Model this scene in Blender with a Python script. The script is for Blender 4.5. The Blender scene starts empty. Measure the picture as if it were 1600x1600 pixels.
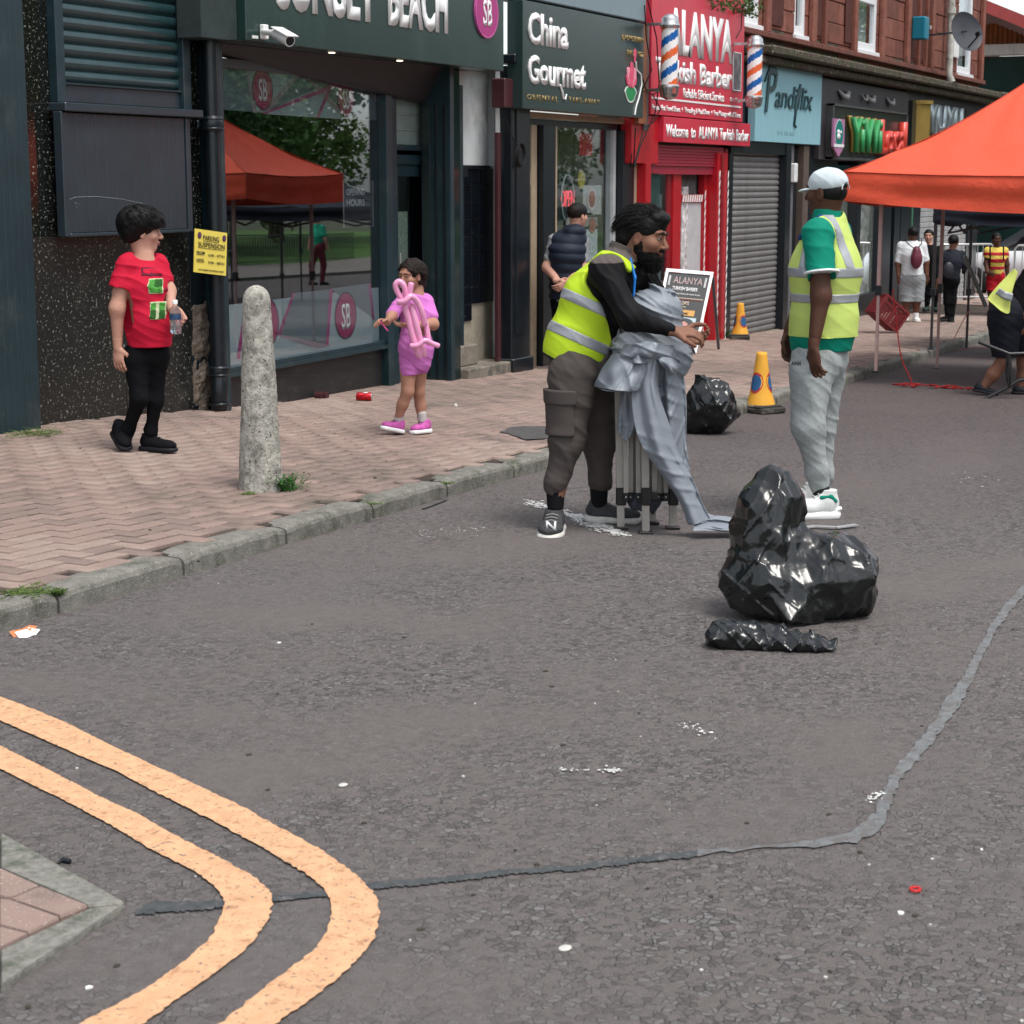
import bpy, bmesh, math, random
import numpy as np
from mathutils import Vector, Matrix, noise as mnoise
R = math.radians
random.seed(7)
rng = np.random.RandomState(7)
SC = bpy.context.scene
COL = SC.collection
# ---------------------------------------------------------------- camera
# street frame: +X runs down the street, +Y towards the row of shops, z up; camera at the origin
EYE, YAW, PIT, FPX = 1.75, R(26.0), R(10.07), 2900.0
FW = Vector((math.cos(YAW)*math.cos(PIT), math.sin(YAW)*math.cos(PIT), -math.sin(PIT)))
RT = Vector((math.sin(YAW), -math.cos(YAW), 0.0))
UP = RT.cross(FW)
cam_d = bpy.data.cameras.new('camera'); cam = bpy.data.objects.new('camera', cam_d); COL.objects.link(cam)
cam.matrix_world = Matrix(((RT.x, UP.x, -FW.x, 0), (RT.y, UP.y, -FW.y, 0), (RT.z, UP.z, -FW.z, EYE), (0, 0, 0, 1)))
cam_d.sensor_width = 36.0; cam_d.lens = FPX/1600.0*36.0; cam_d.clip_end = 600.0; cam_d.clip_start = 0.1
cam_d.dof.use_dof = True; cam_d.dof.focus_distance = 9.6; cam_d.dof.aperture_fstop = 11.0
SC.camera = cam
# ---------------------------------------------------------------- world + sun (bright overcast)
world = bpy.data.worlds.new('World'); SC.world = world; world.use_nodes = True
wn = world.node_tree; bgn = wn.nodes['Background']
sky = wn.nodes.new('ShaderNodeTexSky'); sky.sky_type = 'NISHITA'; sky.sun_disc = False
SUN_EL, SUN_AZ = R(66), R(-112)          # direction towards the sun in the street frame
sky.sun_elevation = SUN_EL; sky.sun_rotation = R(90) - SUN_AZ
sky.air_density = 1.0; sky.dust_density = 2.0; sky.ozone_density = 1.0
hs = wn.nodes.new('ShaderNodeHueSaturation'); hs.inputs['Saturation'].default_value = 0.30
wn.links.new(sky.outputs[0], hs.inputs['Color']); wn.links.new(hs.outputs[0], bgn.inputs['Color'])
bgn.inputs['Strength'].default_value = 0.15
sun_d = bpy.data.lights.new('sun', 'SUN'); sun = bpy.data.objects.new('sun', sun_d); COL.objects.link(sun)
sun_d.energy = 1.5; sun_d.angle = R(20); sun_d.color = (1.0, 0.96, 0.90)
sdir = Vector((math.cos(SUN_EL)*math.cos(SUN_AZ), math.cos(SUN_EL)*math.sin(SUN_AZ), math.sin(SUN_EL)))
sun.rotation_euler = sdir.to_track_quat('Z', 'Y').to_euler(); sun.location = (0, 0, 30)
VS = SC.view_settings
VS.view_transform = 'Standard'; VS.look = 'None'; VS.gamma = 1.0; VS.use_curve_mapping = False
VS.exposure = 0.80
SC.render.engine = 'CYCLES'
SC.cycles.max_bounces = 8; SC.cycles.transparent_max_bounces = 12
# ---------------------------------------------------------------- small helpers
TF = 7.73                                  # the shop fronts stand on y = TF
def ray(px, py):
    return FW + RT*((px-800)/FPX) + UP*((800-py)/FPX)
def at_y(px, py, y=TF):                    # photograph point -> point on the vertical plane y
    d = ray(px, py); k = y/d.y; return Vector((k*d.x, y, EYE+k*d.z))
def at_x(px, py, x):
    d = ray(px, py); k = x/d.x; return Vector((x, k*d.y, EYE+k*d.z))
def roadz(x, y=0): return -0.022*(x-10.0)
def pavz(x, y=6.0):
    r = 0.02 + 0.11*max(0.0, min(1.0, (12.2-x)/2.6))
    return 0.095 - 0.0215*(x-10.0) + r*(y-4.8)/2.93
def at_g(px, py, off=0.0):                 # photograph point -> point on the road (off above it)
    d = ray(px, py); k = -(EYE-off-0.22)/(d.z+0.022*d.x); return Vector((k*d.x, k*d.y, EYE+k*d.z))
def at_p(px, py):
    off = 0.09
    for _ in range(6):
        p = at_g(px, py, off); off += pavz(p.x, p.y)-p.z
    return p
def depth_at(px, py, dist):                # point at a distance along the viewing axis
    d = ray(px, py); return Vector((0, 0, EYE)) + d*dist

_m = {}
def nn(nt, t, **kw):
    n = nt.nodes.new(t)
    for k, v in kw.items():
        if hasattr(n, k) and not isinstance(v, tuple): setattr(n, k, v)
    return n
def M(name, col=(.5, .5, .5), rough=.6, metal=0.0, var=.12, vs=6.0, bump=.0, bs=60.0, bd=.004, spec=.5, dirt=None, ds=2.5, dth=.55, dsoft=.12,
      speck=None, ss=90.0, sth=.68, coat=0, objvar=0.0, trans=0, sheen=0, alpha=1.0, emit=None, es=0, stretch=(1, 1, 1), sub=0):
    """procedural material: base colour, tonal variation, optional dirt patches, specks and fine relief"""
    if name in _m: return _m[name]
    if spec == .5 and rough > .5: spec = .22
    m = bpy.data.materials.new(name); m.use_nodes = True; nt = m.node_tree; L = nt.links
    b = nt.nodes['Principled BSDF']
    tc = nt.nodes.new('ShaderNodeTexCoord'); mp = nt.nodes.new('ShaderNodeMapping'); mp.inputs['Scale'].default_value = stretch
    L.new(tc.outputs['Object'], mp.inputs['Vector']); V = mp.outputs[0]
    c4 = (*col, 1)
    n1 = nt.nodes.new('ShaderNodeTexNoise'); n1.inputs['Scale'].default_value = vs; n1.inputs['Detail'].default_value = 6; n1.inputs['Roughness'].default_value = .65
    L.new(V, n1.inputs['Vector'])
    mx = nt.nodes.new('ShaderNodeMix'); mx.data_type = 'RGBA'; mx.blend_type = 'MIX'
    mx.inputs[6].default_value = (*[c*(1-var) for c in col], 1); mx.inputs[7].default_value = (*[min(1, c*(1+var)) for c in col], 1)
    r1 = nt.nodes.new('ShaderNodeMapRange'); r1.inputs[1].default_value = .3; r1.inputs[2].default_value = .7
    L.new(n1.outputs[0], r1.inputs[0]); L.new(r1.outputs[0], mx.inputs[0]); out = mx.outputs[2]
    def layer(out, colr, scale, th, soft, detail=5, amt=1.0, tex='ShaderNodeTexNoise'):
        n = nt.nodes.new(tex); n.inputs['Scale'].default_value = scale
        if tex == 'ShaderNodeTexNoise':
            n.inputs['Detail'].default_value = detail; n.inputs['Roughness'].default_value = .7
        L.new(V, n.inputs['Vector'])
        r = nt.nodes.new('ShaderNodeMapRange'); r.inputs[1].default_value = th; r.inputs[2].default_value = th+soft; r.inputs[4].default_value = amt
        L.new(n.outputs[0], r.inputs[0])
        x = nt.nodes.new('ShaderNodeMix'); x.data_type = 'RGBA'; x.inputs[7].default_value = (*colr, 1)
        L.new(r.outputs[0], x.inputs[0]); L.new(out, x.inputs[6]); return x.outputs[2]
    if dirt: out = layer(out, dirt, ds, dth, dsoft)
    if speck: out = layer(out, speck, ss, sth, .03, 2)
    if objvar:
        oi = nt.nodes.new('ShaderNodeObjectInfo'); hv = nt.nodes.new('ShaderNodeHueSaturation')
        mr = nt.nodes.new('ShaderNodeMapRange'); mr.inputs[3].default_value = 1-objvar; mr.inputs[4].default_value = 1+objvar
        L.new(oi.outputs['Random'], mr.inputs[0]); L.new(mr.outputs[0], hv.inputs['Value']); L.new(out, hv.inputs['Color']); out = hv.outputs[0]
    L.new(out, b.inputs['Base Color'])
    b.inputs['Roughness'].default_value = rough; b.inputs['Metallic'].default_value = metal; b.inputs['Specular IOR Level'].default_value = spec
    if coat: b.inputs['Coat Weight'].default_value = coat; b.inputs['Coat Roughness'].default_value = .08
    if trans: b.inputs['Transmission Weight'].default_value = trans; b.inputs['IOR'].default_value = 1.33
    if sheen: b.inputs['Sheen Weight'].default_value = sheen
    if sub: b.inputs['Subsurface Weight'].default_value = sub; b.inputs['Subsurface Radius'].default_value = (.01, .004, .002)
    if emit: b.inputs['Emission Color'].default_value = (*emit, 1); b.inputs['Emission Strength'].default_value = es
    if alpha < 1: b.inputs['Alpha'].default_value = alpha
    if bump:
        n2 = nt.nodes.new('ShaderNodeTexNoise'); n2.inputs['Scale'].default_value = bs; n2.inputs['Detail'].default_value = 8; n2.inputs['Roughness'].default_value = .65
        L.new(V, n2.inputs['Vector'])
        bp = nt.nodes.new('ShaderNodeBump'); bp.inputs['Strength'].default_value = bump; bp.inputs['Distance'].default_value = bd
        L.new(n2.outputs[0], bp.inputs['Height']); L.new(bp.outputs[0], b.inputs['Normal'])
    _m[name] = m; return m
def glass_mat(name, tint=(.35, .4, .4), refl=1.6, rough=.01):
    if name in _m: return _m[name]
    m = bpy.data.materials.new(name); m.use_nodes = True; nt = m.node_tree; L = nt.links
    nt.nodes.remove(nt.nodes['Principled BSDF']); o = nt.nodes['Material Output']
    t = nt.nodes.new('ShaderNodeBsdfTransparent'); t.inputs[0].default_value = (*tint, 1)
    g = nt.nodes.new('ShaderNodeBsdfGlossy'); g.inputs['Roughness'].default_value = rough; g.inputs[0].default_value = (.92, .97, 1, 1)
    lw = nt.nodes.new('ShaderNodeLayerWeight'); lw.inputs['Blend'].default_value = .5
    pw = nt.nodes.new('ShaderNodeMath'); pw.operation = 'POWER'; pw.inputs[1].default_value = 5; L.new(lw.outputs['Facing'], pw.inputs[0])
    f = nt.nodes.new('ShaderNodeMath'); f.operation = 'MULTIPLY_ADD'; f.inputs[1].default_value = .95; f.inputs[2].default_value = .045; L.new(pw.outputs[0], f.inputs[0])
    mu = nt.nodes.new('ShaderNodeMath'); mu.operation = 'MULTIPLY'; mu.use_clamp = True; mu.inputs[1].default_value = refl
    x = nt.nodes.new('ShaderNodeMixShader')
    L.new(f.outputs[0], mu.inputs[0]); L.new(mu.outputs[0], x.inputs[0]); L.new(t.outputs[0], x.inputs[1]); L.new(g.outputs[0], x.inputs[2]); L.new(x.outputs[0], o.inputs[0])
    _m[name] = m; return m

def tag(o, label=None, cat=None, group=None, kind=None):
    if label: o['label'] = label
    if cat: o['category'] = cat
    if group: o['group'] = group
    if kind: o['kind'] = kind
    return o
def empty(name, loc=(0, 0, 0), label=None, cat=None, group=None, rz=0.0, kind=None):
    o = bpy.data.objects.new(name, None); COL.objects.link(o); o.location = loc; o.rotation_euler = (0, 0, rz)
    o.empty_display_size = .1
    return tag(o, label, cat, group, kind)
def link(name, me, parent=None):
    o = bpy.data.objects.new(name, me); COL.objects.link(o)
    if parent: o.parent = parent
    return o
def np_mesh(name, v, f, mat, smooth=False):
    """fast mesh from arrays; f is (n,4) or (n,3)"""
    me = bpy.data.meshes.new(name); v = np.ascontiguousarray(v, dtype=np.float32); f = np.ascontiguousarray(f, dtype=np.int32)
    k = f.shape[1]
    me.vertices.add(len(v)); me.vertices.foreach_set('co', v.ravel())
    me.loops.add(f.size); me.loops.foreach_set('vertex_index', f.ravel())
    me.polygons.add(len(f)); me.polygons.foreach_set('loop_start', np.arange(0, f.size, k, dtype=np.int32)); me.polygons.foreach_set('loop_total', np.full(len(f), k, dtype=np.int32))
    if smooth: me.polygons.foreach_set('use_smooth', np.ones(len(f), dtype=bool))
    me.update(calc_edges=True)
    if mat: me.materials.append(mat)
    return me

class MB:
    """collects shapes, build() links them as ONE mesh object; every shape may carry its own material"""
    def __init__(s, off=(0, 0, 0)): s.v = []; s.f = []; s.mi = []; s.sm = []; s.mats = []; s.o = Vector(off)
    def _mat(s, m):
        if m is None: return 0
        if m not in s.mats: s.mats.append(m)
        return s.mats.index(m)
    def add(s, vs, fs, m=None, smooth=False):
        b = len(s.v); s.v += [tuple(Vector(v)-s.o) for v in vs]; i = s._mat(m)
        for f in fs: s.f.append([b+k for k in f]); s.mi.append(i); s.sm.append(smooth)
        return s
    def box(s, x0, x1, y0, y1, z0, z1, b=0.0, m=None, top=None):
        if x0 > x1: x0, x1 = x1, x0
        if y0 > y1: y0, y1 = y1, y0
        if z0 > z1: z0, z1 = z1, z0
        b = min(b, (x1-x0)*.45, (y1-y0)*.45, (z1-z0)*.45)
        if b <= 0:
            vs = [(x, y, z) for x in (x0, x1) for y in (y0, y1) for z in (z0, z1)]
            return s.add(vs, [(0, 1, 3, 2), (4, 6, 7, 5), (0, 4, 5, 1), (2, 3, 7, 6), (0, 2, 6, 4), (1, 5, 7, 3)], m)
        vs = []; ix = {}
        for i, (x, sx) in enumerate(((x0, 1), (x1, -1))):
            for j, (y, sy) in enumerate(((y0, 1), (y1, -1))):
                for k, (z, sz) in enumerate(((z0, 1), (z1, -1))):
                    ix[i, j, k, 0] = len(vs); vs.append((x, y+sy*b, z+sz*b))
                    ix[i, j, k, 1] = len(vs); vs.append((x+sx*b, y, z+sz*b))
                    ix[i, j, k, 2] = len(vs); vs.append((x+sx*b, y+sy*b, z))
        fs = []
        for i in (0, 1):
            q = [ix[i, 0, 0, 0], ix[i, 0, 1, 0], ix[i, 1, 1, 0], ix[i, 1, 0, 0]]; fs.append(q if i == 0 else q[::-1])
            q = [ix[0, i, 0, 1], ix[1, i, 0, 1], ix[1, i, 1, 1], ix[0, i, 1, 1]]; fs.append(q if i == 0 else q[::-1])
            q = [ix[0, 0, i, 2], ix[0, 1, i, 2], ix[1, 1, i, 2], ix[1, 0, i, 2]]; fs.append(q if i == 0 else q[::-1])
        for a in (0, 1):
            for c in (0, 1):
                fs.append([ix[a, c, 0, 0], ix[a, c, 1, 0], ix[a, c, 1, 1], ix[a, c, 0, 1]])
                fs.append([ix[a, 0, c, 0], ix[a, 1, c, 0], ix[a, 1, c, 2], ix[a, 0, c, 2]])
                fs.append([ix[0, a, c, 1], ix[1, a, c, 1], ix[1, a, c, 2], ix[0, a, c, 2]])
        for i in (0, 1):
            for j in (0, 1):
                for k in (0, 1): fs.append([ix[i, j, k, 0], ix[i, j, k, 1], ix[i, j, k, 2]])
        # consistent winding by centre test
        cx = Vector(((x0+x1)/2, (y0+y1)/2, (z0+z1)/2)); V = [Vector(v) for v in vs]; out = []
        for f in fs:
            n = (V[f[1]]-V[f[0]]).cross(V[f[2]]-V[f[0]]); ce = sum((V[q] for q in f), Vector())/len(f)
            out.append(f if n.dot(ce-cx) > 0 else f[::-1])
        return s.add(vs, out, m)
    def quad(s, a, b, c, d, m=None): return s.add([a, b, c, d], [(0, 1, 2, 3)], m)
    def tube(s, pts, r, n=8, m=None, cap=True, smooth=True):
        pts = [Vector(p) for p in pts]; rs = r if isinstance(r, (list, tuple)) else [r]*len(pts)
        vs = []; fs = []; ref = None
        for i, p in enumerate(pts):
            t = (pts[min(i+1, len(pts)-1)]-pts[max(i-1, 0)]).normalized()
            if ref is None: ref = Vector((0, 0, 1)) if abs(t.z) < .9 else Vector((1, 0, 0))
            u = t.cross(ref).normalized(); w = u.cross(t).normalized(); ref = w
            for k in range(n):
                a = 2*math.pi*k/n; vs.append(p+(u*math.cos(a)+w*math.sin(a))*rs[i])
        for i in range(len(pts)-1):
            for k in range(n):
                fs.append((i*n+k, i*n+(k+1) % n, (i+1)*n+(k+1) % n, (i+1)*n+k))
        s.add(vs, [f[::-1] for f in fs], m, smooth)
        if cap: s.add(vs[:n], [list(range(n))], m); s.add(vs[-n:], [list(range(n))[::-1]], m)
        return s
    def bar(s, a, b, w, h=None, m=None):
        """square tube from a to b"""
        a, b = Vector(a), Vector(b); h = h or w; t = (b-a).normalized(); ref = Vector((0, 0, 1)) if abs(t.z) < .95 else Vector((1, 0, 0))
        u = t.cross(ref).normalized()*w/2; q = u.cross(t).normalized()*h/2
        vs = [p+x*u+y*q for p in (a, b) for x, y in ((-1, -1), (1, -1), (1, 1), (-1, 1))]
        return s.add(vs, [(0, 1, 2, 3), (7, 6, 5, 4), (0, 4, 5, 1), (1, 5, 6, 2), (2, 6, 7, 3), (3, 7, 4, 0)], m)
    def lathe(s, prof, c=(0, 0, 0), n=24, m=None, axis='z', smooth=True, cap=True):
        """prof: list of (radius, height)"""
        vs = []; fs = []; c = Vector(c)
        for r, h in prof:
            for k in range(n):
                a = 2*math.pi*k/n; x, y = r*math.cos(a), r*math.sin(a)
                vs.append(c+(Vector((x, y, h)) if axis == 'z' else Vector((x, h, y)) if axis == 'y' else Vector((h, x, y))))
        for i in range(len(prof)-1):
            for k in range(n): fs.append((i*n+k, i*n+(k+1) % n, (i+1)*n+(k+1) % n, (i+1)*n+k))
        if axis == 'y': fs = [f[::-1] for f in fs]
        s.add(vs, fs, m, smooth)
        if cap:
            s.add(vs[:n], [list(range(n))[::-1]], m); s.add(vs[-n:], [list(range(n))], m)
        return s
    def prism(s, outline, y0, y1, m=None, plane='xz'):
        """extrude an outline (x,z) along y (or (x,y) along z, or (y,z) along x)"""
        n = len(outline); P = {'xz': lambda a, b, d: (a, d, b), 'xy': lambda a, b, d: (a, b, d), 'yz': lambda a, b, d: (d, a, b)}[plane]
        vs = [P(a, b, y0) for a, b in outline]+[P(a, b, y1) for a, b in outline]
        fs = [list(range(n)), list(range(n, 2*n))[::-1]]+[(i, i+n, (i+1) % n+n, (i+1) % n) for i in range(n)]
        return s.add(vs, fs, m)
    def sphere(s, c, r, n=12, m=None, sc=(1, 1, 1)):
        prof = [(r*math.sin(math.pi*i/n)+1e-5, -r*math.cos(math.pi*i/n)) for i in range(n+1)]; c = Vector(c)
        vs = []; fs = []; k2 = n*2
        for rr, h in prof:
            for k in range(k2):
                a = 2*math.pi*k/k2; vs.append((c.x+rr*math.cos(a)*sc[0], c.y+rr*math.sin(a)*sc[1], c.z+h*sc[2]))
        for i in range(n):
            for k in range(k2): fs.append((i*k2+k, i*k2+(k+1) % k2, (i+1)*k2+(k+1) % k2, (i+1)*k2+k))
        return s.add(vs, fs, m, True)
    def mesh(s, name, mat=None):
        me = bpy.data.meshes.new(name); me.from_pydata(s.v, [], s.f)
        mats = s.mats if s.mats else [mat]
        for m in mats:
            if m: me.materials.append(m)
        if not s.mats and mat is None: pass
        me.polygons.foreach_set('material_index', s.mi); me.polygons.foreach_set('use_smooth', s.sm); me.update()
        return me
    def build(s, name, mat=None, parent=None, label=None, cat=None, group=None, kind=None):
        if s.mats and mat: s.mats = [x for x in s.mats]
        o = link(name, s.mesh(name, mat), parent)
        if not parent: o.location = s.o
        return tag(o, label, cat, group, kind)
def copy_tree(o, parent=None):
    c = o.copy(); COL.objects.link(c); c.parent = parent
    for ch in [x for x in COL.objects if x.parent == o]: copy_tree(ch, c)
    return c
# flat lettering: built-in font outlines turned into thin real meshes
_fc = {}
def text(body, size, mat, parent, p, ax=(1, 0, 0), upv=(0, 0, 1), bold=0.0, xs=1.0, thick=.004, name='lettering', shear=0, fit=None, space=1.0, align='LEFT', off=(0, 0, 0)):
    """p: lower-left corner of the text; ax: reading direction; upv: up; size = cap height; fit: total width"""
    cu = bpy.data.curves.new('t', 'FONT'); cu.body = body; cu.size = 1.0; cu.offset = bold; cu.extrude = 0; cu.shear = shear; cu.space_character = space
    cu.resolution_u = 3; cu.align_x = 'LEFT'
    o = bpy.data.objects.new('t', cu); me = bpy.data.meshes.new_from_object(o)
    bpy.data.objects.remove(o); bpy.data.curves.remove(cu)
    n = len(me.vertices)
    if n == 0: return None
    v = np.zeros(n*3, dtype=np.float32); me.vertices.foreach_get('co', v); v = v.reshape(-1, 3)
    bm = bmesh.new(); bm.from_mesh(me); bpy.data.meshes.remove(me)
    s = size/.729; w = v[:, 0].max()-v[:, 0].min(); xo = v[:, 0].min()
    kx = (fit/w) if fit else s*xs
    g = bmesh.ops.extrude_face_region(bm, geom=bm.faces[:])
    ax, upv, p = Vector(ax).normalized(), Vector(upv).normalized(), Vector(p)-Vector(off); nrm = ax.cross(upv)
    ev = set(x for x in g['geom'] if isinstance(x, bmesh.types.BMVert))
    sh = {'LEFT': 0, 'CENTER': -w*kx/2, 'RIGHT': -w*kx}[align]
    for q in bm.verts:
        c = q.co.copy(); d = 0.0 if q not in ev else thick
        q.co = p+ax*((c.x-xo)*kx+sh)+upv*(c.y*s)+nrm*d
    m2 = bpy.data.meshes.new(name); bm.normal_update(); bm.to_mesh(m2); bm.free(); m2.materials.append(mat)
    return link(name, m2, parent)

# ---------------------------------------------------------------- distance-field figures
BIG = 9.0
def _n3(P, f, seed):
    """cheap smooth warp noise, about -1..1"""
    r = np.random.RandomState(seed); o = np.zeros(len(P))
    for i in range(4):
        k = r.randn(3); k = k/np.linalg.norm(k)*f*(1+.55*i); o += np.sin(P@k+r.rand()*6.28+1.3*np.sin(P@(r.randn(3)*f*.5)+r.rand()*6))/(1+.6*i)
    return o/2.2
class SDF:
    def __init__(s): s.p = []; s.post = []
    def cone(s, a, b, ra, rb=None, k=.03, w=None, f=1.0, op='+'):
        """tapered capsule; w/f squash it: distance along w multiplied by f"""
        a, b = np.array(a, float), np.array(b, float); rb = ra if rb is None else rb; ab = b-a; L2 = max(ab@ab, 1e-9)
        W = None
        if w is not None: W = np.array(w, float); W /= np.linalg.norm(W)
        def fn(P):
            t = np.clip((P-a)@ab/L2, 0, 1); q = P-a-t[:, None]*ab
            if W is not None: q = q+((q@W)*(f-1))[:, None]*W
            return np.sqrt((q*q).sum(1))-(ra+(rb-ra)*t)
        s.p.append((fn, np.minimum(a, b)-max(ra, rb), np.maximum(a, b)+max(ra, rb), k, op)); return s
    def chain(s, pts, rs, k=.03, w=None, f=1.0):
        for i in range(len(pts)-1): s.cone(pts[i], pts[i+1], rs[i], rs[i+1], k, w, f)
        return s
    def ell(s, c, r, k=.02, ax=None, op='+'):
        """ellipsoid, ax: 3x3 rows = local axes"""
        c = np.array(c, float); r = np.array(r, float); A = np.eye(3) if ax is None else np.array(ax, float); rm = r.max()
        def fn(P):
            q = (P-c)@A.T; k0 = np.sqrt(((q/r)**2).sum(1)); k1 = np.sqrt(((q/r**2)**2).sum(1)); return k0*(k0-1)/np.maximum(k1, 1e-9)
        s.p.append((fn, c-rm, c+rm, k, op)); return s
    def box(s, c, h, rnd=.01, k=.01, ax=None, op='+'):
        c = np.array(c, float); h = np.array(h, float)-rnd; A = np.eye(3) if ax is None else np.array(ax, float); rm = np.linalg.norm(h)+rnd
        def fn(P):
            q = np.abs((P-c)@A.T)-h; return np.sqrt((np.maximum(q, 0)**2).sum(1))+np.minimum(q.max(1), 0)-rnd
        s.p.append((fn, c-rm, c+rm, k, op)); return s
    def poly(s, c, r, seed, n=42, k=.02, ax=None):
        """faceted ellipsoid: taut flat panels meeting in sharp creases"""
        c = np.array(c, float); r = np.array(r, float); A = np.eye(3) if ax is None else np.array(ax, float); g = np.random.RandomState(seed); Nv = g.randn(n, 3); Nv /= np.linalg.norm(Nv, axis=1)[:, None]; H = .86+.14*g.rand(n)
        def fn(P):
            q = ((P-c)@A.T)/r; return ((q@Nv.T)-H).max(1)*r.min()
        s.p.append((fn, c-r.max()*1.2, c+r.max()*1.2, k, '+')); return s
    def cut(s, p, n, k=.004):
        """keep the side n points away from"""
        p = np.array(p, float); n = np.array(n, float); n /= np.linalg.norm(n)
        s.post.append(('cut', lambda P: (P-p)@n, k)); return s
    def disp(s, fn): s.post.append(('disp', fn, 0)); return s
    def shell(s, th): s.post.append(('shell', th, 0)); return s
    def copy(s):
        q = SDF(); q.p = list(s.p); q.post = list(s.post); return q
    def grow(s, d): s.post.append(('grow', d, 0)); return s
    def bounds(s, m=.02):
        lo = np.min([p[1] for p in s.p if p[4] == '+'], axis=0)-m; hi = np.max([p[2] for p in s.p if p[4] == '+'], axis=0)+m; return lo, hi
    def ev(s, P, cen=None, rad=None):
        """P (n,m,3) blocks or (n,3)"""
        if P.ndim == 2: P = P[:, None, :]; cen = P[:, 0]; rad = 0
        n, m = P.shape[:2]; D = np.full((n, m), BIG)
        for fn, lo, hi, k, op in s.p:
            dist = np.sqrt((np.maximum(np.maximum(lo-cen, cen-hi), 0)**2).sum(1)); ix = np.nonzero(dist < rad+k+.06)[0] if op != '&' else np.arange(n)
            if len(ix) == 0: continue
            d = fn(P[ix].reshape(-1, 3)).reshape(len(ix), m); d0 = D[ix]
            if op == '+':
                h = np.clip(.5+.5*(d0-d)/k, 0, 1); D[ix] = d0*(1-h)+d*h-k*h*(1-h)
            elif op == '-':
                h = np.clip(.5-.5*(d0+d)/k, 0, 1); D[ix] = d0*(1-h)-d*h+k*h*(1-h)
            elif op == '&':
                h = np.clip(.5-.5*(d-d0)/k, 0, 1); D[ix] = d*(1-h)+d0*h+k*h*(1-h)
        F = P.reshape(-1, 3); D = D.reshape(-1)
        for kind, a, k in s.post:
            if kind == 'cut': D = np.maximum(D, a(F))
            elif kind == 'grow': D = D-a
            elif kind == 'shell': D = np.maximum(D, -(D+a))
            elif kind == 'disp': D = D+a(F)
        return D.reshape(n, m)
    def mesh(s, name, mat, h=.008, lo=None, hi=None, smooth=True):
        a, b = s.bounds()
        lo = a if lo is None else np.maximum(a, lo); hi = b if hi is None else np.minimum(b, hi)
        B = 6; nb = np.maximum(np.ceil((hi-lo)/(h*B)).astype(int), 1)
        ii = np.stack(np.meshgrid(*[np.arange(k) for k in nb], indexing='ij'), -1).reshape(-1, 3)
        cen = lo+(ii+.5)*B*h; rad = B*h*.87
        sp = s.copy(); cd = sp.ev(cen[:, None, :], cen, rad+.05)[:, 0]
        act = np.abs(cd) < rad*1.35+.012
        N = nb*B; D = np.full(tuple(N), 1.0, dtype=np.float32)
        g = np.stack(np.meshgrid(*[np.arange(B)]*3, indexing='ij'), -1).reshape(-1, 3)
        for i0, ina in [(x, 1) for x in ii[(~act) & (cd < 0)]]:
            D[i0[0]*B:i0[0]*B+B, i0[1]*B:i0[1]*B+B, i0[2]*B:i0[2]*B+B] = -1.0
        ia = ii[act]
        for st in range(0, len(ia), 2500):
            ib = ia[st:st+2500]; gi = ib[:, None, :]*B+g[None]; P = lo+gi*h
            v = s.ev(P, lo+(ib+.5)*B*h, rad)
            D[gi[..., 0], gi[..., 1], gi[..., 2]] = v
        return surf_nets(name, D, lo, h, mat, smooth)
def surf_nets(name, D, lo, h, mat, smooth=True):
    S = D < 0
    def sub(A, i, j, k): return A[i:A.shape[0]-1+i, j:A.shape[1]-1+j, k:A.shape[2]-1+k]
    cnt = np.zeros(tuple(np.array(D.shape)-1), dtype=np.int8)
    for i in (0, 1):
        for j in (0, 1):
            for k in (0, 1): cnt += sub(S, i, j, k)
    C = np.argwhere((cnt > 0) & (cnt < 8))
    if len(C) == 0: return np_mesh(name, np.zeros((3, 3)), np.array([[0, 1, 2]]), mat)
    idm = np.full(cnt.shape, -1, dtype=np.int32); idm[C[:, 0], C[:, 1], C[:, 2]] = np.arange(len(C))
    co = [(i, j, k) for i in (0, 1) for j in (0, 1) for k in (0, 1)]
    vals = np.stack([D[C[:, 0]+i, C[:, 1]+j, C[:, 2]+k] for i, j, k in co], 1)
    acc = np.zeros((len(C), 3)); num = np.zeros(len(C))
    for a in range(8):
        for b in range(a+1, 8):
            ca, cb = np.array(co[a]), np.array(co[b])
            if np.abs(ca-cb).sum() != 1: continue
            va, vb = vals[:, a], vals[:, b]; m = (va < 0) != (vb < 0); t = np.where(m, va/np.where(m, va-vb, 1), 0)
            t = np.clip(t, 0, 1)
            acc += np.where(m[:, None], ca+t[:, None]*(cb-ca), 0); num += m
    V = lo+(C+acc/num[:, None])*h
    F = []
    for ax in range(3):
        a = [slice(None)]*3; b = [slice(None)]*3; a[ax] = slice(0, -1); b[ax] = slice(1, None)
        E = np.argwhere(S[tuple(a)] != S[tuple(b)]); u, w = (ax+1) % 3, (ax+2) % 3
        E = E[(E[:, u] > 0) & (E[:, w] > 0) & (E[:, u] < cnt.shape[u]) & (E[:, w] < cnt.shape[w])]
        if len(E) == 0: continue
        ins = S[E[:, 0], E[:, 1], E[:, 2]]
        q = []
        for du, dw in ((0, 0), (-1, 0), (-1, -1), (0, -1)):
            e = E.copy(); e[:, u] += du; e[:, w] += dw; q.append(idm[e[:, 0], e[:, 1], e[:, 2]])
        q = np.stack(q, 1); q[~ins] = q[~ins][:, ::-1]; F.append(q)
    F = np.concatenate(F); F = F[(F >= 0).all(1)]
    return np_mesh(name, V, F, mat, smooth)
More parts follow.
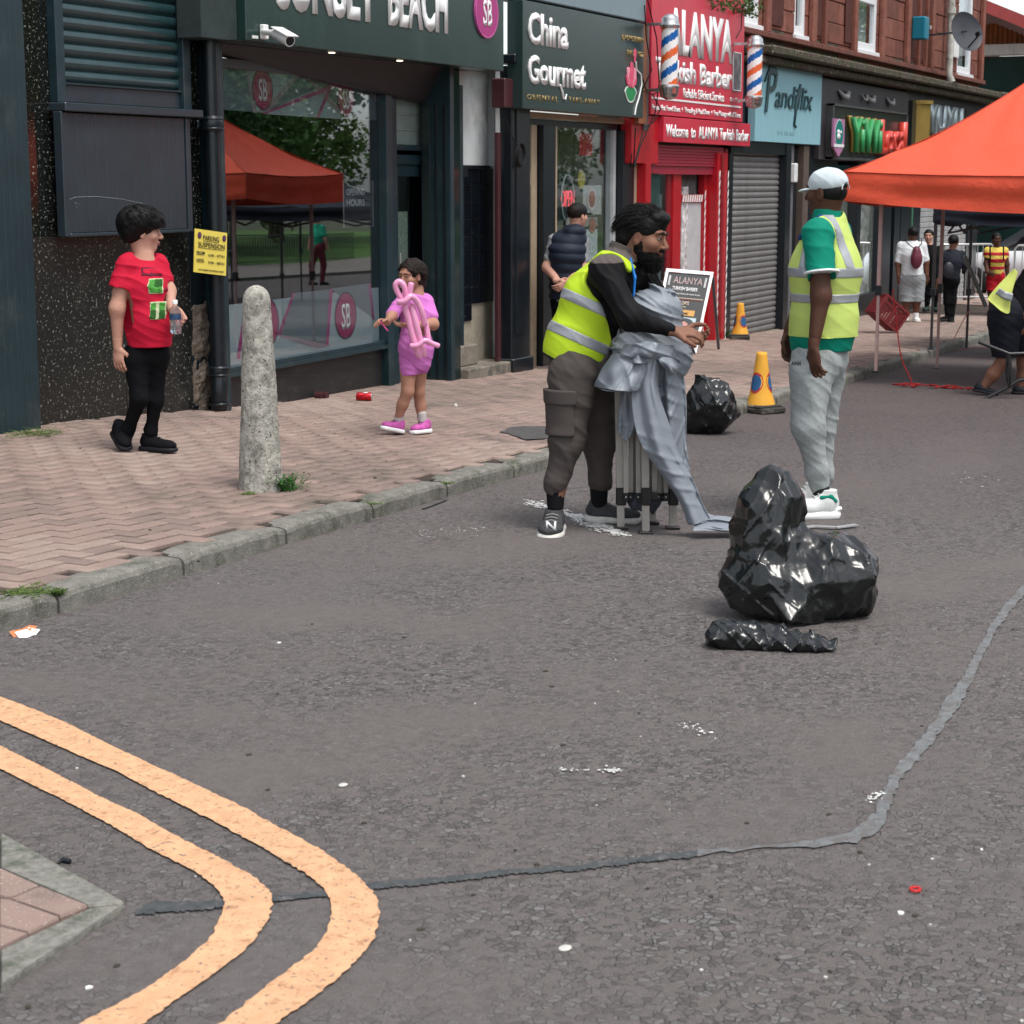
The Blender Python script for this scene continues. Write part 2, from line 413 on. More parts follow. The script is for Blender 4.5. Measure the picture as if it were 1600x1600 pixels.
def join_np(name, meshes, mat, smooth=True):
    vs, fs, o = [], [], 0
    for m in meshes:
        v = np.zeros(len(m.vertices)*3, dtype=np.float32); m.vertices.foreach_get('co', v); f = np.zeros(len(m.loops), dtype=np.int32); m.loops.foreach_get('vertex_index', f)
        vs.append(v.reshape(-1, 3)); fs.append(f.reshape(-1, 4)+o if len(f) % 4 == 0 else np.zeros((0, 4), int)); o += len(m.vertices); bpy.data.meshes.remove(m)
    return np_mesh(name, np.concatenate(vs), np.concatenate(fs), mat, smooth)
def ridges(amp, f, seed, dirs):
    def fn(P):
        o = np.zeros(len(P))
        for i, d in enumerate(dirs):
            d = np.array(d, float); d /= np.linalg.norm(d); w = P@d*f*(1+.3*i)+1.1*_n3(P, f*.22, seed+i); o += (1-np.abs(np.sin(w)))**4*np.clip(_n3(P, f*.3, seed+7+i)*1.2+.35, 0, 1)
        return -amp*o
    return fn
def crease(P, f, seed, n=5):
    """folded-plane noise for crumpled sheet: sharp ridges between flat facets, 0..1"""
    r = np.random.RandomState(seed); o = np.zeros(len(P)); W = P+.35/f*np.stack([_n3(P, f*.7, seed+i) for i in range(3)], 1)
    for i in range(n):
        k = r.randn(3); k = k/np.linalg.norm(k)*f*(1+.5*i)
        o += np.abs(((W@k+r.rand()) % 1.0)*2-1)/(1+.5*i)
    return o/sum(1/(1+.5*i) for i in range(n))
# ---------------------------------------------------------------- road, pavement, kerb
def asphalt_mat():
    m = bpy.data.materials.new('asphalt'); m.use_nodes = True; nt = m.node_tree; L = nt.links; b = nt.nodes['Principled BSDF']
    tc = nt.nodes.new('ShaderNodeTexCoord'); V = tc.outputs['Object']
    def noise(sc, det=5, ro=.6, vec=V):
        n = nt.nodes.new('ShaderNodeTexNoise'); n.inputs['Scale'].default_value = sc; n.inputs['Detail'].default_value = det; n.inputs['Roughness'].default_value = ro; L.new(vec, n.inputs['Vector']); return n
    def rng_(src, a, c, lo=0, hi=1):
        r = nt.nodes.new('ShaderNodeMapRange'); r.inputs[1].default_value = a; r.inputs[2].default_value = c; r.inputs[3].default_value = lo; r.inputs[4].default_value = hi; L.new(src, r.inputs[0]); return r.outputs[0]
    def mix(f, a, c, bt='MIX'):
        x = nt.nodes.new('ShaderNodeMix'); x.data_type = 'RGBA'; x.blend_type = bt
        if isinstance(f, float): x.inputs[0].default_value = f
        else: L.new(f, x.inputs[0])
        for i, q in ((6, a), (7, c)):
            if isinstance(q, tuple): x.inputs[i].default_value = (*q, 1)
            else: L.new(q, x.inputs[i])
        return x.outputs[2]
    wv = noise(9, 3); vm = nt.nodes.new('ShaderNodeVectorMath'); vm.operation = 'MULTIPLY_ADD'; vm.inputs[1].default_value = (.02, .02, .02); L.new(wv.outputs['Color'], vm.inputs[0]); L.new(V, vm.inputs[2])
    vo = nt.nodes.new('ShaderNodeTexVoronoi'); vo.inputs['Scale'].default_value = 62; vo.inputs['Randomness'].default_value = 1; L.new(vm.outputs[0], vo.inputs['Vector'])
    ve = nt.nodes.new('ShaderNodeTexVoronoi'); ve.feature = 'DISTANCE_TO_EDGE'; ve.inputs['Scale'].default_value = 50; L.new(vm.outputs[0], ve.inputs['Vector'])
    vc = nt.nodes.new('ShaderNodeTexVoronoi'); vc.inputs['Scale'].default_value = 50; L.new(vm.outputs[0], vc.inputs['Vector'])
    patch = noise(.9, 5, .65); pm = rng_(patch.outputs[0], .34, .60, 0.1, 1)            # where stones stand proud of the binder
    fine = noise(230, 3, .7); mid = noise(28, 5, .7); big = noise(.35, 3)
    base = mix(rng_(big.outputs[0], .35, .65), (.200, .168, .156), (.184, .164, .158))
    base = mix(rng_(mid.outputs[0], .3, .7), base, (.130, .111, .103)); 
    base = mix(rng_(fine.outputs[0], .35, .75, 0, .55), base, (.235, .218, .21))
    sep = nt.nodes.new('ShaderNodeSeparateColor'); L.new(vc.outputs['Color'], sep.inputs[0])
    stone = mix(rng_(sep.outputs[0], .2, 1), (.115, .104, .100), (.27, .256, .25))
    mm = nt.nodes.new('ShaderNodeMath'); mm.operation = 'MULTIPLY'; L.new(pm, mm.inputs[0]); L.new(rng_(sep.outputs[1], .40, .46), mm.inputs[1])
    em = nt.nodes.new('ShaderNodeMath'); em.operation = 'MULTIPLY'; L.new(mm.outputs[0], em.inputs[0]); L.new(rng_(ve.outputs[0], .02, .09), em.inputs[1])
    base = mix(em.outputs[0], base, stone)
    gap = nt.nodes.new('ShaderNodeMath'); gap.operation = 'MULTIPLY'; L.new(mm.outputs[0], gap.inputs[0]); L.new(rng_(ve.outputs[0], .05, .0), gap.inputs[1])
    base = mix(gap.outputs[0], base, (.020, .018, .018))
    sp = rng_(vo.outputs['Distance'], .10, .05); s2 = nt.nodes.new('ShaderNodeSeparateColor'); L.new(vo.outputs['Color'], s2.inputs[0])
    sm = nt.nodes.new('ShaderNodeMath'); sm.operation = 'MULTIPLY'; L.new(sp, sm.inputs[0]); L.new(rng_(s2.outputs[2], .985, .99), sm.inputs[1])
    base = mix(sm.outputs[0], base, (.50, .49, .47))
    # old brown surfacing further down the street
    sx = nt.nodes.new('ShaderNodeSeparateXYZ'); L.new(V, sx.inputs[0]); wob = noise(.8, 3); ad = nt.nodes.new('ShaderNodeMath'); ad.operation = 'ADD'; L.new(sx.outputs[0], ad.inputs[0]); L.new(rng_(wob.outputs[0], 0, 1, -1.2, 1.2), ad.inputs[1])
    z1 = rng_(ad.outputs[0], 8.5, 14.0, 0, .55)
    base = mix(z1, base, mix(rng_(mid.outputs[0], .3, .7), (.108, .080, .079), (.070, .052, .053)))
    L.new(base, b.inputs['Base Color']); b.inputs['Roughness'].default_value = .82; b.inputs['Specular IOR Level'].default_value = .35
    hsum = nt.nodes.new('ShaderNodeMath'); hsum.operation = 'MULTIPLY_ADD'; L.new(em.outputs[0], hsum.inputs[0]); hsum.inputs[1].default_value = .9; L.new(fine.outputs[0], hsum.inputs[2])
    h2 = nt.nodes.new('ShaderNodeMath'); h2.operation = 'ADD'; L.new(hsum.outputs[0], h2.inputs[0]); L.new(mid.outputs[0], h2.inputs[1])
    bp = nt.nodes.new('ShaderNodeBump'); bp.inputs['Strength'].default_value = 1.0; bp.inputs['Distance'].default_value = .011; L.new(h2.outputs[0], bp.inputs['Height']); L.new(bp.outputs[0], b.inputs['Normal'])
    return m
ASPH = asphalt_mat()
KX = [(-30, 4.5), (3, 4.55), (5.2, 4.65), (7.35, 4.74), (9, 4.80), (12, 4.82), (17, 4.88), (25.5, 5.2), (45, 5.9), (130, 9)]
def kerby(x):
    for (a, ya), (b, yb) in zip(KX, KX[1:]):
        if x <= b: return ya+(yb-ya)*(x-a)/(b-a)
    return KX[-1][1]
def zfar(x): return roadz(min(max(x, -20), 60))
def sheet(name, xs, ylo, yhi, ny, zf, mat, **kw):
    vs = []; fs = []
    for x in xs:
        a, b = ylo(x), yhi(x)
        for j in range(ny+1): y = a+(b-a)*j/ny; vs.append((x, y, zf(x, y)))
    for i in range(len(xs)-1):
        for j in range(ny): q = i*(ny+1)+j; fs.append((q, q+ny+1, q+ny+2, q+1))
    o = link(name, np_mesh(name, np.array(vs), np.array(fs), mat)); return tag(o, kind='structure', **kw)
terr = M('terrain earth', (.07, .075, .045), .95, var=.3, vs=.4)
XS = [-400, -120, -40]+list(np.arange(-20, 61, 2.0))+[70, 90, 130, 400]
sheet('ground', [-400, -60, -20, 60, 130, 400], lambda x: -400, lambda x: 400, 6, lambda x, y: zfar(x)-.35, terr)
sheet('road', XS[1:-1], lambda x: -7.0, lambda x: kerby(x)+.02, 8, lambda x, y: zfar(x), ASPH)
pvbase = M('pavement bedding sand', (.05, .038, .032), .95, var=.3, vs=14, bump=.4, bs=120)
pavfar = M('distant block paving', (.30, .215, .185), .9, var=.25, vs=5, bump=.4, bs=30)
sheet('pavement', [-20, -5, 0]+list(np.arange(2, 33.6, .5)), lambda x: kerby(x)+.10, lambda x: 9.6, 10, lambda x, y: pavz(x, y)-.012, pvbase)
def pavzf(x, y): return pavz(min(x, 60), y)
sheet('far_pavement', [33.5, 36, 40, 50, 60, 90, 129], lambda x: kerby(x)+.10, lambda x: 30.0, 6, lambda x, y: pavzf(x, y)-.002, pavfar)
# herringbone blocks, laid 200 x 100
brm = M('red concrete paving block', (.262, .190, .162), .88, var=.16, vs=11, bump=.55, bs=170, bd=.002, objvar=.0, dirt=(.165, .13, .108), ds=3.3, dth=.52, dsoft=.22, speck=(.5, .44, .40), ss=160, sth=.66)
brm2 = M('buff faded paving block', (.29, .218, .185), .88, var=.16, vs=11, bump=.55, bs=170, bd=.002, dirt=(.19, .155, .13), ds=3.3, dth=.55, dsoft=.2, speck=(.55, .5, .45), ss=160, sth=.66)
brm3 = M('grey stained paving block', (.222, .166, .143), .9, var=.18, vs=11, bump=.55, bs=170, bd=.002, dirt=(.12, .105, .085), ds=3.3, dth=.5, dsoft=.2)
pav = bpy.data.objects['pavement']
def block_shape(w, l, h=.05):
    mb = MB(); c = .003; mb.add([(-l, -w, -h), (l, -w, -h), (l, w, -h), (-l, w, -h), (-l, -w, -c), (l, -w, -c), (l, w, -c), (-l, w, -c), (-l+c, -w+c, 0), (l-c, -w+c, 0), (l-c, w-c, 0), (-l+c, w-c, 0)],
        [(0, 1, 5, 4), (1, 2, 6, 5), (2, 3, 7, 6), (3, 0, 4, 7), (4, 5, 9, 8), (5, 6, 10, 9), (6, 7, 11, 10), (7, 4, 8, 11), (8, 9, 10, 11)]); return mb
W = .1; blocks = []
for c in range(38, 300):
    for r in range(46, 98):
        k = (c-r) % 4
        if k == 0: blocks.append(((c+1)*W, (r+.5)*W, 0))
        elif k == 3: blocks.append(((c+.5)*W, (r+1)*W, 1))
def pavok(x, y):
    if y < kerby(x)+.155 or x > 29.5: return False
    if 13.95 < x < 14.9 and y > 7.95: return False
    return y < 7.80 or x < 9.4 and y < 7.9 or 11.1 < x < 14.9 and y < 8.1 or 16 < x < 19 and y < 8.1
blocks = [b for b in blocks if pavok(b[0], b[1])]
def patchy(x, y): return mnoise.noise(Vector((x*.55, y*.8, 3.1)))+.25*mnoise.noise(Vector((x*3, y*3, 9)))
blocks.sort(key=lambda b: (b[0]-4.9)**2*1.0+(b[1]-5.6)**2 if b[0] > 4.85 else 900+b[0])
shape = block_shape(.0487, .0987); bmesh_shared = [shape.mesh('paving_block', m) for m in (brm, brm2, brm3)]
bv = np.array(shape.v); bf = [f for f in shape.f]
joined = {0: [], 1: [], 2: []}
for i, (x, y, rot) in enumerate(blocks):
    p = patchy(x, y)+random.uniform(-.22, .22); mi = 1 if p > .22 else (2 if p < -.24 or (y < kerby(x)+.5 and random.random() < .6) else 0)
    z = pavz(x, y)+random.uniform(-.001, .001)+.006*mnoise.noise(Vector((x*1.3, y*1.3, 0)))
    ry, rx = -0.0215+random.uniform(-.006, .006), random.uniform(-.006, .006)
    mt = Matrix.Translation((x, y, z)) @ Matrix.Rotation(-ry, 4, 'Y') @ Matrix.Rotation(rx, 4, 'X') @ Matrix.Rotation(R(90)*rot+random.uniform(-.008, .008), 4, 'Z')
    if i < 295:
        o = link('paving_block', bmesh_shared[mi], pav); o.matrix_basis = mt
    else: joined[mi].append(np.array(mt))
for mi, ms in joined.items():
    A = np.array(ms); hv = np.c_[bv, np.ones(len(bv))]; V = np.einsum('nij,kj->nki', A, hv)[..., :3].reshape(-1, 3)
    F = (np.array(bf)[None]+(np.arange(len(A))*len(bv))[:, None, None]).reshape(-1, 4)
    o = link('paving_blocks', np_mesh('paving_blocks', V, F, (brm, brm2, brm3)[mi]), pav); o['kind'] = 'stuff'
# kerb stones
ksm = M('weathered kerb concrete', (.175, .168, .148), .92, var=.30, vs=16, bump=.8, bs=90, bd=.006, dirt=(.060, .068, .045), ds=4.5, dth=.50, dsoft=.2, speck=(.36, .36, .32), ss=130, sth=.62)
kerb = empty('kerb', (0, 0, 0), kind='structure')
moss = M('moss in joints', (.075, .12, .030), .95, var=.4, vs=60, bump=1, bs=200)
x = 5.567-.868*3; n = 0
while x < 60:
    L_ = .868 if x < 30 else 2.6
    x1 = x+L_-.018; mb = MB(); ang = [(0, 0), (.0, -.24)]
    prof = [(0.0, -.26), (0.0, -.030), (.008, -.012), (.022, -.003), (.05, 0), (.148, 0), (.148, -.26)]
    hz = random.uniform(-.004, .004); vs = []
    xs = np.linspace(x, x1, 9 if x < 16 else 3)
    for q, xx in enumerate(xs):
        e = .016 if q in (0, len(xs)-1) else 0
        for (a, h) in prof:
            jy = .0035*mnoise.noise(Vector((xx*9, a*30, h*30)))*2; vs.append((xx, kerby(xx)+a+(e*.5 if a < .05 else 0)+jy, pavz(xx, kerby(xx))+hz+h-(e if h > -.05 else 0)+jy*.6+.003))
    k = len(prof); fs = [(i*k+j, i*k+(j+1) % k, (i+1)*k+(j+1) % k, (i+1)*k+j) for i in range(len(xs)-1) for j in range(k)]
    fs = [f[::-1] for f in fs]+[tuple(range(k))[::1], tuple(range((len(xs)-1)*k, len(xs)*k))[::-1]]
    mb.add(vs, fs, ksm); mb.build('kerb_stone', None, kerb); x += L_; n += 1
# gutter staining strip: thin silt washed against the kerb
silt = M('gutter silt', (.150, .115, .095), .95, var=.3, vs=30, bump=.5, bs=150)
def ribbon(name, ea, eb, mat, lift, jag=.0, n=160, parent=None, zf=roadz, seed=1, thick=0, **kw):
    """a painted or poured strip between two edge lines given as ground points"""
    def res(pts):
        P = np.array([(p[0], p[1]) for p in pts]); d = np.r_[0, np.cumsum(np.linalg.norm(np.diff(P, axis=0), axis=1))]
        # Catmull-like smoothing by dense linear resample + box filter
        t = np.linspace(0, d[-1], n); Q = np.stack([np.interp(t, d, P[:, k]) for k in (0, 1)], 1)
        kx = np.ones(7)/7; Qp = np.vstack([np.repeat(Q[:1], 3, 0), Q, np.repeat(Q[-1:], 3, 0)]); Q2 = np.stack([np.convolve(Qp[:, k], kx, 'valid') for k in (0, 1)], 1); Q2[0] = Q[0]; Q2[-1] = Q[-1]; return Q2
    A, B = res(ea), res(eb); r = np.random.RandomState(seed); D = (A-B); D /= np.linalg.norm(D, axis=1)[:, None]
    for E, s in ((A, 1), (B, -1)):
        j = (r.rand(n)-.5)*jag+np.repeat(r.rand(n//8+1)-.5, 8)[:n]*jag*.7; E += D*(s*j)[:, None]
    vs = []; fs = []
    for a, b in zip(A, B):
        for t in (0, .33, .67, 1): q = a*(1-t)+b*t; vs.append((q[0], q[1], zf(q[0], q[1])+lift))
    for i in range(n-1):
        for j in range(3): fs.append((i*4+j, i*4+j+1, (i+1)*4+j+1, (i+1)*4+j))
    V = np.array(vs); F = np.array(fs)
    m = np_mesh(name, V, F, mat)
    if m.polygons[0].normal.z < 0: m.flip_normals()
    return tag(link(name, m, parent), **kw)
def G(l): return [at_g(*p) for p in l]
paint = M('faded yellow road paint', (.60, .345, .195), .85, var=.16, vs=22, bump=.7, bs=120, bd=.003, dirt=(.42, .23, .125), ds=30, dth=.58, dsoft=.03, speck=(.17, .14, .12), ss=70, sth=.635)
outU = [(-60, 1068), (0, 1091), (20, 1098), (100, 1130), (190, 1175), (300, 1226), (352, 1250), (409, 1280), (484, 1321), (544, 1359), (579, 1389), (594, 1424), (585, 1471), (555, 1509), (502, 1554), (457, 1587), (380, 1640), (260, 1710)]
outL = [(-60, 1104), (0, 1128), (20, 1137), (100, 1172), (180, 1207), (235, 1236), (262, 1250), (330, 1284), (405, 1325), (469, 1362), (502, 1387), (519, 1417), (514, 1452), (489, 1490), (461, 1511), (412, 1550), (349, 1600), (200, 1700)]
inU = [(-60, 1142), (0, 1168), (100, 1218), (161, 1250), (210, 1272), (270, 1306), (322, 1332), (394, 1370), (420, 1392), (429, 1411), (416, 1445), (390, 1482), (337, 1524), (277, 1565), (232, 1600), (120, 1670)]
inL = [(-60, 1178), (0, 1204), (94, 1250), (172, 1291), (240, 1332), (307, 1366), (339, 1389), (352, 1409), (347, 1437), (326, 1471), (285, 1509), (225, 1550), (131, 1600), (0, 1680)]
road = bpy.data.objects['road']
ribbon('yellow_line', G(outU), G(outL), paint, .006, .008, n=220, parent=road, seed=3)
ribbon('yellow_line', G(inU), G(inL), paint, .006, .008, n=220, parent=road, seed=4)
seal = M('poured crack sealant', (.058, .064, .067), .6, var=.3, vs=40, bump=.7, bs=110, dirt=(.115, .108, .104), ds=22, dth=.54, dsoft=.1, speck=(.17, .16, .155), ss=70, sth=.66)
seal2 = M('pale crack sealant', (.158, .166, .170), .7, var=.3, vs=30, bump=.8, bs=120, dirt=(.125, .115, .11), ds=20, dth=.47, dsoft=.12, speck=(.07, .07, .07), ss=60, sth=.62)  # paler grey tone for the right-hand stretch of the same sealant
def strip_px(pts, ws): return G([(x, y-w) for (x, y), w in zip(pts, ws)]), G([(x, y+w) for (x, y), w in zip(pts, ws)])
c1 = [(212, 1428), (240, 1420), (300, 1419), (350, 1415), (430, 1406), (500, 1399), (590, 1386), (690, 1377), (780, 1366), (900, 1358), (1000, 1345), (1090, 1335)]
a, b = strip_px(c1, [2, 10, 8, 5, 4.5, 4.5, 5.5, 4.5, 4.5, 4.5, 4.8, 5]); ribbon('crack_sealant', a, b, seal, .0045, .014, parent=road, seed=5, n=260)
c2l = [(1090, 1330), (1180, 1324), (1260, 1315), (1328, 1306), (1357, 1290), (1374, 1264), (1379, 1236), (1394, 1207), (1430, 1163), (1454, 1133), (1476, 1100), (1499, 1072), (1523, 1021), (1558, 961), (1596, 915), (1650, 860)]
c2r = [(1090, 1340), (1180, 1332), (1260, 1325), (1340, 1320), (1372, 1306), (1386, 1275), (1394, 1245), (1408, 1215), (1446, 1176), (1470, 1140), (1494, 1110), (1512, 1082), (1532, 1030), (1566, 972), (1604, 925), (1656, 868)]
ribbon('crack_sealant', G(c2l), G(c2r), seal2, .0045, .030, parent=road, seed=6)
# white powder smears and worn paint flecks
powder = M('white powder', (.62, .62, .60), .95, var=.1, vs=30)
def smear(cx, cy, rx, ry, n, seed, parent=road, mat=powder, zf=None, size=.02):
    r = random.Random(seed); mb = MB(); c0 = at_g(cx, cy); zf = zf or roadz
    for _ in range(n):
        px, py = cx+r.gauss(0, rx), cy+r.gauss(0, ry)+(0 if rx < 1 else 0); p = at_g(px, py) if zf is roadz else at_p(px, py); s = size*r.uniform(.2, 1)*.6; k = r.randint(4, 7); pts = []
        for i in range(k):
            a = 2*math.pi*i/k+r.uniform(-.3, .3); q = s*r.uniform(.5, 1.2); x, y = p.x+q*math.cos(a)*1.3, p.y+q*math.sin(a); pts.append((x, y, zf(x, y)+.005+r.random()*.003))
        mb.add(pts, [list(range(k))])
    o = mb.build('powder_smear', mat, parent); o['kind'] = 'stuff'; return o
def smear_line(pts, n, w, seed, size=.02):
    r = random.Random(seed); mb = MB()
    for _ in range(n):
        t = r.random()*(len(pts)-1); i = int(t); f = t-i; px = pts[i][0]*(1-f)+pts[i+1][0]*f+r.gauss(0, w); py = pts[i][1]*(1-f)+pts[i+1][1]*f+r.gauss(0, w*.4)
        p = at_g(px, py); s = size*r.uniform(.2, 1); k = 5; q = []
        for j in range(k):
            a = 2*math.pi*j/k+r.uniform(-.3, .3); u = s*r.uniform(.5, 1.2); q.append((p.x+u*math.cos(a), p.y+u*math.sin(a), roadz(p.x)+.004+r.random()*.003))
        mb.add(q, [list(range(k))])
    mb.build('powder_smear', powder, road)['kind'] = 'stuff'
smear_line([(822, 785), (850, 792), (880, 800), (905, 815), (935, 828), (978, 838)], 600, 5, 1, .012)
smear_line([(900, 805), (940, 822), (965, 832)], 260, 4, 2, .018)
smear_line([(640, 840), (690, 832), (750, 828)], 60, 9, 3, .007)
smear_line([(1065, 1132), (1105, 1150)], 40, 7, 4, .006); smear_line([(875, 1205), (950, 1206), (965, 1207)], 60, 2, 5, .006); smear_line([(950, 1205), (968, 1207)], 40, 5, 5, .006)
smear_line([(1490, 745), (1535, 748)], 24, 12, 6, .009); smear_line([(1350, 1255), (1380, 1240)], 30, 6, 8, .006)
# small flat scraps of litter, gum and paper scattered on road and pavement
scrap_m = [M('pale gum spot', (.55, .54, .50), .8), M('paper scrap', (.75, .74, .70), .8), M('dark leaf scrap', (.05, .045, .035), .9)]
sc = empty('litter', (0, 0, 0), kind='stuff'); r = random.Random(11)
for mi, cnt in ((0, 30), (1, 4), (2, 50)):
    mb = MB()
    for _ in range(cnt):
        px, py = r.uniform(0, 1600), 560+1040*r.random()**.8; g = at_g(px, py)
        onp = g.y > kerby(g.x)+.05
        if onp: g = at_p(px, py)
        if g.y > 7.5: continue
        s = r.uniform(.0025, .0055)*(1.9 if mi else 1); k = 6; h = .003 if not onp else .006; zf = pavz if onp else roadz; pts = []
        for i in range(k):
            a = 6.283*i/k; q = s*r.uniform(.6, 1.3); x, y = g.x+q*math.cos(a), g.y+q*math.sin(a)*.8; pts.append((x, y, zf(x, y)+h))
        pts += [(x, y, z-h) for x, y, z in pts]
        mb.add(pts, [list(range(k))]+[(i, i+k, (i+1) % k+k, (i+1) % k) for i in range(k)])
    mb.build('scrap', scrap_m[mi], sc)
# dark repair patches
patchm = M('old tar repair', (.075, .071, .070), .85, var=.3, vs=20, bump=.8, bs=80, speck=(.16, .16, .16), ss=70, sth=.64)
def blob_patch(pts, mat, zf, at, parent, lift, name='repair_patch', seed=1):
    r = random.Random(seed); q = [at(*p) for p in pts]; out = []
    for i in range(len(q)):
        a, b = q[i], q[(i+1) % len(q)]
        for t in (0, .25, .5, .75): p = a.lerp(b, t); out.append((p.x+r.uniform(-.012, .012), p.y+r.uniform(-.012, .012), zf(p.x, p.y)+lift))
    c = sum((Vector(v) for v in out), Vector())/len(out); c.z = zf(c.x, c.y)+lift; n = len(out)
    mb = MB(); mb.add(out+[c], [(i, (i+1) % n, n) for i in range(n)]); o = mb.build(name, mat, parent)
    if o.data.polygons[0].normal.z < 0: o.data.flip_normals()
blob_patch([(782, 676), (800, 668), (858, 667), (856, 686), (820, 688)], patchm, pavz, at_p, pav, .007)
# dropped kerb corner of the side pavement, bottom left of the picture
cor = empty('side_pavement', (0, 0, 0), kind='structure'); kz = lambda x, y: roadz(x)+.018
gran = M('pale granite kerb', (.21, .205, .18), .9, var=.35, vs=40, bump=1, bs=110, bd=.006, dirt=(.10, .11, .085), ds=14, dth=.5, dsoft=.15)
pink = M('pink tactile slab', (.285, .205, .175), .9, dirt=(.18, .135, .115), ds=4, dth=.5, dsoft=.2, var=.12, vs=8, bump=.6, bs=150, speck=(.6, .52, .48), ss=150, sth=.66)
def slab(pts, mat, name, lift=.018, t=.05):
    q = [at_g(*p) for p in pts]; c = sum(q, Vector())/len(q); q = [c+(p-c)*.985 for p in q]; mb = MB(); n = len(q); cc = c+Vector((0, 0, lift))
    i2 = [c+(p-c)*.97 for p in q]
    vs = [(p.x, p.y, roadz(p.x)+lift) for p in i2]+[(p.x, p.y, roadz(p.x)+lift-.006) for p in q]+[(p.x, p.y, roadz(p.x)-t) for p in q]
    f = [list(range(n))]+[(i, i+n, (i+1) % n+n, (i+1) % n) for i in range(n)]+[(i+n, i+2*n, (i+1) % n+2*n, (i+1) % n+n) for i in range(n)]
    mb.add(vs, f); o = mb.build(name, mat, cor)
    if o.data.polygons[0].normal.z < 0: o.data.flip_normals()
slab([(-260, 1165), (0, 1310), (0, 1366), (-280, 1220)], gran, 'kerb_stone'); slab([(0, 1310), (196, 1421), (140, 1427), (0, 1366)], gran, 'kerb_stone')
slab([(196, 1423), (0, 1552), (0, 1497), (143, 1430)], gran, 'kerb_stone'); slab([(0, 1552), (-200, 1690), (-200, 1610), (0, 1497)], gran, 'kerb_stone')
for q in ([(0, 1368), (62, 1396), (18, 1415), (0, 1412)], [(64, 1397), (138, 1427), (95, 1444), (18, 1417), (22, 1415)], [(0, 1416), (16, 1418), (94, 1446), (45, 1470), (0, 1458)], [(0, 1461), (44, 1472), (0, 1494)],
          [(0, 1366), (-1, 1412), (-90, 1385), (-140, 1300)], [(-1, 1415), (-1, 1457), (-110, 1430), (-92, 1388)], [(-1, 1460), (-1, 1495), (-160, 1570), (-110, 1433)], [(-140, 1300), (-90, 1385), (-112, 1432), (-160, 1570), (-280, 1560), (-280, 1225)]):
    slab(q, pink, 'paving_slab', lift=.020)
# ---------------------------------------------------------------- shop fronts, materials first
teal = M('dark teal painted timber', (.009, .027, .035), .38, var=.22, vs=5, bump=.06, bs=40, spec=.5, dirt=(.03, .045, .05), ds=3)
tealdk = M('dark teal shutter paint', (.015, .042, .047), .30, var=.2, vs=6, spec=.6, bump=.05, bs=30, speck=(.12, .15, .15), ss=70, sth=.72)
slate = M('slate grey blue boards', (.021, .034, .044), .34, var=.16, vs=4, spec=.5, bump=.05, bs=50, speck=(.10, .12, .13), ss=60, sth=.74)
granite = M('polished black granite', (.0055, .0065, .006), .10, var=.4, vs=60, spec=.55, speck=(.22, .23, .20), ss=48, sth=.615, dirt=(.016, .018, .016), ds=45, dth=.5, dsoft=.1)
granlow = M('dusty black granite', (.012, .013, .012), .28, var=.4, vs=60, speck=(.20, .20, .18), ss=48, sth=.62, dirt=(.05, .048, .042), ds=2.2, dth=.56, dsoft=.25)
blackp = M('black gloss paint', (.006, .010, .014), .3, var=.3, vs=8, bump=.15, bs=60, speck=(.08, .08, .08), ss=50, sth=.72)
stall = M('near black timber cladding', (.014, .013, .014), .5, var=.4, vs=3, bump=.25, bs=25, stretch=(1, 1, 7), dirt=(.035, .033, .035), ds=4)
green = M('dark green fascia', (.012, .034, .030), .26, var=.14, vs=3, spec=.5, bump=.04, bs=14, stretch=(1, 1, .2), dirt=(.028, .055, .048), ds=1.6, dth=.5, dsoft=.3)
white = M('white plastic', (.78, .79, .78), .35, var=.04)
whitel = M('white sign letters', (.80, .81, .80), .4, var=.04, vs=10)
magenta = M('magenta vinyl', (.36, .015, .17), .35, var=.05)
maroonv = M('deep magenta window vinyl', (.36, .012, .11), .35, var=.05)
greyv = M('grey window vinyl', (.34, .40, .43), .45, var=.06, vs=2)
greyv2 = M('dark grey window vinyl', (.12, .16, .185), .45, var=.06, vs=2)
pinkv = M('pale pink window vinyl', (.30, .22, .26), .45, var=.05)
darkin = M('dark shop interior', (.03, .03, .034), .8, var=.3)
whiterend = M('stained white render', (.62, .65, .65), .8, var=.1, vs=5, bump=.3, bs=40, dirt=(.20, .27, .24), ds=2.4, dth=.52, dsoft=.3, speck=(.06, .07, .07), ss=35, sth=.70)
btile = M('black glazed wall tile', (.006, .008, .012), .14, var=.3, vs=10, speck=(.10, .10, .10), ss=30, sth=.70)
beige = M('bare beige mortar', (.30, .27, .21), .95, var=.2, vs=12, bump=.8, bs=50)
stonestep = M('worn sandstone step', (.20, .175, .145), .9, var=.25, vs=9, bump=.7, bs=60, dirt=(.10, .095, .08), ds=5, dth=.5)
maroonp = M('dark maroon paint', (.055, .014, .018), .45, var=.2)
beigep = M('beige painted timber', (.36, .28, .19), .5, var=.12, vs=6, bump=.1, bs=60, dirt=(.22, .16, .10), ds=5, dth=.6)
chgreen = M('blackish green sign panel', (.022, .042, .040), .22, var=.1, vs=2, spec=.5)
gold = M('gold lettering', (.42, .30, .11), .35, metal=.6, var=.2)
bluegrey = M('pale blue grey fascia', (.17, .235, .265), .45, var=.08, vs=3)
redsign = M('crimson sign panel', (.55, .022, .050), .38, var=.10, vs=3, dirt=(.40, .03, .05), ds=2, dth=.5, dsoft=.3)
redp = M('red gloss paint', (.42, .010, .018), .28, var=.12, vs=5)
redshut = M('red roller shutter', (.30, .012, .035), .4, var=.12, vs=5)
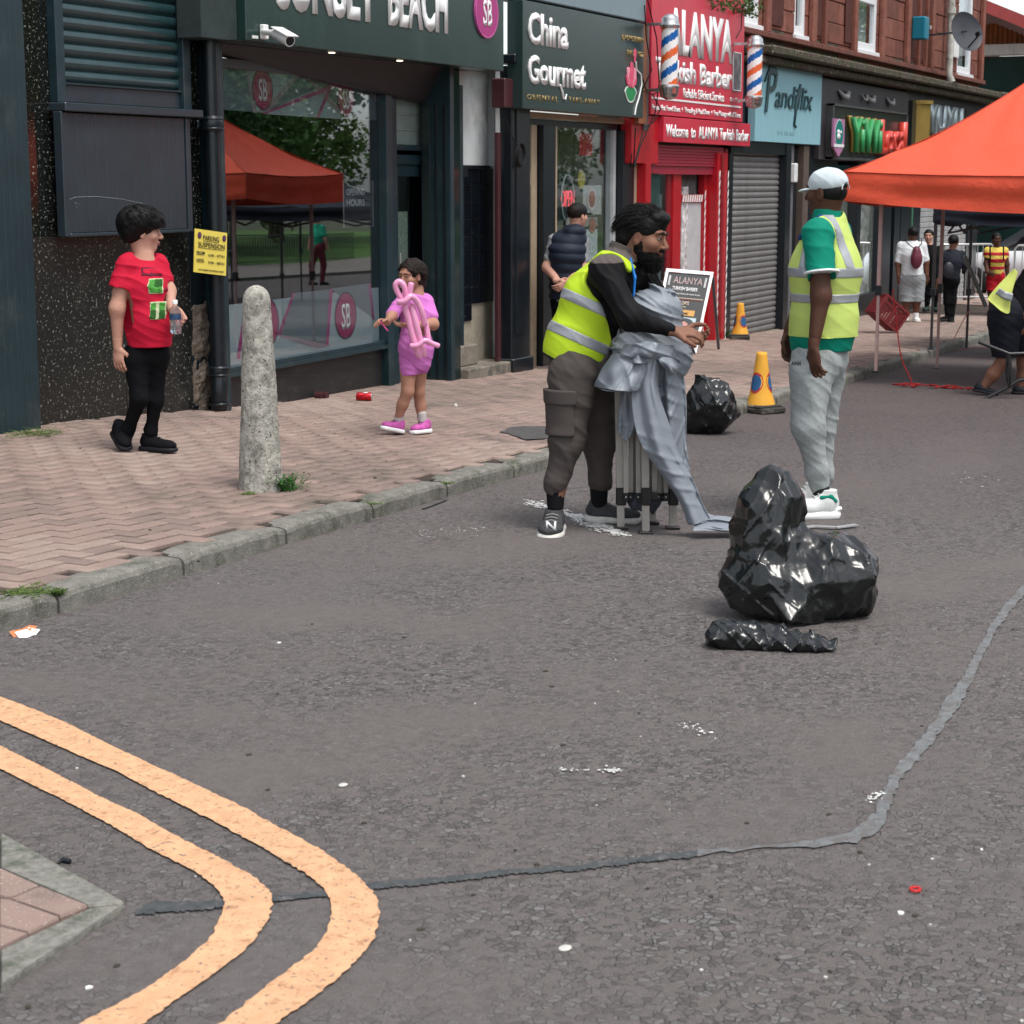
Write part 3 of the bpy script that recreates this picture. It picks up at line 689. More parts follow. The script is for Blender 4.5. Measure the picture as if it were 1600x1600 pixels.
grshut = M('dirty grey roller shutter', (.20, .195, .19), .5, metal=.25, var=.2, vs=5, bump=.15, bs=30, dirt=(.11, .105, .10), ds=2.2, dth=.5, dsoft=.3)
ltblue = M('faded light blue sign', (.24, .46, .52), .5, var=.08, vs=3, stretch=(5, 1, .3))
dkletter = M('dark teal script', (.02, .06, .07), .4)
brownwood = M('brown varnished wood', (.25, .085, .035), .5, var=.2, vs=10, stretch=(6, 6, .6))
steel = M('scratched chrome', (.5, .5, .5), .22, metal=.9, var=.2, vs=30)
alu = M('brushed aluminium', (.55, .55, .54), .38, metal=.7, var=.1)
rubble = M('exposed rubble stone', (.13, .105, .085), .95, var=.35, vs=14, bump=1, bs=30, bd=.02)
GLS = glass_mat('shop window glass', (.90, .93, .93), 2.4)
GLD = glass_mat('door glass', (.80, .86, .86), 2.4)
TFr = TF
# the unseen body of the terrace: floor slabs and party walls so the rooms are closed
body = M('rendered rear wall', (.2, .18, .16), .9)
def part(mb, name, mat, root, label=None):
    o = mb.build(name, mat, root)
    if label: o['label'] = label
    return o
def bx(root, name, x0, x1, y0, y1, z0, z1, mat, b=.004, label=None):
    mb = MB(off=root.location); mb.box(x0, x1, y0, y1, z0, z1, b); return part(mb, name, mat, root, label)
def room(root, x0, x1, z0, z1, y0=8.1, dep=3.0, mat=darkin, flr=None):
    mb = MB(off=root.location)
    mb.box(x0-.05, x0, y0, y0+dep, z0, z1); mb.box(x1, x1+.05, y0, y0+dep, z0, z1); mb.box(x0-.05, x1+.05, y0+dep, y0+dep+.05, z0, z1)
    mb.box(x0-.05, x1+.05, y0, y0+dep+.05, z1, z1+.05); mb.box(x0-.05, x1+.05, y0, y0+dep+.05, z0-.05, z0); return part(mb, 'interior', mat, root)
# ================= granite fronted shop with louvred shutter (left)
gs = empty('granite_shopfront', (9.9, 7.75, .15), 'polished black granite shopfront with teal louvred shutter above grey boards, leftmost', 'shopfront')
for (a, b_, c, d) in ((9.03, 9.42, 2.135, 3.4), (9.03, 9.42, 1.425, 2.131), (10.70, 10.92, 2.135, 3.4), (10.70, 10.92, 1.425, 2.131)):
    bx(gs, 'granite_tile', a, b_, 7.75, 7.80, c, d, granite, .002)
for (a, b_, m_) in ((9.03, 10.003, granlow), (10.007, 10.755, granlow), (10.759, 10.92, blackp)):
    bx(gs, 'granite_tile', a, b_, 7.752, 7.80, .05, 1.421, m_, .002)
for i in range(14): bx(gs, 'timber_board', 8.19+i*.0585, 8.19+i*.0585+.0563, 7.66, 7.70, .05, 3.4, teal, .004)
bx(gs, 'trim', 9.005, 9.03, 7.665, 7.79, .05, 3.4, teal)
bx(gs, 'timber_wall', 4.0, 8.185, 7.68, 7.76, -.1, 3.4, teal)
bx(gs, 'frame_post', 9.34, 9.42, 7.68, 7.75, 2.24, 3.4, teal); bx(gs, 'frame_post', 10.655, 10.74, 7.68, 7.75, 2.24, 3.4, teal)
def slat_mesh(L_, h, d, mat, name='slat', n=7):
    out = [(0, 0), (.012, 0)]; mb = MB()
    prof = [(0.010, .0), (0.0, .010)]
    for i in range(n): a = math.pi*i/(n-1); prof.append((-d*math.sin(a), .012+(h-.020)*(1-math.cos(a))/2))
    prof += [(0, h-.006), (.010, h)]
    k = len(prof); vs = [(x_, y, z) for x_ in (0, L_) for y, z in prof]
    mb.add(vs, [(i, i+1, i+1+k, i+k)[::-1] for i in range(k-1)], mat, False); return mb.mesh(name)
sm = slat_mesh(1.235, .082, .017, tealdk)
for i in range(13):
    o = link('slat', sm, gs); o.location = Vector((9.42, 7.735, 2.362+i*.082))-gs.location
bx(gs, 'shutter_bottom_bar', 9.43, 10.65, 7.715, 7.745, 2.245, 2.36, slate)
bx(gs, 'shutter_rail', 9.42, 10.66, 7.70, 7.715, 2.352, 2.364, teal, .002)
bx(gs, 'sill', 9.32, 10.775, 7.61, 7.75, 2.185, 2.238, slate, .006)
for i in range(13):
    a = 9.37+i*.0955; bx(gs, 'timber_board', a, a+.0925, 7.655, 7.70, 1.435, 2.18, slate, .004)
bx(gs, 'trim', 9.315, 9.367, 7.645, 7.71, 1.415, 2.183, slate); bx(gs, 'trim', 10.615, 10.665, 7.645, 7.71, 1.415, 2.183, slate); bx(gs, 'trim', 9.367, 10.615, 7.645, 7.71, 1.412, 1.434, slate)
bx(gs, 'wall', 4, 10.95, 7.80, 8.0, -.2, 3.4, blackp)
# scratches and a chalk scribble on the boards
scr = M('pale scratch', (.30, .33, .34), .7)
mb = MB(off=gs.location); pts = [at_y(x, y, 7.653) for x, y in ((107, 312), (118, 308), (150, 307), (190, 311), (222, 318), (245, 328))]; mb.tube(pts, .0012, 4, scr)
mb.tube([at_y(*p, 7.653) for p in ((117, 316), (125, 320), (120, 325), (117, 316))], .0012, 4, scr); part(mb, 'scratch', scr, gs)
# rubble patch and drainpipe
rb = MB(off=gs.location); vs = []; nx, nz = 10, 40
for i in range(nz+1):
    for j in range(nx+1):
        x_, z_ = 10.745+.24*j/nx, .02+.90*i/nz; e_ = min(j, nx-j, 2)/2*min(i+1, nz-i, 2)/2; n_ = mnoise.noise(Vector((x_*14, 1, z_*9)))+.5*mnoise.noise(Vector((x_*40, 4, z_*30)))
        vs.append((x_+.012*mnoise.noise(Vector((z_*20, 3, j))), 7.765-e_*(.03+.035*n_), z_))
rb.add(vs, [(i*(nx+1)+j, i*(nx+1)+j+1, (i+1)*(nx+1)+j+1, (i+1)*(nx+1)+j) for i in range(nz) for j in range(nx)])
part(rb, 'exposed_stone', rubble, gs)
dp = empty('drainpipe', (10.885, 7.62, .17), 'black cast iron drainpipe between granite shopfront and green shop window', 'drainpipe')
mb = MB(off=dp.location); mb.tube([(10.885, 7.62, .16), (10.885, 7.62, 3.5)], .052, 18); part(mb, 'pipe', blackp, dp)
for z0, z1, r_ in ((2.10, 2.20, .075), (2.112, 2.122, .083), (2.178, 2.188, .083), (.40, .47, .075), (.405, .415, .085), (.455, .465, .085), (.155, .40, .062), (.19, .21, .08)):
    mb = MB(off=dp.location); mb.lathe([(r_*.96, z0), (r_, z0+.004), (r_, z1-.004), (r_*.96, z1)], (10.885, 7.62, 0), 18); part(mb, 'collar', blackp, dp)
bx(dp, 'bracket', 10.79, 10.98, 7.67, 7.70, 2.12, 2.17, blackp)
# parking sign
ps = empty('parking_sign', (10.9, 7.545, 1.15), 'yellow parking suspension notice strapped to the black drainpipe', 'sign')
yel = M('yellow notice card', (.74, .60, .10), .5, var=.05, vs=3); navy = M('dark printed ink', (.03, .025, .03), .6); purp = M('purple roundel', (.10, .03, .12), .5)
pz = [at_y(305, 357, 7.545), at_y(355, 364, 7.545), at_y(353, 431, 7.545), at_y(303, 425, 7.545)]
q = MB(off=ps.location); q.add([p for p in pz]+[p+Vector((0, .006, 0)) for p in pz], [(3, 2, 1, 0), (4, 5, 6, 7), (0, 1, 5, 4), (1, 2, 6, 5), (2, 3, 7, 6), (3, 0, 4, 7)]); part(q, 'board', yel, ps)
pu = (pz[0]-pz[3]); px_ = (pz[1]-pz[0]); ZZ = lambda u, v: pz[3]+px_*u+pu*v-Vector((0, .003, 0))
kw = dict(ax=px_, upv=pu, off=ps.location, thick=.0012)
for (t, u, v, h, w, bd) in (('PARKING', .24, .765, .034, .50, .003), ('SUSPENSION', .10, .60, .034, .82, .003), ('FROM', .06, .43, .020, .24, .004), ('6:00 - 07TH', .42, .40, .018, .50, .0), ('UNTIL', .06, .26, .020, .24, .004), ('9:00 - 08TH', .42, .23, .018, .50, .0), ('AUTHORISED FOR SPECIAL EVENT', .12, .055, .010, .80, .01)):
    text(t, h, navy, ps, ZZ(u, v), fit=px_.length*w, bold=bd, **kw)
q = MB(off=ps.location)
for u, v, w in ((.24, .735, .50), (.10, .57, .82), (.06, .41, .22), (.06, .24, .22)): q.add([ZZ(u, v), ZZ(u+w, v), ZZ(u+w, v+.012), ZZ(u, v+.012)], [(0, 1, 2, 3)])
part(q, 'rule', navy, ps)
for u in (.13, .90):
    q = MB(off=ps.location); c = ZZ(u, .86); q.lathe([(.0215, -.0015), (.0215, .0)], c, 20, navy, 'y', False); q.lathe([(.017, -.0025), (.017, -.0014)], c, 20, purp, 'y', False); q.build('roundel', None, ps)
# ================= green fronted shop
sb = empty('green_shopfront', (13.0, 7.7, 0), 'dark green shopfront with big reflecting window and magenta roundels', 'shopfront')
YG0, YG1 = 7.80, 7.985; XG0, XG1 = 11.20, 13.86
def gy(x, d=0): return YG0+(YG1-YG0)*(x-XG0)/(XG1-XG0)+d
def gbox(name, x0, x1, z0, z1, d0, d1, mat, label=None):
    """box lying in the slanted window plane"""
    mb = MB(off=sb.location); mb.prism([(x0, gy(x0, d0)), (x1, gy(x1, d0)), (x1, gy(x1, d1)), (x0, gy(x0, d1))], z0, z1, plane='xy')
    o = part(mb, name, mat, sb, label); 
    bm = bmesh.new(); bm.from_mesh(o.data); bmesh.ops.recalc_face_normals(bm, faces=bm.faces); bm.to_mesh(o.data); bm.free(); return o
# pilaster mouldings left of the window
for a, b_, y in ((10.955, 11.00, 7.60), (11.00, 11.055, 7.64), (11.055, 11.12, 7.68)): bx(sb, 'pilaster', a, b_, y, 7.82, .02, 2.75, teal, .004)
bx(sb, 'pilaster_strip', 11.12, 11.15, 7.70, 7.82, .02, 2.72, maroonp, .003)
gbox('window_frame', 11.15, 11.235, .34, 2.62, -.04, .06, teal)
gbox('window_glass', 11.235, 13.80, .42, 2.60, 0, .006, GLS)
gbox('sill', 11.15, 13.98, .355, .385, -.075, .08, teal); gbox('sill', 11.15, 13.95, .386, .42, -.05, .06, teal)
gbox('stall_riser', 11.15, 13.96, -.1, .353, -.01, .06, stall)
bx(sb, 'mullion', 13.80, 13.90, 7.90, 8.06, -.02, 2.62, teal, .005); bx(sb, 'mullion', 13.90, 14.03, 7.93, 8.06, -.02, 2.62, teal, .005)
gbox('window_head', 11.235, 13.80, 2.56, 2.62, -.03, .05, teal)
# soffit: the sloping lintel in front of the recessed glass
soff = M('dark plum soffit', (.020, .017, .021), .5, var=.2)
mb = MB(off=sb.location); mb.add([(10.95, 7.43, 2.715), (15.05, 7.43, 2.735), (15.05, 8.1, 2.735), (10.95, 8.1, 2.715), (11.15, 7.70, 2.55), (14.5, 7.70, 2.40)], [(0, 1, 2, 3)]); part(mb, 'soffit', soff, sb)
mb = MB(off=sb.location)
mb.add([(11.15, 7.72, 2.712), (14.48, 7.72, 2.73), (14.48, 7.90, 2.43), (11.15, 7.80, 2.64), (14.48, 8.0, 2.43), (11.15, 7.81, 2.64)], [(0, 3, 2, 1), (3, 5, 4, 2)]); part(mb, 'lintel', soff, sb)
spot = M('warm downlight', (.9, .8, .6), .5, emit=(1, .82, .55), es=3)
for px, py in ((522, 82), (628, 98)):
    p = at_y(px, py, 7.50); mb = MB(off=sb.location); mb.lathe([(.035, 0), (.035, .014)], (p.x, 7.52, 2.712), 16, alu); mb.lathe([(.025, -.003), (.025, 0)], (p.x, 7.52, 2.712), 14, spot); mb.build('downlight', None, sb)
# fascia and sign lettering
bx(sb, 'fascia', 11.05, 15.07, 7.43, 7.62, 2.715, 3.62, green, .006)
bx(sb, 'fascia_end', 10.62, 11.045, 7.50, 7.70, 2.71, 3.62, M('rough grey green render', (.03, .042, .042), .8, var=.2, bump=.6, bs=40), .004)
bx(sb, 'wall', 10.95, 15.3, 7.62, 8.4, 2.74, 3.7, blackp, .0)
text('SUNSET', .42, whitel, sb, (11.43, 7.43, 2.985), fit=1.40, bold=.04, thick=.008, off=sb.location)
text('BEACH', .42, whitel, sb, (13.02, 7.43, 2.985), fit=.99, bold=.04, thick=.008, off=sb.location)
def roundel(root, c, r_, mat, ring, txt=True, th=.012, letter=whitel, nrm=None, ys=1.0):
    mb = MB(off=root.location); mb.lathe([(r_, -th), (r_, 0)], c, 36, ring, 'y', False); mb.lathe([(r_*.93, -th-.002), (r_*.93, -th+.001)], c, 36, mat, 'y', False); o = mb.build('roundel', None, root)
    w = r_*.78
    text('SB', r_*1.02, letter, o, (c[0], c[1]-th-.0025, c[2]-r_*.51), fit=w, bold=.02, thick=.003, off=root.location, align='CENTER')
roundel(sb, (14.71, 7.43, 3.19), .215, magenta, M('pink vinyl rim', (.55, .10, .33), .4), th=.02)
bx(sb, 'maker_label', 11.12, 11.19, 7.425, 7.43, 2.735, 2.755, white, 0)
# vinyl bands inside the glass
def gpoly(name, pts, mat, d=.010):
    mb = MB(off=sb.location); n = len(pts)
    vs = [(x, gy(x, d), z) for x, z in pts]+[(x, gy(x, d+.0015), z) for x, z in pts]; mb.add(vs, [list(range(n)), list(range(n, 2*n))[::-1]]); return part(mb, name, mat, sb)
def gx(px, py): p = at_y(px, py, 7.9); 
def gp(px, py):
    d = ray(px, py); sl = (YG1-YG0)/(XG1-XG0); k = (YG0-sl*XG0)/(d.y-sl*d.x); return (k*d.x, EYE+k*d.z)
gbox('vinyl_band', 11.235, 13.80, 2.262, 2.60, .014, .016, greyv2); gbox('vinyl_band', 11.235, 13.80, .42, .87, .014, .016, greyv)
gpoly('vinyl_shape', [gp(385, 108), gp(398, 172), gp(414, 176), gp(470, 112), gp(455, 108)], greyv, .012)
gpoly('vinyl_shape', [gp(414, 178), gp(470, 150), gp(505, 135), gp(540, 186), gp(500, 184)], greyv, .0125)
gpoly('vinyl_shape', [gp(470, 112), gp(476, 112), gp(552, 186), gp(540, 186)], pinkv, .0115)
gpoly('vinyl_shape', [gp(470, 112), gp(474, 114), gp(420, 177), gp(400, 175), gp(412, 172)], pinkv, .0112)
gpoly('vinyl_shape', [gp(384, 102), gp(388, 104), gp(404, 176), gp(398, 176)], pinkv, .0112)
gpoly('vinyl_shape', [gp(412, 177), gp(418, 178), gp(540, 132), gp(535, 125)], magenta, .0108)
gpoly('vinyl_shape', [gp(496, 184), gp(500, 185), gp(520, 138), gp(516, 136)], magenta, .0105)
gpoly('vinyl_shape', [gp(572, 136), gp(598, 145), gp(600, 170)], pinkv, .0112)
for A_, B_, C_, D_ in (((483, 457), (519, 451), (513, 538), (440, 523)),): gpoly('vinyl_shape', [gp(463, 458), gp(517, 452), gp(513, 538), gp(440, 523)], greyv2, .0122)
gpoly('vinyl_shape', [gp(520, 451), gp(577, 443), gp(585, 497), gp(562, 480), gp(530, 460)], greyv2, .0122)
for l in (([gp(463, 458), gp(459, 459), gp(436, 523), gp(440, 524)]), ([gp(517, 452), gp(522, 452), gp(515, 540), gp(511, 539)]), ([gp(577, 443), gp(581, 443), gp(587, 500), gp(584, 498)])): gpoly('vinyl_shape', l, magenta, .0108)
gpoly('vinyl_shape', [gp(440, 523), gp(440, 527), gp(500, 545), gp(513, 541), gp(513, 538)], pinkv, .0112)
gpoly('vinyl_shape', [gp(388, 470), gp(385, 470), gp(372, 560), gp(377, 562)], magenta, .0108)
lett = M('silver window letters', (.50, .52, .53), .4)
for (px, py, r_) in ((412, 139, .155), (542, 154, .150), (542, 493, .195), (418, 505, .195)):
    x_, z_ = gp(px, py); mb = MB(off=sb.location); y_ = gy(x_, .0100)
    mb.lathe([(r_, -.0003), (r_, .0)], (x_, y_-.0008, z_), 40, M('dark roundel rim', (.02, .01, .03), .4), 'y', False); mb.lathe([(r_*.93, 0), (r_*.93, .0003)], (x_, y_-.0018, z_), 40, maroonv, 'y', False)
    for k in range(len(mb.v)):   # follow the slant of the glass
        v = mb.v[k]; mb.v[k] = (v[0], v[1]+(v[0]+sb.location.x-x_)*(YG1-YG0)/(XG1-XG0), v[2])
    o = mb.build('roundel', None, sb)
    text('SB', r_*1.06, lett, o, (x_, y_-.003, z_-r_*.53), ax=(1, (YG1-YG0)/(XG1-XG0), 0), fit=r_*.8, bold=.02, thick=.001, off=sb.location, align='CENTER')
# opening hours card frame inside
p0, p1 = gp(539, 282), gp(586, 354); gpoly('hours_card', [(p0[0], p0[1]), (p1[0], p0[1]), (p1[0], p1[1]), (p0[0], p1[1])], darkin, .02)
mb = MB(off=sb.location)
for xx in (p0[0], p1[0]): mb.box(xx-.006, xx+.006, gy(xx, .016), gy(xx, .019), p1[1], p0[1])
part(mb, 'card_holder', alu, sb)
for i, t in enumerate(('OPENING', 'HOURS')): text(t, .055, lett, sb, (p0[0]+.05, gy(p0[0], .018), p0[1]-.12-i*.085), ax=(1, .07, 0), fit=.33, bold=.02, thick=.001, off=sb.location)
room(sb, 11.16, 14.9, 0.0, 2.60, 8.12, 3.2)
inm = M('pale partition', (.30, .31, .29), .8); bx(sb, 'counter', 11.5, 12.9, 9.6, 9.7, 0.0, 1.25, inm); bx(sb, 'counter_top', 11.4, 13.1, 9.4, 9.9, 1.25, 1.29, M('counter timber', (.2, .15, .1), .5))
for i in range(4): bx(sb, 'shelf', 13.2, 14.6, 10.9, 11.2, .6+i*.45, .63+i*.45, M('counter timber'), 0)
# door, transom
bx(sb, 'transom_bar', 14.03, 14.93, 7.95, 8.05, 2.02, 2.07, teal); bx(sb, 'transom_bar', 14.03, 14.93, 7.97, 8.05, 1.90, 1.985, teal)
frost = M('ribbed frosted glass', (.20, .25, .23), .35, var=.12, vs=12, spec=.5)
bx(sb, 'transom_window', 14.07, 14.76, 8.0, 8.01, 2.07, 2.45, frost, 0)
for z_ in (2.19, 2.32): bx(sb, 'glazing_bar', 14.07, 14.76, 7.992, 8.0, z_, z_+.006, alu, 0)
bx(sb, 'glazing_bar', 14.755, 14.775, 7.97, 8.01, 2.05, 2.5, alu, 0); bx(sb, 'door_side', 14.77, 14.94, 7.98, 8.06, -.05, 2.5, teal)
bx(sb, 'door_frame', 14.03, 14.09, 7.96, 8.05, -.05, 1.90, teal)
dr = bx(sb, 'door', 14.09, 14.11, 7.99, 8.04, -.03, 1.90, teal); 
for (a, b_, c, d) in ((14.67, 14.79, -.03, 1.90), (14.11, 14.67, 1.80, 1.90), (14.11, 14.67, -.03, .28)): bx(dr, 'door_rail', a, b_, 7.99, 8.04, c, d, teal, .004)
for o in [o for o in COL.objects if o.parent == dr]: o.location = sb.location-Vector((0, 0, 0)); 
for o in [o for o in COL.objects if o.parent == dr]: o.location = (0, 0, 0); o.data.transform(Matrix.Translation(-sb.location))
bx(sb, 'door_glass', 14.11, 14.67, 8.01, 8.016, .28, 1.80, GLD, 0)
bx(sb, 'door_notice', 14.12, 14.36, 8.02, 8.024, .95, 1.50, M('printed notice', (.4, .42, .34), .6, var=.5, vs=40), 0)
bx(sb, 'door_handle', 14.115, 14.13, 7.955, 7.975, .85, 1.15, alu, .002)
bx(sb, 'threshold', 14.03, 14.94, 7.93, 8.08, -.1, -.035, M('white worn step', (.4, .41, .38), .8, var=.3), .004)
for i, (z0, c) in enumerate(((1.72, (.5, .2, .03)), (1.62, (.05, .25, .4)), (1.55, (.4, .4, .4)))): bx(sb, 'sticker', 14.115, 14.145, 8.003, 8.008, z0-.08, z0, M('sticker%d' % i, c, .5), 0)
# right-hand pilaster
for ya_, yb_, m_ in ((7.70, 7.73, blackp), (7.79, 7.81, blackp), (7.86, 7.93, M('glossy green black panel', (.012, .022, .022), .08, var=.2))): bx(sb, 'pilaster_bead', 14.478, 14.49, ya_, yb_, -.05, 2.4, m_, .002)
bx(sb, 'pilaster', 14.49, 14.56, 7.66, 7.95, -.1, 2.73, teal); bx(sb, 'pilaster', 14.94, 15.0, 7.80, 8.1, -.1, 2.6, teal)
bx(sb, 'pilaster_face', 14.565, 14.74, 7.70, 7.95, -.1, 2.73, M('glossy green black panel', (.012, .022, .022), .08, var=.2), .003)
# ================= common close entrance
ce = empty('close_entrance', (15.1, 7.9, -.05), 'open tenement close entrance with white upper wall and black tiled lower wall', 'entrance')
bx(ce, 'wall', 14.80, 15.75, 7.93, 8.03, 1.90, 2.75, whiterend, 0)
bx(ce, 'dado_band', 14.80, 15.75, 7.91, 7.93, 1.87, 1.905, blackp, 0)
for i in range(7):
    for j in range(12):
        x0, z0 = 14.80+i*.15, .02+j*.155
        if z0 < .62 and 15.25 < x0 < 15.75 and not (z0 > .45 and x0 < 15.3): continue
        if z0 < .36 and x0 > 15.1: continue
        bx(ce, 'wall_tile', x0, x0+.1475, 7.925, 7.94, z0, z0+.1525, btile, .002)
bx(ce, 'backing_wall', 14.80, 15.9, 7.94, 7.98, -.1, 1.90, beige, 0)
bx(ce, 'side_wall', 14.745, 14.80, 7.95, 8.6, -.1, 2.8, btile, 0); bx(ce, 'side_wall', 15.86, 15.9, 7.75, 8.6, -.1, 2.8, whiterend, 0)
bx(ce, 'ceiling', 14.7, 15.9, 7.8, 8.7, 2.76, 2.80, whiterend, 0)
bx(ce, 'step', 14.75, 15.86, 7.62, 7.80, -.2, .10, stonestep, .012); bx(ce, 'step', 14.75, 15.22, 7.77, 7.95, .10, .29, stonestep, .012); bx(ce, 'step', 14.75, 15.86, 7.802, 7.95, .0, .105, stonestep, .012)
bx(ce, 'conduit', 15.50, 15.56, 7.70, 7.74, .10, 2.2, maroonp, .004); bx(ce, 'white_trim', 15.60, 15.64, 7.74, 7.78, 1.80, 2.8, white, .002)
ab = empty('alarm_box', (15.52, 7.66, 2.55), 'small dark maroon alarm box high on the close entrance wall', 'alarm box')
bx(ab, 'case', 15.44, 15.63, 7.60, 7.74, 2.42, 2.68, maroonp, .01)
ww = M('black cable', (.01, .01, .01), .6)
cc = empty('cable_coil', (15.72, 7.55, 1.95), 'coil of black cable hanging on the black pillar', 'cable')
mb = MB(off=cc.location)
for k in range(4):
    pts = [(15.70+.085*math.cos(a)+.004*k, 7.585-.006*k, 1.99+.10*math.sin(a)+.006*k) for a in np.linspace(0, 6.283, 26)]; mb.tube(pts, .006, 6, ww)
mb.tube([(15.66, 7.59, 2.06), (15.60, 7.66, 2.3), (15.64, 7.66, 2.42)], .005, 6, ww); part(mb, 'loop', ww, cc)
# black pillar
bp_ = empty('black_pillar', (15.76, 7.6, 0), 'black painted pillar between close entrance and takeaway', 'pillar')
bx(bp_, 'shaft', 15.62, 16.02, 7.62, 7.80, -.1, 2.80, blackp, .01); bx(bp_, 'shaft_panel', 15.70, 15.92, 7.607, 7.625, .35, 2.65, blackp, .004)
bx(bp_, 'capital', 15.57, 16.05, 7.56, 7.80, 2.82, 2.90, blackp, .01); bx(bp_, 'base', 15.60, 16.04, 7.59, 7.80, -.15, .12, blackp, .01)
bx(bp_, 'upper_glass', 15.10, 15.55, 7.70, 7.72, 2.90, 3.6, M('pale frosted panel', (.35, .42, .44), .3), 0)
mb = MB(off=bp_.location)
for pts in ([(15.28, 7.68, 3.7), (15.30, 7.68, 3.2), (15.36, 7.68, 2.9)], [(15.40, 7.68, 3.7), (15.33, 7.67, 3.3), (15.30, 7.68, 2.9)]): mb.tube(pts, .006, 6, ww)
part(mb, 'loose_cable', ww, bp_)
# ================= takeaway
ch = empty('takeaway_shopfront', (17.5, 7.7, -.1), 'dark green takeaway shopfront with beige window frames and white lettering', 'shopfront')
sg = bx(ch, 'sign_board', 15.60, 18.52, 7.50, 7.66, 2.415, 3.375, chgreen, .006)
def serif(t, size, x, z, fitw):
    text(t, size, whitel, ch, (x, 7.50, z), fit=fitw, bold=.034, thick=.008, off=ch.location)
serif('China', .275, 15.71, 3.01, .88); serif('Gourmet', .25, 15.71, 2.655, 1.30)
# flourish under the R and swelling serifs, added as curved strokes
mb = MB(off=ch.location)
mb.tube([(16.40, 7.492, 2.66), (16.45, 7.492, 2.60), (16.47, 7.492, 2.54), (16.52, 7.492, 2.53), (16.55, 7.492, 2.58)], [.012, .013, .012, .010, .006], 6, whitel)
mb.tube([(15.735, 7.492, 3.20), (15.72, 7.492, 3.13), (15.74, 7.492, 3.05)], [.01, .022, .01], 6, whitel); mb.tube([(15.735, 7.492, 2.86), (15.72, 7.492, 2.78), (15.74, 7.492, 2.70)], [.01, .022, .01], 6, whitel)
part(mb, 'flourish', whitel, ch)
text('ORIENTAL', .05, gold, ch, (15.69, 7.50, 2.50), fit=.68, bold=.006, thick=.004, off=ch.location, space=1.3); text('TAKE-AWAY', .05, gold, ch, (16.62, 7.50, 2.512), fit=.74, bold=.006, thick=.004, off=ch.location, space=1.3)
text('@ HOMEDELIVERY', .055, gold, ch, (17.92, 7.50, 3.18), fit=.58, bold=.004, thick=.004, off=ch.location); text('0141 237 1022', .05, gold, ch, (18.06, 7.50, 3.04), fit=.44, bold=.004, thick=.004, off=ch.location)
pk = M('lotus pink', (.65, .08, .16), .45, var=.25, vs=20); pk2 = M('lotus light pink', (.75, .30, .38), .45); gr = M('leaf green', (.02, .25, .08), .45); 
def petal(cx, cz, L_, w_, ang, mat, y):
    mb = MB(off=ch.location); n = 14; pts = []
    for i in range(n):
        t = 2*math.pi*i/n; a, b_ = math.sin(t)*w_*(1 if math.cos(t) < 0 else .75), (1-math.cos(t))/2*L_
        pts.append((cx+a*math.cos(ang)+b_*math.sin(ang), y, cz-a*math.sin(ang)+b_*math.cos(ang)))
    vs = pts+[(p[0], p[1]+.01, p[2]) for p in pts]; mb.add(vs, [list(range(n)), [k+n for k in range(n)][::-1]]+[(i, (i+1) % n, (i+1) % n+n, i+n) for i in range(n)]); part(mb, 'petal', mat, ch)
mb = MB(off=ch.location); pts = [(18.13+.16*math.cos(a), 7.496, 2.60+.075*math.sin(a)) for a in np.linspace(0, 2*math.pi, 18)[:-1]]
petal(18.17, 2.56, .18, .17, R(0), whitel, 7.497); petal(18.17, 2.575, .15, .15, R(0), gr, 7.495)
for a_, l_, m_ in ((-50, .17, pk), (50, .17, pk), (-28, .22, pk2), (28, .22, pk2), (0, .25, pk), (-12, .17, pk), (14, .16, pk2)): petal(18.17, 2.72, l_, .055, R(a_), m_, 7.493-.001*(90-abs(a_))/10)
petal(18.26, 2.97, .14, .035, R(8), pk, 7.494)
mb.tube([(18.28, 7.492, 2.98), (18.30, 7.492, 2.90), (18.42, 7.492, 2.86), (18.45, 7.492, 2.76), (18.38, 7.492, 2.62), (18.30, 7.492, 2.52), (18.27, 7.492, 2.44)], .009, 6, whitel); part(mb, 'stem', whitel, ch)
upf = bx(ch, 'upper_fascia', 15.6, 18.62, 7.52, 7.8, 3.40, 4.05, bluegrey, .01); bx(ch, 'fascia_shadow_gap', 15.6, 18.6, 7.60, 7.75, 3.377, 3.398, blackp, 0)
bx(ch, 'end_post', 18.55, 18.78, 7.56, 7.75, 2.36, 3.38, brownwood); bx(ch, 'end_post', 18.79, 18.92, 7.60, 7.75, 2.30, 3.38, M('grey post', (.12, .12, .125), .7))
for (n_, a, b_, y, z0, z1, m_) in (('head_rail', 16.02, 18.86, 7.70, 2.355, 2.41, beigep), ('head_rail', 16.02, 18.86, 7.76, 2.29, 2.352, blackp),
        ('door_post', 16.30, 16.42, 7.74, -.2, 2.29, beigep), ('door_frame', 16.02, 16.06, 7.74, -.2, 2.29, beigep), ('door_transom', 16.06, 16.30, 7.75, 1.72, 1.83, beigep),
        ('post', 16.44, 16.72, 7.68, -.25, 2.29, blackp), ('post', 16.735, 16.80, 7.70, -.22, 2.29, beigep), ('post', 18.44, 18.76, 7.69, -.28, 2.29, blackp), ('post', 18.77, 18.86, 7.70, -.28, 2.35, beigep),
        ('window_sill', 16.80, 18.42, 7.66, .42, .47, beigep), ('window_frame', 16.80, 16.85, 7.76, .47, 2.29, beigep), ('window_frame', 18.36, 18.42, 7.76, .47, 2.29, M('pale grey upvc', (.45, .46, .47), .5)),
        ('stall_riser', 16.80, 18.42, 7.70, -.28, .42, M('grey painted riser', (.065, .075, .085), .6, var=.15))):
    bx(ch, n_, a, b_, y, y+.10, z0, z1, m_)
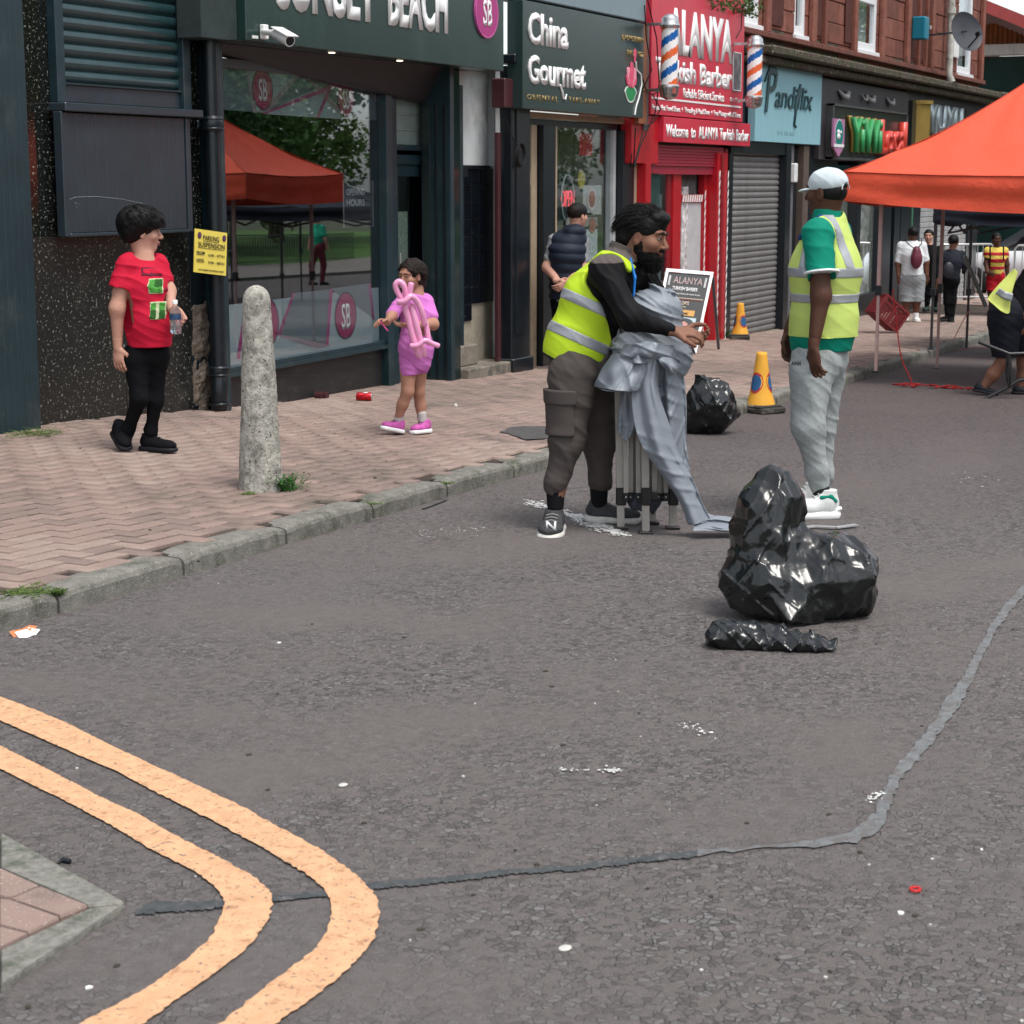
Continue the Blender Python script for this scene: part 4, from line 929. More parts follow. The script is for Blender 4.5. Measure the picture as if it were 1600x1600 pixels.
bx(ch, 'window_glass', 16.85, 18.36, 7.80, 7.806, .47, 2.29, glass_mat('clear window glass', (.9, .93, .93), 1.25), 0); bx(ch, 'door_glass', 16.06, 16.30, 7.80, 7.806, -.1, 2.25, glass_mat('clear window glass'), 0)
lit = M('pale interior wall', (.58, .60, .52), .8, var=.3, vs=6, dirt=(.2, .23, .17), ds=3, dth=.5, dsoft=.3); room(ch, 16.0, 18.7, -.1, 2.3, 7.9, .7, lit)
bx(ch, 'open_sign', 17.18, 17.58, 7.86, 7.875, 1.32, 1.86, M('open sign backing', (.012, .03, .03), .4), .004)
neon = M('red neon tube', (.8, .05, .08), .4, emit=(1, .10, .14), es=.5)
text('OPEN', .17, neon, ch, (17.22, 7.855, 1.51), fit=.33, bold=.0, thick=.008, off=ch.location)
mb = MB(off=ch.location); mb.tube([(17.38+.15*math.cos(a), 7.85, 1.59+.235*math.sin(a)) for a in np.linspace(0, 6.2832, 30)], .009, 6, None); part(mb, 'neon_ring', M('unlit neon ring', (.45, .5, .5), .4), ch)
mb = MB(off=ch.location); mb.tube([(17.25, 7.86, 1.86), (17.18, 7.86, 2.29)], .003, 4); mb.tube([(17.52, 7.86, 1.86), (17.58, 7.86, 2.29)], .003, 4); part(mb, 'hanging_wire', ww, ch)
def card(x0, x1, z0, z1, col, nm='menu_card', y=7.83, rough=.6, va=.5, vs_=30): bx(ch, nm, x0, x1, y, y+.004, z0, z1, M('card%.2f%.2f' % (x0, z0), col, rough, var=va, vs=vs_), 0)
card(17.62, 17.95, 2.02, 2.25, (.5, .04, .05)); card(16.86, 17.22, .72, 1.22, (.6, .6, .58)); card(17.24, 17.60, .70, 1.24, (.62, .62, .62)); card(17.62, 18.1, .75, 1.30, (.45, .45, .50)); card(17.72, 18.20, 1.42, 1.72, (.42, .44, .43), va=.25); card(17.3, 18.1, 1.27, 1.39, (.25, .24, .22))
for i, c in enumerate(((.55, .10, .05), (.60, .45, .35), (.12, .30, .10), (.15, .35, .12), (.6, .5, .4), (.5, .4, .1))): bx(ch, 'menu_photo', 16.88+(i % 3)*.11, 16.97+(i % 3)*.11, 7.822, 7.828, 1.10-(i//3)*.13, 1.19-(i//3)*.13, M('food photo%d' % i, c, .6, var=.6, vs=60), 0)
mb = MB(off=ch.location); mb.lathe([(.12, 0), (.12, .003)], (17.93, 7.822, 1.58), 24, M('plate print', (.55, .5, .5), .5), 'y'); mb.lathe([(.085, -.002), (.085, .001)], (17.93, 7.822, 1.58), 20, M('food print', (.30, .09, .06), .5, var=.7, vs=30), 'y'); mb.lathe([(.09, 0), (.09, .003)], (17.66, 7.822, 1.78), 20, M('yellow print', (.45, .40, .08), .5), 'y'); mb.lathe([(.08, -.002), (.08, .001)], (17.95, 7.822, 1.31), 20, M('food print'), 'y'); mb.build('plate_print', None, ch)
for k in range(7): 
    mb = MB(off=ch.location); mb.lathe([(.055, 0), (.055, .003)], (16.17, 7.795, .30+k*.2), 14, M('food print'), 'y'); mb.build('door_dish_print', None, ch)
bx(ch, 'counter', 16.9, 18.3, 8.3, 8.8, -.1, .95, M('pale counter', (.32, .32, .32), .5)); bx(ch, 'counter_goods', 17.6, 18.25, 8.0, 8.2, .47, .72, M('yellow red packets', (.45, .25, .05), .5, var=.8, vs=25), .03)
# ================= barber
al = empty('barber_shopfront', (20.3, 7.6, -.1), 'crimson red barber shopfront with striped poles and large sign', 'shopfront')
bx(al, 'sign_board', 18.93, 21.93, 7.58, 7.66, 2.47, 4.0, redsign, .004); bx(al, 'side_panel', 18.50, 19.27, 7.62, 7.75, 1.95, 2.46, redp, .004)
W3 = lambda t, s_, x, z, f, b_=.03, m_=whitel, y=7.58: text(t, s_, m_, al, (x, y, z), fit=f, bold=b_, thick=.006, off=al.location)
W3('ALANYA', .46, 19.42, 3.165, 2.10, .05); W3('Turkish Barber', .23, 19.06, 2.85, 2.46, .045); W3('Reliable Efficient Service', .105, 19.90, 2.685, 1.34, .02); W3('Proper Hot Towel Shave  +  Threading & Head Shave  +  Free Massage with all Shaves', .062, 18.97, 2.52, 2.88, .014); W3('Open 6 Days', .05, 21.46, 2.70, .34, .01)
bx(al, 'white_rule', 18.95, 21.85, 7.574, 7.58, 2.635, 2.655, whitel, 0)
bx(al, 'photo_print', 21.52, 21.82, 7.572, 7.58, 2.83, 3.28, M('hair photo print', (.14, .13, .14), .5, var=.8, vs=9), 0)
mb = MB(off=al.location)
for a in ((21.52, 21.53, 2.83, 3.28), (21.81, 21.82, 2.83, 3.28), (21.52, 21.82, 2.83, 2.84), (21.52, 21.82, 3.27, 3.28)): mb.box(a[0], a[1], 7.568, 7.573, a[2], a[3])
part(mb, 'photo_border', whitel, al)
bx(al, 'welcome_board', 19.27, 22.17, 7.56, 7.66, 2.185, 2.455, redsign, .004); text('Welcome  to  ALANYA Turkish Barber', .135, whitel, al, (19.33, 7.56, 2.245), fit=2.78, bold=.03, thick=.006, off=al.location)
bx(al, 'pilaster', 18.87, 19.02, 7.60, 7.78, -.30, 1.95, redp); bx(al, 'pilaster', 21.20, 21.55, 7.62, 7.78, -.30, 2.10, redp, .006); bx(al, 'pilaster', 21.28, 21.36, 7.60, 7.625, -.28, 2.08, M('dark red moulding', (.22, .006, .012), .3), .004); bx(al, 'pilaster', 21.56, 21.66, 7.66, 7.78, -.30, 2.15, M('dark red moulding'), .004)
stripe = M('white red twist edging', (.6, .5, .5), .5)
def twist(x, z0, z1, y):
    mb = MB(off=al.location); n = int((z1-z0)/.11)
    for i in range(n):
        z = z0+i*.11; mb.prism([(x, z), (x+.028, z+.05), (x+.028, z+.11), (x, z+.06)], y-.006, y, whitel)
    o = part(mb, 'twist_edging', whitel, al)
twist(19.02, -.2, 1.95, 7.62); twist(21.52, -.2, 1.9, 7.61); twist(21.24, -.2, 1.9, 7.618); twist(at_y(1100, 400, 7.74).x, -.1, 1.7, 7.745)
for i in range(7): bx(al, 'shutter_slat', 19.03, 21.50, 7.66-.003*(i % 2), 7.74, 1.93+i*.033, 1.961+i*.033, redshut, .004)
mb = MB(off=al.location); mb.prism([(19.55, 1.84), (21.5, 1.84), (21.5, 1.93), (19.03, 1.93), (19.03, 1.86)], 7.68, 7.72); part(mb, 'shutter_bottom_bar', redshut, al)
pxx = lambda p, y: at_y(p, 400, y).x
def dbx(name, p0, p1, y, z0, z1, m_, d_=.05, b_=.003): bx(al, name, pxx(p0, y), pxx(p1, y), y, y+d_, z0, z1, m_, b_)
dkr = M('dark red moulding')
dbx('window_glass', 1005, 1042, 7.745, .35, 1.86, GLD, .005, 0); dbx('stall_riser', 1005, 1042, 7.70, -.32, .35, redp, .1)
dbx('window_blind', 1003, 1030, 7.80, .35, 1.9, M('grey green window film', (.30, .32, .30), .7, var=.4, vs=5), .01, 0); dbx('window_blind', 1030, 1044, 7.80, .35, 1.62, M('white window film', (.62, .64, .64), .7, var=.2, vs=6), .01, 0)
for p0, p1, y, m_ in ((1042, 1050, 7.73, dkr), (1051, 1063, 7.71, redp), (1099, 1108, 7.75, redp), (1108, 1121, 7.73, dkr)): dbx('door_post', p0, p1, y, -.32, 1.86, m_, .08)
dbx('white_panel', 1064, 1074, 7.79, -.2, 1.7, M('white black print', (.55, .52, .52), .6, var=.7, vs=14), .02, 0); dbx('door_blind', 1074, 1099, 7.79, -.2, 1.52, M('grey door blind', (.46, .46, .47), .6), .02, 0); dbx('door_backing', 1040, 1125, 7.86, -.3, 1.9, M('mid grey interior', (.16, .16, .16), .8, var=.5), .02, 0)
dbx('pelmet', 1064, 1099, 7.775, 1.52, 1.61, redp, .01, 0); mb = MB(off=al.location); x0_, x1_ = pxx(1065, 7.77), pxx(1097, 7.77)
for i in range(9): q_ = (x1_-x0_)/9; mb.prism([(x0_+i*q_, 1.525), (x0_+i*q_+q_*.45, 1.525), (x0_+i*q_+q_*.8, 1.605), (x0_+i*q_+q_*.35, 1.605)], 7.765, 7.772)
part(mb, 'striped_pelmet', whitel, al)
bx(al, 'wall', 18.6, 22.4, 7.75, 8.05, 2.05, 3.5, blackp, 0)
# barber poles: thing > cap, striped cylinder, lower cap, bracket
def pole(px, ptop, pbot, y, lab):
    c = at_y(px, (ptop+pbot)/2, y); zt, zb = at_y(px, ptop, y).z, at_y(px, pbot, y).z; H = zt-zb; r_ = .088
    o = empty('barber_pole', (c.x, y, zb), lab, 'barber pole', 'barber poles on the red shopfront')
    mb = MB(off=o.location); z1, z2 = zb+H*.17, zt-H*.15; n, k = 40, 36; vs = []; fs = []; mats = [whitel, M('barber orange', (.72, .13, .03), .35), whitel, M('barber blue', (.0, .10, .36), .35)]
    for i in range(n+1):
        for j in range(k): a = 2*math.pi*j/k; vs.append((c.x+r_*math.cos(a), y+r_*math.sin(a), z1+(z2-z1)*i/n))
    for m_i in range(4):
        ff = [(i*k+j, i*k+(j+1) % k, (i+1)*k+(j+1) % k, (i+1)*k+j) for i in range(n) for j in range(k) if int(((i/n*7.2+j/k*4*(-1 if True else 1)) % 4)) == m_i]
        # helix: four bands per turn
        mb.add(vs, ff, mats[m_i], True)
    mb.build('striped_cylinder', None, o)
    mb = MB(off=o.location); mb.lathe([(r_*1.12, z2-.01), (r_*1.18, z2+.01), (r_*1.18, z2+.03), (r_*1.02, z2+.04), (r_*1.05, z2+H*.09), (r_*.9, z2+H*.12), (r_*.5, zt)], (c.x, y, 0), 24); part(mb, 'top_cap', steel, o)
    mb = MB(off=o.location); mb.lathe([(r_*.35, zb), (r_*1.0, zb+.03), (r_*1.1, zb+H*.08), (r_*1.15, zb+H*.12), (r_*1.25, z1-.02), (r_*1.15, z1+.006)], (c.x, y, 0), 24); part(mb, 'lower_cap', steel, o)
    mb = MB(off=o.location); mb.box(c.x-.02, c.x+.02, y, 7.6, z2+.02, z2+.05); mb.box(c.x-.02, c.x+.02, y, 7.6, z1-.06, z1-.03); part(mb, 'bracket', steel, o); return o
pole(1046, 22, 156, 7.30, 'striped barber pole at the left edge of the red barber sign'); pole(1179, 55, 170, 7.30, 'striped barber pole between red sign and light blue sign')
# ================= light blue sign shop with roller shutter
bs_ = empty('shuttered_shopfront', (23.0, 7.6, -.2), 'closed shop with dirty grey roller shutter under faded light blue sign', 'shopfront')
bx(bs_, 'sign_board', 22.47, 25.26, 7.60, 7.70, 2.255, 3.215, ltblue, .004)
for t, s_, x, z, f in (('P', .62, 22.80, 2.62, .46), ('andiflix', .30, 23.20, 2.70, 1.62)): text(t, s_, dkletter, bs_, (x, 7.60, z), fit=f, bold=.0, shear=.25, thick=.02, off=bs_.location)
mb = MB(off=bs_.location); mb.tube([(24.25, 7.59, 3.02), (24.12, 7.59, 2.8), (24.02, 7.59, 2.5), (24.1, 7.59, 2.47)], .02, 6); mb.tube([(22.78, 7.59, 3.0), (22.9, 7.59, 3.12), (23.25, 7.59, 3.1)], .02, 6); part(mb, 'script_swash', dkletter, bs_)
text('0141 336 8661', .055, M('faded digits', (.14, .28, .32), .5), bs_, (23.35, 7.60, 2.35), fit=.72, thick=.002, off=bs_.location)
sm2 = slat_mesh(1.98, .075, .012, grshut, n=5)
for i in range(31):
    o = link('shutter_slat', sm2, bs_); o.location = Vector((21.86, 7.73, -.17+i*.075))-bs_.location
for a, b_, y in ((21.72, 21.86, 7.66), (23.84, 24.05, 7.62)): bx(bs_, 'shutter_guide', a, b_, y, 7.8, -.3, 2.24, blackp)
bx(bs_, 'shutter_box', 21.72, 24.05, 7.64, 7.9, 2.10, 2.25, blackp); bx(bs_, 'doorstep', 21.8, 24.0, 7.66, 7.9, -.32, -.175, stonestep, .01)
bx(bs_, 'post', 24.10, 24.28, 7.66, 7.8, -.3, 2.24, M('grey post')); bx(bs_, 'post', 24.32, 24.62, 7.72, 7.85, -.3, 2.24, blackp); bx(bs_, 'post', 24.66, 24.90, 7.64, 7.8, -.35, 2.24, M('brown post', (.10, .075, .06), .6)); bx(bs_, 'post', 24.95, 25.3, 7.70, 7.85, -.35, 2.24, blackp)
bx(bs_, 'meter_box', 24.15, 24.28, 7.60, 7.67, 1.75, 2.0, white, .01)
bx(bs_, 'wall', 22.3, 25.4, 7.72, 8.0, 2.2, 3.4, blackp, 0)
# ================= two restaurants under the tenement
r1 = empty('green_letter_restaurant', (27.5, 7.7, -.3), 'black restaurant front with large green and red letters over the window', 'shopfront')
bx(r1, 'fascia', 25.30, 30.05, 7.62, 7.9, 2.06, 3.17, M('dark plum fascia', (.035, .030, .034), .5, var=.25, vs=3), .01)
bx(r1, 'sign_board', 25.66, 29.7, 7.56, 7.62, 2.10, 2.80, M('black green sign', (.016, .022, .020), .3, var=.2), .004)
mb = MB(off=r1.location)
for a in ((25.60, 29.76, 2.80, 2.83), (25.60, 29.76, 2.07, 2.10), (25.60, 25.66, 2.07, 2.83), (29.70, 29.76, 2.07, 2.83)): mb.box(a[0], a[1], 7.53, 7.64, a[2], a[3])
part(mb, 'sign_frame', M('dark grey frame', (.06, .065, .065), .4), r1)
lg = M('green letter', (.03, .30, .09), .35); lr = M('red orange letter', (.62, .05, .03), .35); ly = M('old gold letter', (.35, .24, .06), .35, metal=.5)
text('YiWi', .50, ly, r1, (26.35, 7.56, 2.20), fit=1.62, bold=.03, thick=.05, off=r1.location); text('YiWi', .50, lg, r1, (26.38, 7.51, 2.19), fit=1.60, bold=.012, thick=.06, off=r1.location)
text('Local', .50, lr, r1, (27.95, 7.56, 2.19), fit=1.5, bold=.03, thick=.11, off=r1.location)
mb = MB(off=r1.location)
for xx, s_ in ((26.35, 1), (27.4, .5), (27.75, .9), (28.9, .8)):
    z_ = 2.97; mb.tube([(xx-.28*s_, 7.6, z_+.06), (xx-.1*s_, 7.58, z_-.02), (xx, 7.56, z_-.03), (xx+.12*s_, 7.58, z_+.04), (xx+.34*s_, 7.6, z_+.05)], [.01, .04*s_, .05*s_, .035*s_, .008], 8)
part(mb, 'bird_relief', M('grey bird relief', (.22, .22, .22), .4), r1)
rx = empty('hanging_badge', (25.75, 7.45, 2.1), 'pink shield shaped badge sign with green circle beside green restaurant letters', 'sign')
mb = MB(off=rx.location); mb.prism([(25.45, 2.62), (25.98, 2.62), (25.98, 2.24), (25.72, 2.10), (25.45, 2.24)], 7.47, 7.50); part(mb, 'shield', M('mauve badge', (.42, .18, .33), .4), rx)
mb = MB(off=rx.location); mb.lathe([(.185, -.003), (.185, 0)], (25.715, 7.468, 2.42), 28, M('badge green', (.0, .19, .16), .4), 'y'); mb.lathe([(.195, -.001), (.195, 0)], (25.715, 7.4695, 2.42), 28, whitel, 'y'); mb.build('disc', None, rx)
text('a·', .17, whitel, rx, (25.60, 7.464, 2.355), fit=.22, bold=.05, thick=.003, off=rx.location)
bx(rx, 'strip', 25.48, 25.95, 7.463, 7.469, 2.235, 2.275, whitel, 0)
for a, b_ in ((25.3, 26.5), (27.6, 27.8), (29.1, 29.6), (29.8, 30.15)): bx(r1, 'post', a, b_, 7.70, 7.9, -.5, 2.06, blackp)
tim = M('tan window poster', (.85, .74, .62), .6, var=.35, vs=4)
for a, b_ in ((26.5, 27.6), (27.8, 29.1)):
    bx(r1, 'window_glass', a, b_, 7.80, 7.806, .05, 2.0, GLS, 0); bx(r1, 'window_poster', a+.12, b_-.05, 7.84, 7.85, .05, 1.9, tim, 0); bx(r1, 'stall_riser', a, b_, 7.74, 7.9, -.5, .05, blackp)
room(r1, 26.4, 30, -.3, 2.06, 7.95, 2.5)
r2 = empty('gold_letter_restaurant', (32.5, 7.7, -.4), 'dark corner restaurant front with gold column and ornate lettering', 'shopfront')
bx(r2, 'fascia', 30.12, 36.0, 7.66, 7.9, 2.0, 3.20, M('dark plum fascia'), .01); bx(r2, 'sign_board', 30.3, 34.2, 7.60, 7.66, 2.05, 3.05, M('black green sign'), .004)
mb = MB(off=r2.location); mb.lathe([(.20, 2.2), (.20, 3.0), (.24, 3.0), (.24, 3.06)], (30.75, 7.62, 0), 14, None, 'z', False); part(mb, 'gold_column', ly, r2)
text('YUYU', .44, M('silver letter', (.35, .42, .44), .3, metal=.4), r2, (31.15, 7.60, 2.60), fit=2.6, bold=.04, thick=.06, off=r2.location); text('RISOS', .36, ly, r2, (31.2, 7.60, 2.14), fit=2.2, bold=.04, thick=.06, off=r2.location)
mb = MB(off=r2.location)
for i in range(9): mb.box(31.2+i*.29, 31.3+i*.29, 7.56, 7.6, 2.56, 3.03)
part(mb, 'letter_edge', M('silver letter'), r2)
for i in range(26): bx(r2, 'shutter_slat', 31.5, 35.2, 7.74+.004*(i % 2), 7.8, -.45+i*.09, -.367+i*.09, M('pale roller shutter', (.36, .36, .36), .5, var=.15), .006)
for a, b_, m_ in ((30.2, 30.9, blackp), (30.9, 31.0, M('green notice', (.05, .16, .09), .6)), (31.0, 31.5, blackp), (35.2, 36.0, blackp)): bx(r2, 'post', a, b_, 7.70, 7.9, -.6, 2.0, m_)
bx(r2, 'wall', 30.1, 36, 7.82, 8.2, -.6, 2.1, blackp, 0)
# ================= red sandstone tenement over the shops
te = empty('sandstone_tenement', (29, 8, 3.4), 'red sandstone tenement upper storey above the row of shops', 'building')
sst = [M('red sandstone %d' % i, c, .92, var=.25, vs=7, bump=.5, bs=40, bd=.004, dirt=(.10, .055, .042), ds=2.2, dth=.55, dsoft=.2) for i, c in enumerate(((.19, .070, .050), (.225, .088, .064), (.15, .058, .044)))]
sooty = M('sooty mossy cornice stone', (.085, .065, .052), .95, var=.4, vs=8, bump=1, bs=30, bd=.02, dirt=(.055, .065, .030), ds=3, dth=.45, dsoft=.2, speck=(.25, .24, .20), ss=20, sth=.62)
for i in range(9):
    x0 = 22.35+i*1.53; bx(te, 'cornice_stone', x0, x0+1.515, 7.35, 7.95, 3.30, 3.41, sooty, .02); bx(te, 'cornice_stone', x0, x0+1.515, 7.46, 7.95, 3.20, 3.296, sooty, .02)
bx(te, 'cornice_stone', 36.0, 36.4, 7.30, 8.5, 3.20, 3.42, sooty, .03)
# window bays: x ranges of openings
wins = [(22.2, 23.15), (24.6, 25.1), (27.5, 28.75), (34.2, 35.35)]
def clear(x0, x1): return [w for w in wins if w[0] < x1 and w[1] > x0]
zc = 3.42; c_i = 0
while zc < 6.2:
    h_ = .30 if zc > 3.7 else .28; x0 = 22.15-(c_i % 2)*.35
    while x0 < 36.1:
        L_ = random.uniform(.62, .98); x1 = min(x0+L_, 36.12); segs = [(x0, x1)]
        if zc+h_*.5 > 3.69:
            for w in wins: segs = [s for a, b_ in segs for s in ((a, min(b_, w[0])), (max(a, w[1]), b_)) if s[1]-s[0] > .05]
        for a, b_ in segs:
            if b_ > 22.0: bx(te, 'sandstone_block', max(a, 22.0), b_-.008, 7.80+random.uniform(-.006, .006), 7.98, zc, zc+h_-.008, sst[random.choice((0, 0, 1, 2))] if zc > 3.65 or x0 > 34 else (sooty if random.random() < .45 else sst[2]), .008)
        x0 = x1
    zc += h_; c_i += 1
bx(te, 'core_wall', 22.0, 36.1, 7.985, 8.1, 3.4, 3.69, sst[2], 0)
for a, b_ in ((22.0, 22.2), (23.15, 24.6), (25.1, 27.5), (28.75, 34.2), (35.35, 36.1)): bx(te, 'core_wall', a, b_, 7.985, 8.1, 3.69, 6.6, sst[2], 0)
bx(te, 'gable_wall', 35.95, 36.12, 8.1, 16, -.6, 6.6, sst[0], 0)
# projecting mullions and pilasters
for i in range(12): bx(te, 'string_course', 22.02+i*1.18, 23.19+i*1.18, 7.70, 7.80, 3.56, 3.635, sst[2], .01)
for x_, w_ in ((23.25, .2), (25.2, .24), (25.78, .12), (27.28, .2), (28.82, .22), (30.35, .26), (31.1, .12), (31.62, .10), (32.0, .2), (35.9, .22)):
    bx(te, 'pilaster', x_, x_+w_*.8, 7.725, 7.80, 3.636, 6.5, sst[1] if w_ > .13 else sst[0], .012)
dkrev = M('dark stone panel', (.085, .030, .024), .9, var=.2, vs=6, bump=.4, bs=40)
for a, b_ in ((23.42, 24.04), (25.42, 25.74), (26.93, 27.28), (30.63, 31.08), (31.26, 31.58), (31.74, 31.98)): bx(te, 'recessed_panel', a, b_, 7.775, 7.79, 3.75, 6.4, dkrev, 0)
upvc = M('white upvc frame', (.74, .75, .76), .35, var=.03); curt = M('net curtain', (.45, .46, .45), .9, var=.15, vs=5, stretch=(9, 1, .3))
for a, b_ in wins:
    w = bx(te, 'window', a, b_, 7.86, 7.862, 3.75, 5.6, glass_mat('clear window glass'), 0)
    for q in ((a, a+.10, 3.70, 5.6), (b_-.10, b_, 3.70, 5.6), (a+.10, b_-.10, 3.70, 3.82), (a+.10, b_-.10, 4.40, 4.50)):
        mb = MB(off=te.location); mb.box(q[0], q[1], 7.82, 7.90, q[2], q[3], .008); mb.build('frame', upvc, w)
    bx(te, 'window_sill', a-.04, b_+.04, 7.76, 7.9, 3.64, 3.70, upvc, .006); bx(te, 'curtain', a+.1, b_-.1, 7.95, 7.96, 3.8, 5.6, curt, 0)
    bx(te, 'window_recess', a-.05, b_+.05, 8.3, 8.35, 3.6, 5.7, darkin, 0)
wp = empty('white_downpipe', (33.1, 7.68, 3.5), 'pale weathered downpipe on the sandstone wall left of the satellite dish', 'drainpipe')
mb = MB(off=wp.location); mb.tube([(33.05, 7.62, 3.46), (33.05, 7.68, 3.6), (33.05, 7.68, 6.4)], .065, 12); mb.lathe([(.085, 4.62), (.085, 4.72)], (33.05, 7.68, 0), 12); part(mb, 'pipe', M('peeling grey white paint', (.42, .42, .38), .8, var=.3, vs=8, dirt=(.15, .13, .10), ds=6, dth=.55), wp)
bbx = empty('blue_alarm_box', (30.7, 7.4, 4.0), 'teal blue alarm box on the sandstone upper wall', 'alarm box'); bx(bbx, 'case', 30.52, 30.80, 7.50, 7.72, 4.02, 4.38, M('teal blue box', (.0, .16, .24), .4), .02); bx(bbx, 'bracket', 30.86, 30.95, 7.5, 7.66, 4.2, 4.26, alu, .0)
wbx = empty('white_wall_sign', (33.7, 7.7, 3.95), 'small white plate on sandstone beside the end window', 'sign'); bx(wbx, 'plate', 33.72, 34.08, 7.75, 7.79, 3.93, 4.24, white, .01)
sd = empty('satellite_dish', (34.4, 7.3, 4.4), 'dark grey satellite dish fixed on the wall at the corner window', 'satellite dish')
c = at_y(1511, 49, 7.15); nrm = Vector((-.45, -.85, .25)).normalized(); tq = nrm.to_track_quat('Z', 'Y').to_matrix()
mb = MB(); prof = [(0.001, -.07), (.12, -.06), (.24, -.03), (.33, 0), (.335, .004), (.33, -.006), (.23, -.04), (.001, -.08)]; mb.lathe(prof, (0, 0, 0), 32, cap=False)
mb.v = [tuple(c+tq @ Vector((v[0]*1.15, v[1], v[2]))-sd.location) for v in mb.v]; part(mb, 'reflector', M('dark grey dish', (.035, .037, .045), .5, var=.15), sd)
mb = MB(off=sd.location); tip = c+nrm*.30+Vector((0, 0, -.12)); mb.bar(c+Vector((0, 0, -.3)), tip, .02); mb.bar(c, (c.x-.1, 7.78, c.z-.05), .03); part(mb, 'arm', blackp, sd); mb = MB(off=sd.location); mb.bar(tip, tip+nrm*-.09, .06); part(mb, 'feed_horn', blackp, sd)
# green plants growing on the barber parapet
pl = empty('wall_weeds', (20.8, 7.5, 3.8), 'green moss and weeds growing over the top of red sign', 'plants', kind=None); mb = MB(off=pl.location)
lf = M('dull green leaf', (.06, .10, .03), .8, var=.4, vs=40)
for _ in range(420):
    a = Vector((random.uniform(20.6, 22.3), 7.55+random.uniform(-.12, .1), 3.78+random.uniform(-.06, .14))); d = Vector((random.uniform(-1, 1), random.uniform(-1, 1), random.uniform(-.6, 1))).normalized()*.05; s = d.cross(Vector((random.random(), 1, .3))).normalized()*.018; mb.add([a-s, a+s, a+d], [(0, 1, 2)])
part(mb, 'leaves', lf, pl)
# cctv camera and cables
cv = empty('cctv_camera', (11.5, 7.35, 2.85), 'white cctv camera mounted on the dark green fascia', 'cctv camera')
wm = M('camera white', (.80, .80, .78), .3, var=.05)
p1 = at_y(412, 50, 7.40); p2 = at_y(430, 52, 7.22); p3 = at_y(453, 64, 7.05); p0 = at_y(411, 50, 7.42)
mb = MB(off=cv.location); mb.box(p0.x-.03, p0.x+.03, 7.39, 7.43, p0.z-.05, p0.z+.05, .006); part(mb, 'wall_plate', wm, cv)
mb = MB(off=cv.location); mb.tube([p0, p1, p2], .022, 10); mb.sphere(p2, .032, 8); part(mb, 'arm', wm, cv)
mb = MB(off=cv.location); d_ = (p3-p2).normalized(); mb.tube([p2-d_*.01, p2+d_*.02, p3], [.025, .038, .04], 14); mb.bar(p2+d_*.02+Vector((0, 0, .045)), p3+d_*.035+Vector((0, 0, .04)), .095, .008); part(mb, 'housing', wm, cv)
mb = MB(off=cv.location); mb.tube([p3, p3+d_*.004], .032, 14); part(mb, 'lens', M('dark lens', (.01, .01, .012), .1), cv)
cb = empty('cable_bundle', (18.7, 7.5, 2.5), 'loose black cables hanging beside the barber pole', 'cable'); mb = MB(off=cb.location)
for px in ([(1007, 8), (1010, 60), (1018, 110), (1003, 142), (1020, 148), (1034, 140)], [(1012, 0), (1026, 60), (1030, 130), (1024, 175), (1000, 230), (992, 260)], [(1020, 148), (1032, 170), (1022, 190), (1006, 200), (990, 262)], [(1160, 10), (1158, 45), (1150, 60)], [(1004, 122), (1010, 142), (1028, 138)], [(993, 200), (990, 260), (985, 262), (987, 240)]):
    mb.tube([at_y(*p, 7.50) for p in px], .007, 5)
part(mb, 'cable', ww, cb)
# ---------------------------------------------------------------- end of the street
XB = 46.0
eb = empty('glass_hall', (XB+2, 6, -1), 'dark green glazed hall with orange timber gable and red roof beyond the shops', 'building')
def bxo(root, name, x0, x1, y0, y1, z0, z1, mat, b=.01): return bx(root, name, x0, x1, y0, y1, z0, z1, mat, b)
ga = at_x(1525, 88, XB); gb = at_x(1600, 90, XB); zband0, zband1 = ga.z, at_x(1560, 70, XB).z
dgl = M('dark green glazing', (.008, .040, .036), .08, var=.4, vs=.5, spec=.6)
for i in range(12):
    y1 = ga.y+4.5-i*1.5; bxo(eb, 'glass_pane', XB, XB+.1, y1-1.46, y1, -.8, zband0-.02, dgl)
    bxo(eb, 'mullion', XB-.06, XB+.1, y1-1.46-.05, y1-1.45, -.8, zband0-.01, M('dark frame', (.01, .02, .02), .5), 0)
bxo(eb, 'band', XB-.25, XB+.2, ga.y-14, ga.y+4.5, zband0, zband1, M('dirty white fascia band', (.55, .57, .54), .7, var=.3, vs=3, dirt=(.30, .33, .30), ds=1.5, stretch=(1, 1, .3)))
orw = M('orange brown timber boards', (.34, .13, .045), .6, var=.2, vs=4, stretch=(4, 4, .3))
pk_ = at_x(1553, 5, XB); rt_ = at_x(1600, 24, XB); lf_ = at_x(1528, 12, XB); rs = (rt_.z-pk_.z)/(rt_.y-pk_.y)
for i in range(60):
    y1 = ga.y+1.0-i*.115; yc = y1-.05; ztop = pk_.z-.45-abs(yc-pk_.y)*(abs(rs) if yc < pk_.y else .22); bxo(eb, 'cladding_board', XB+.02+.01*(i % 2), XB+.12, y1-.105, y1, zband1, ztop, orw, .012)
rr = M('red roof edge', (.36, .055, .05), .5, var=.1); mb = MB(off=eb.location)
y2 = pk_.y-9; z2 = pk_.z-9*abs(rs); y3 = pk_.y+3; z3 = pk_.z-.22*3
mb.prism([(y2, z2-.28), (y2, z2), (pk_.y, pk_.z), (y3, z3), (y3, z3-.28), (pk_.y, pk_.z-.28)], XB-1.6, XB-1.5, plane='yz'); part(mb, 'bargeboard', rr, eb)
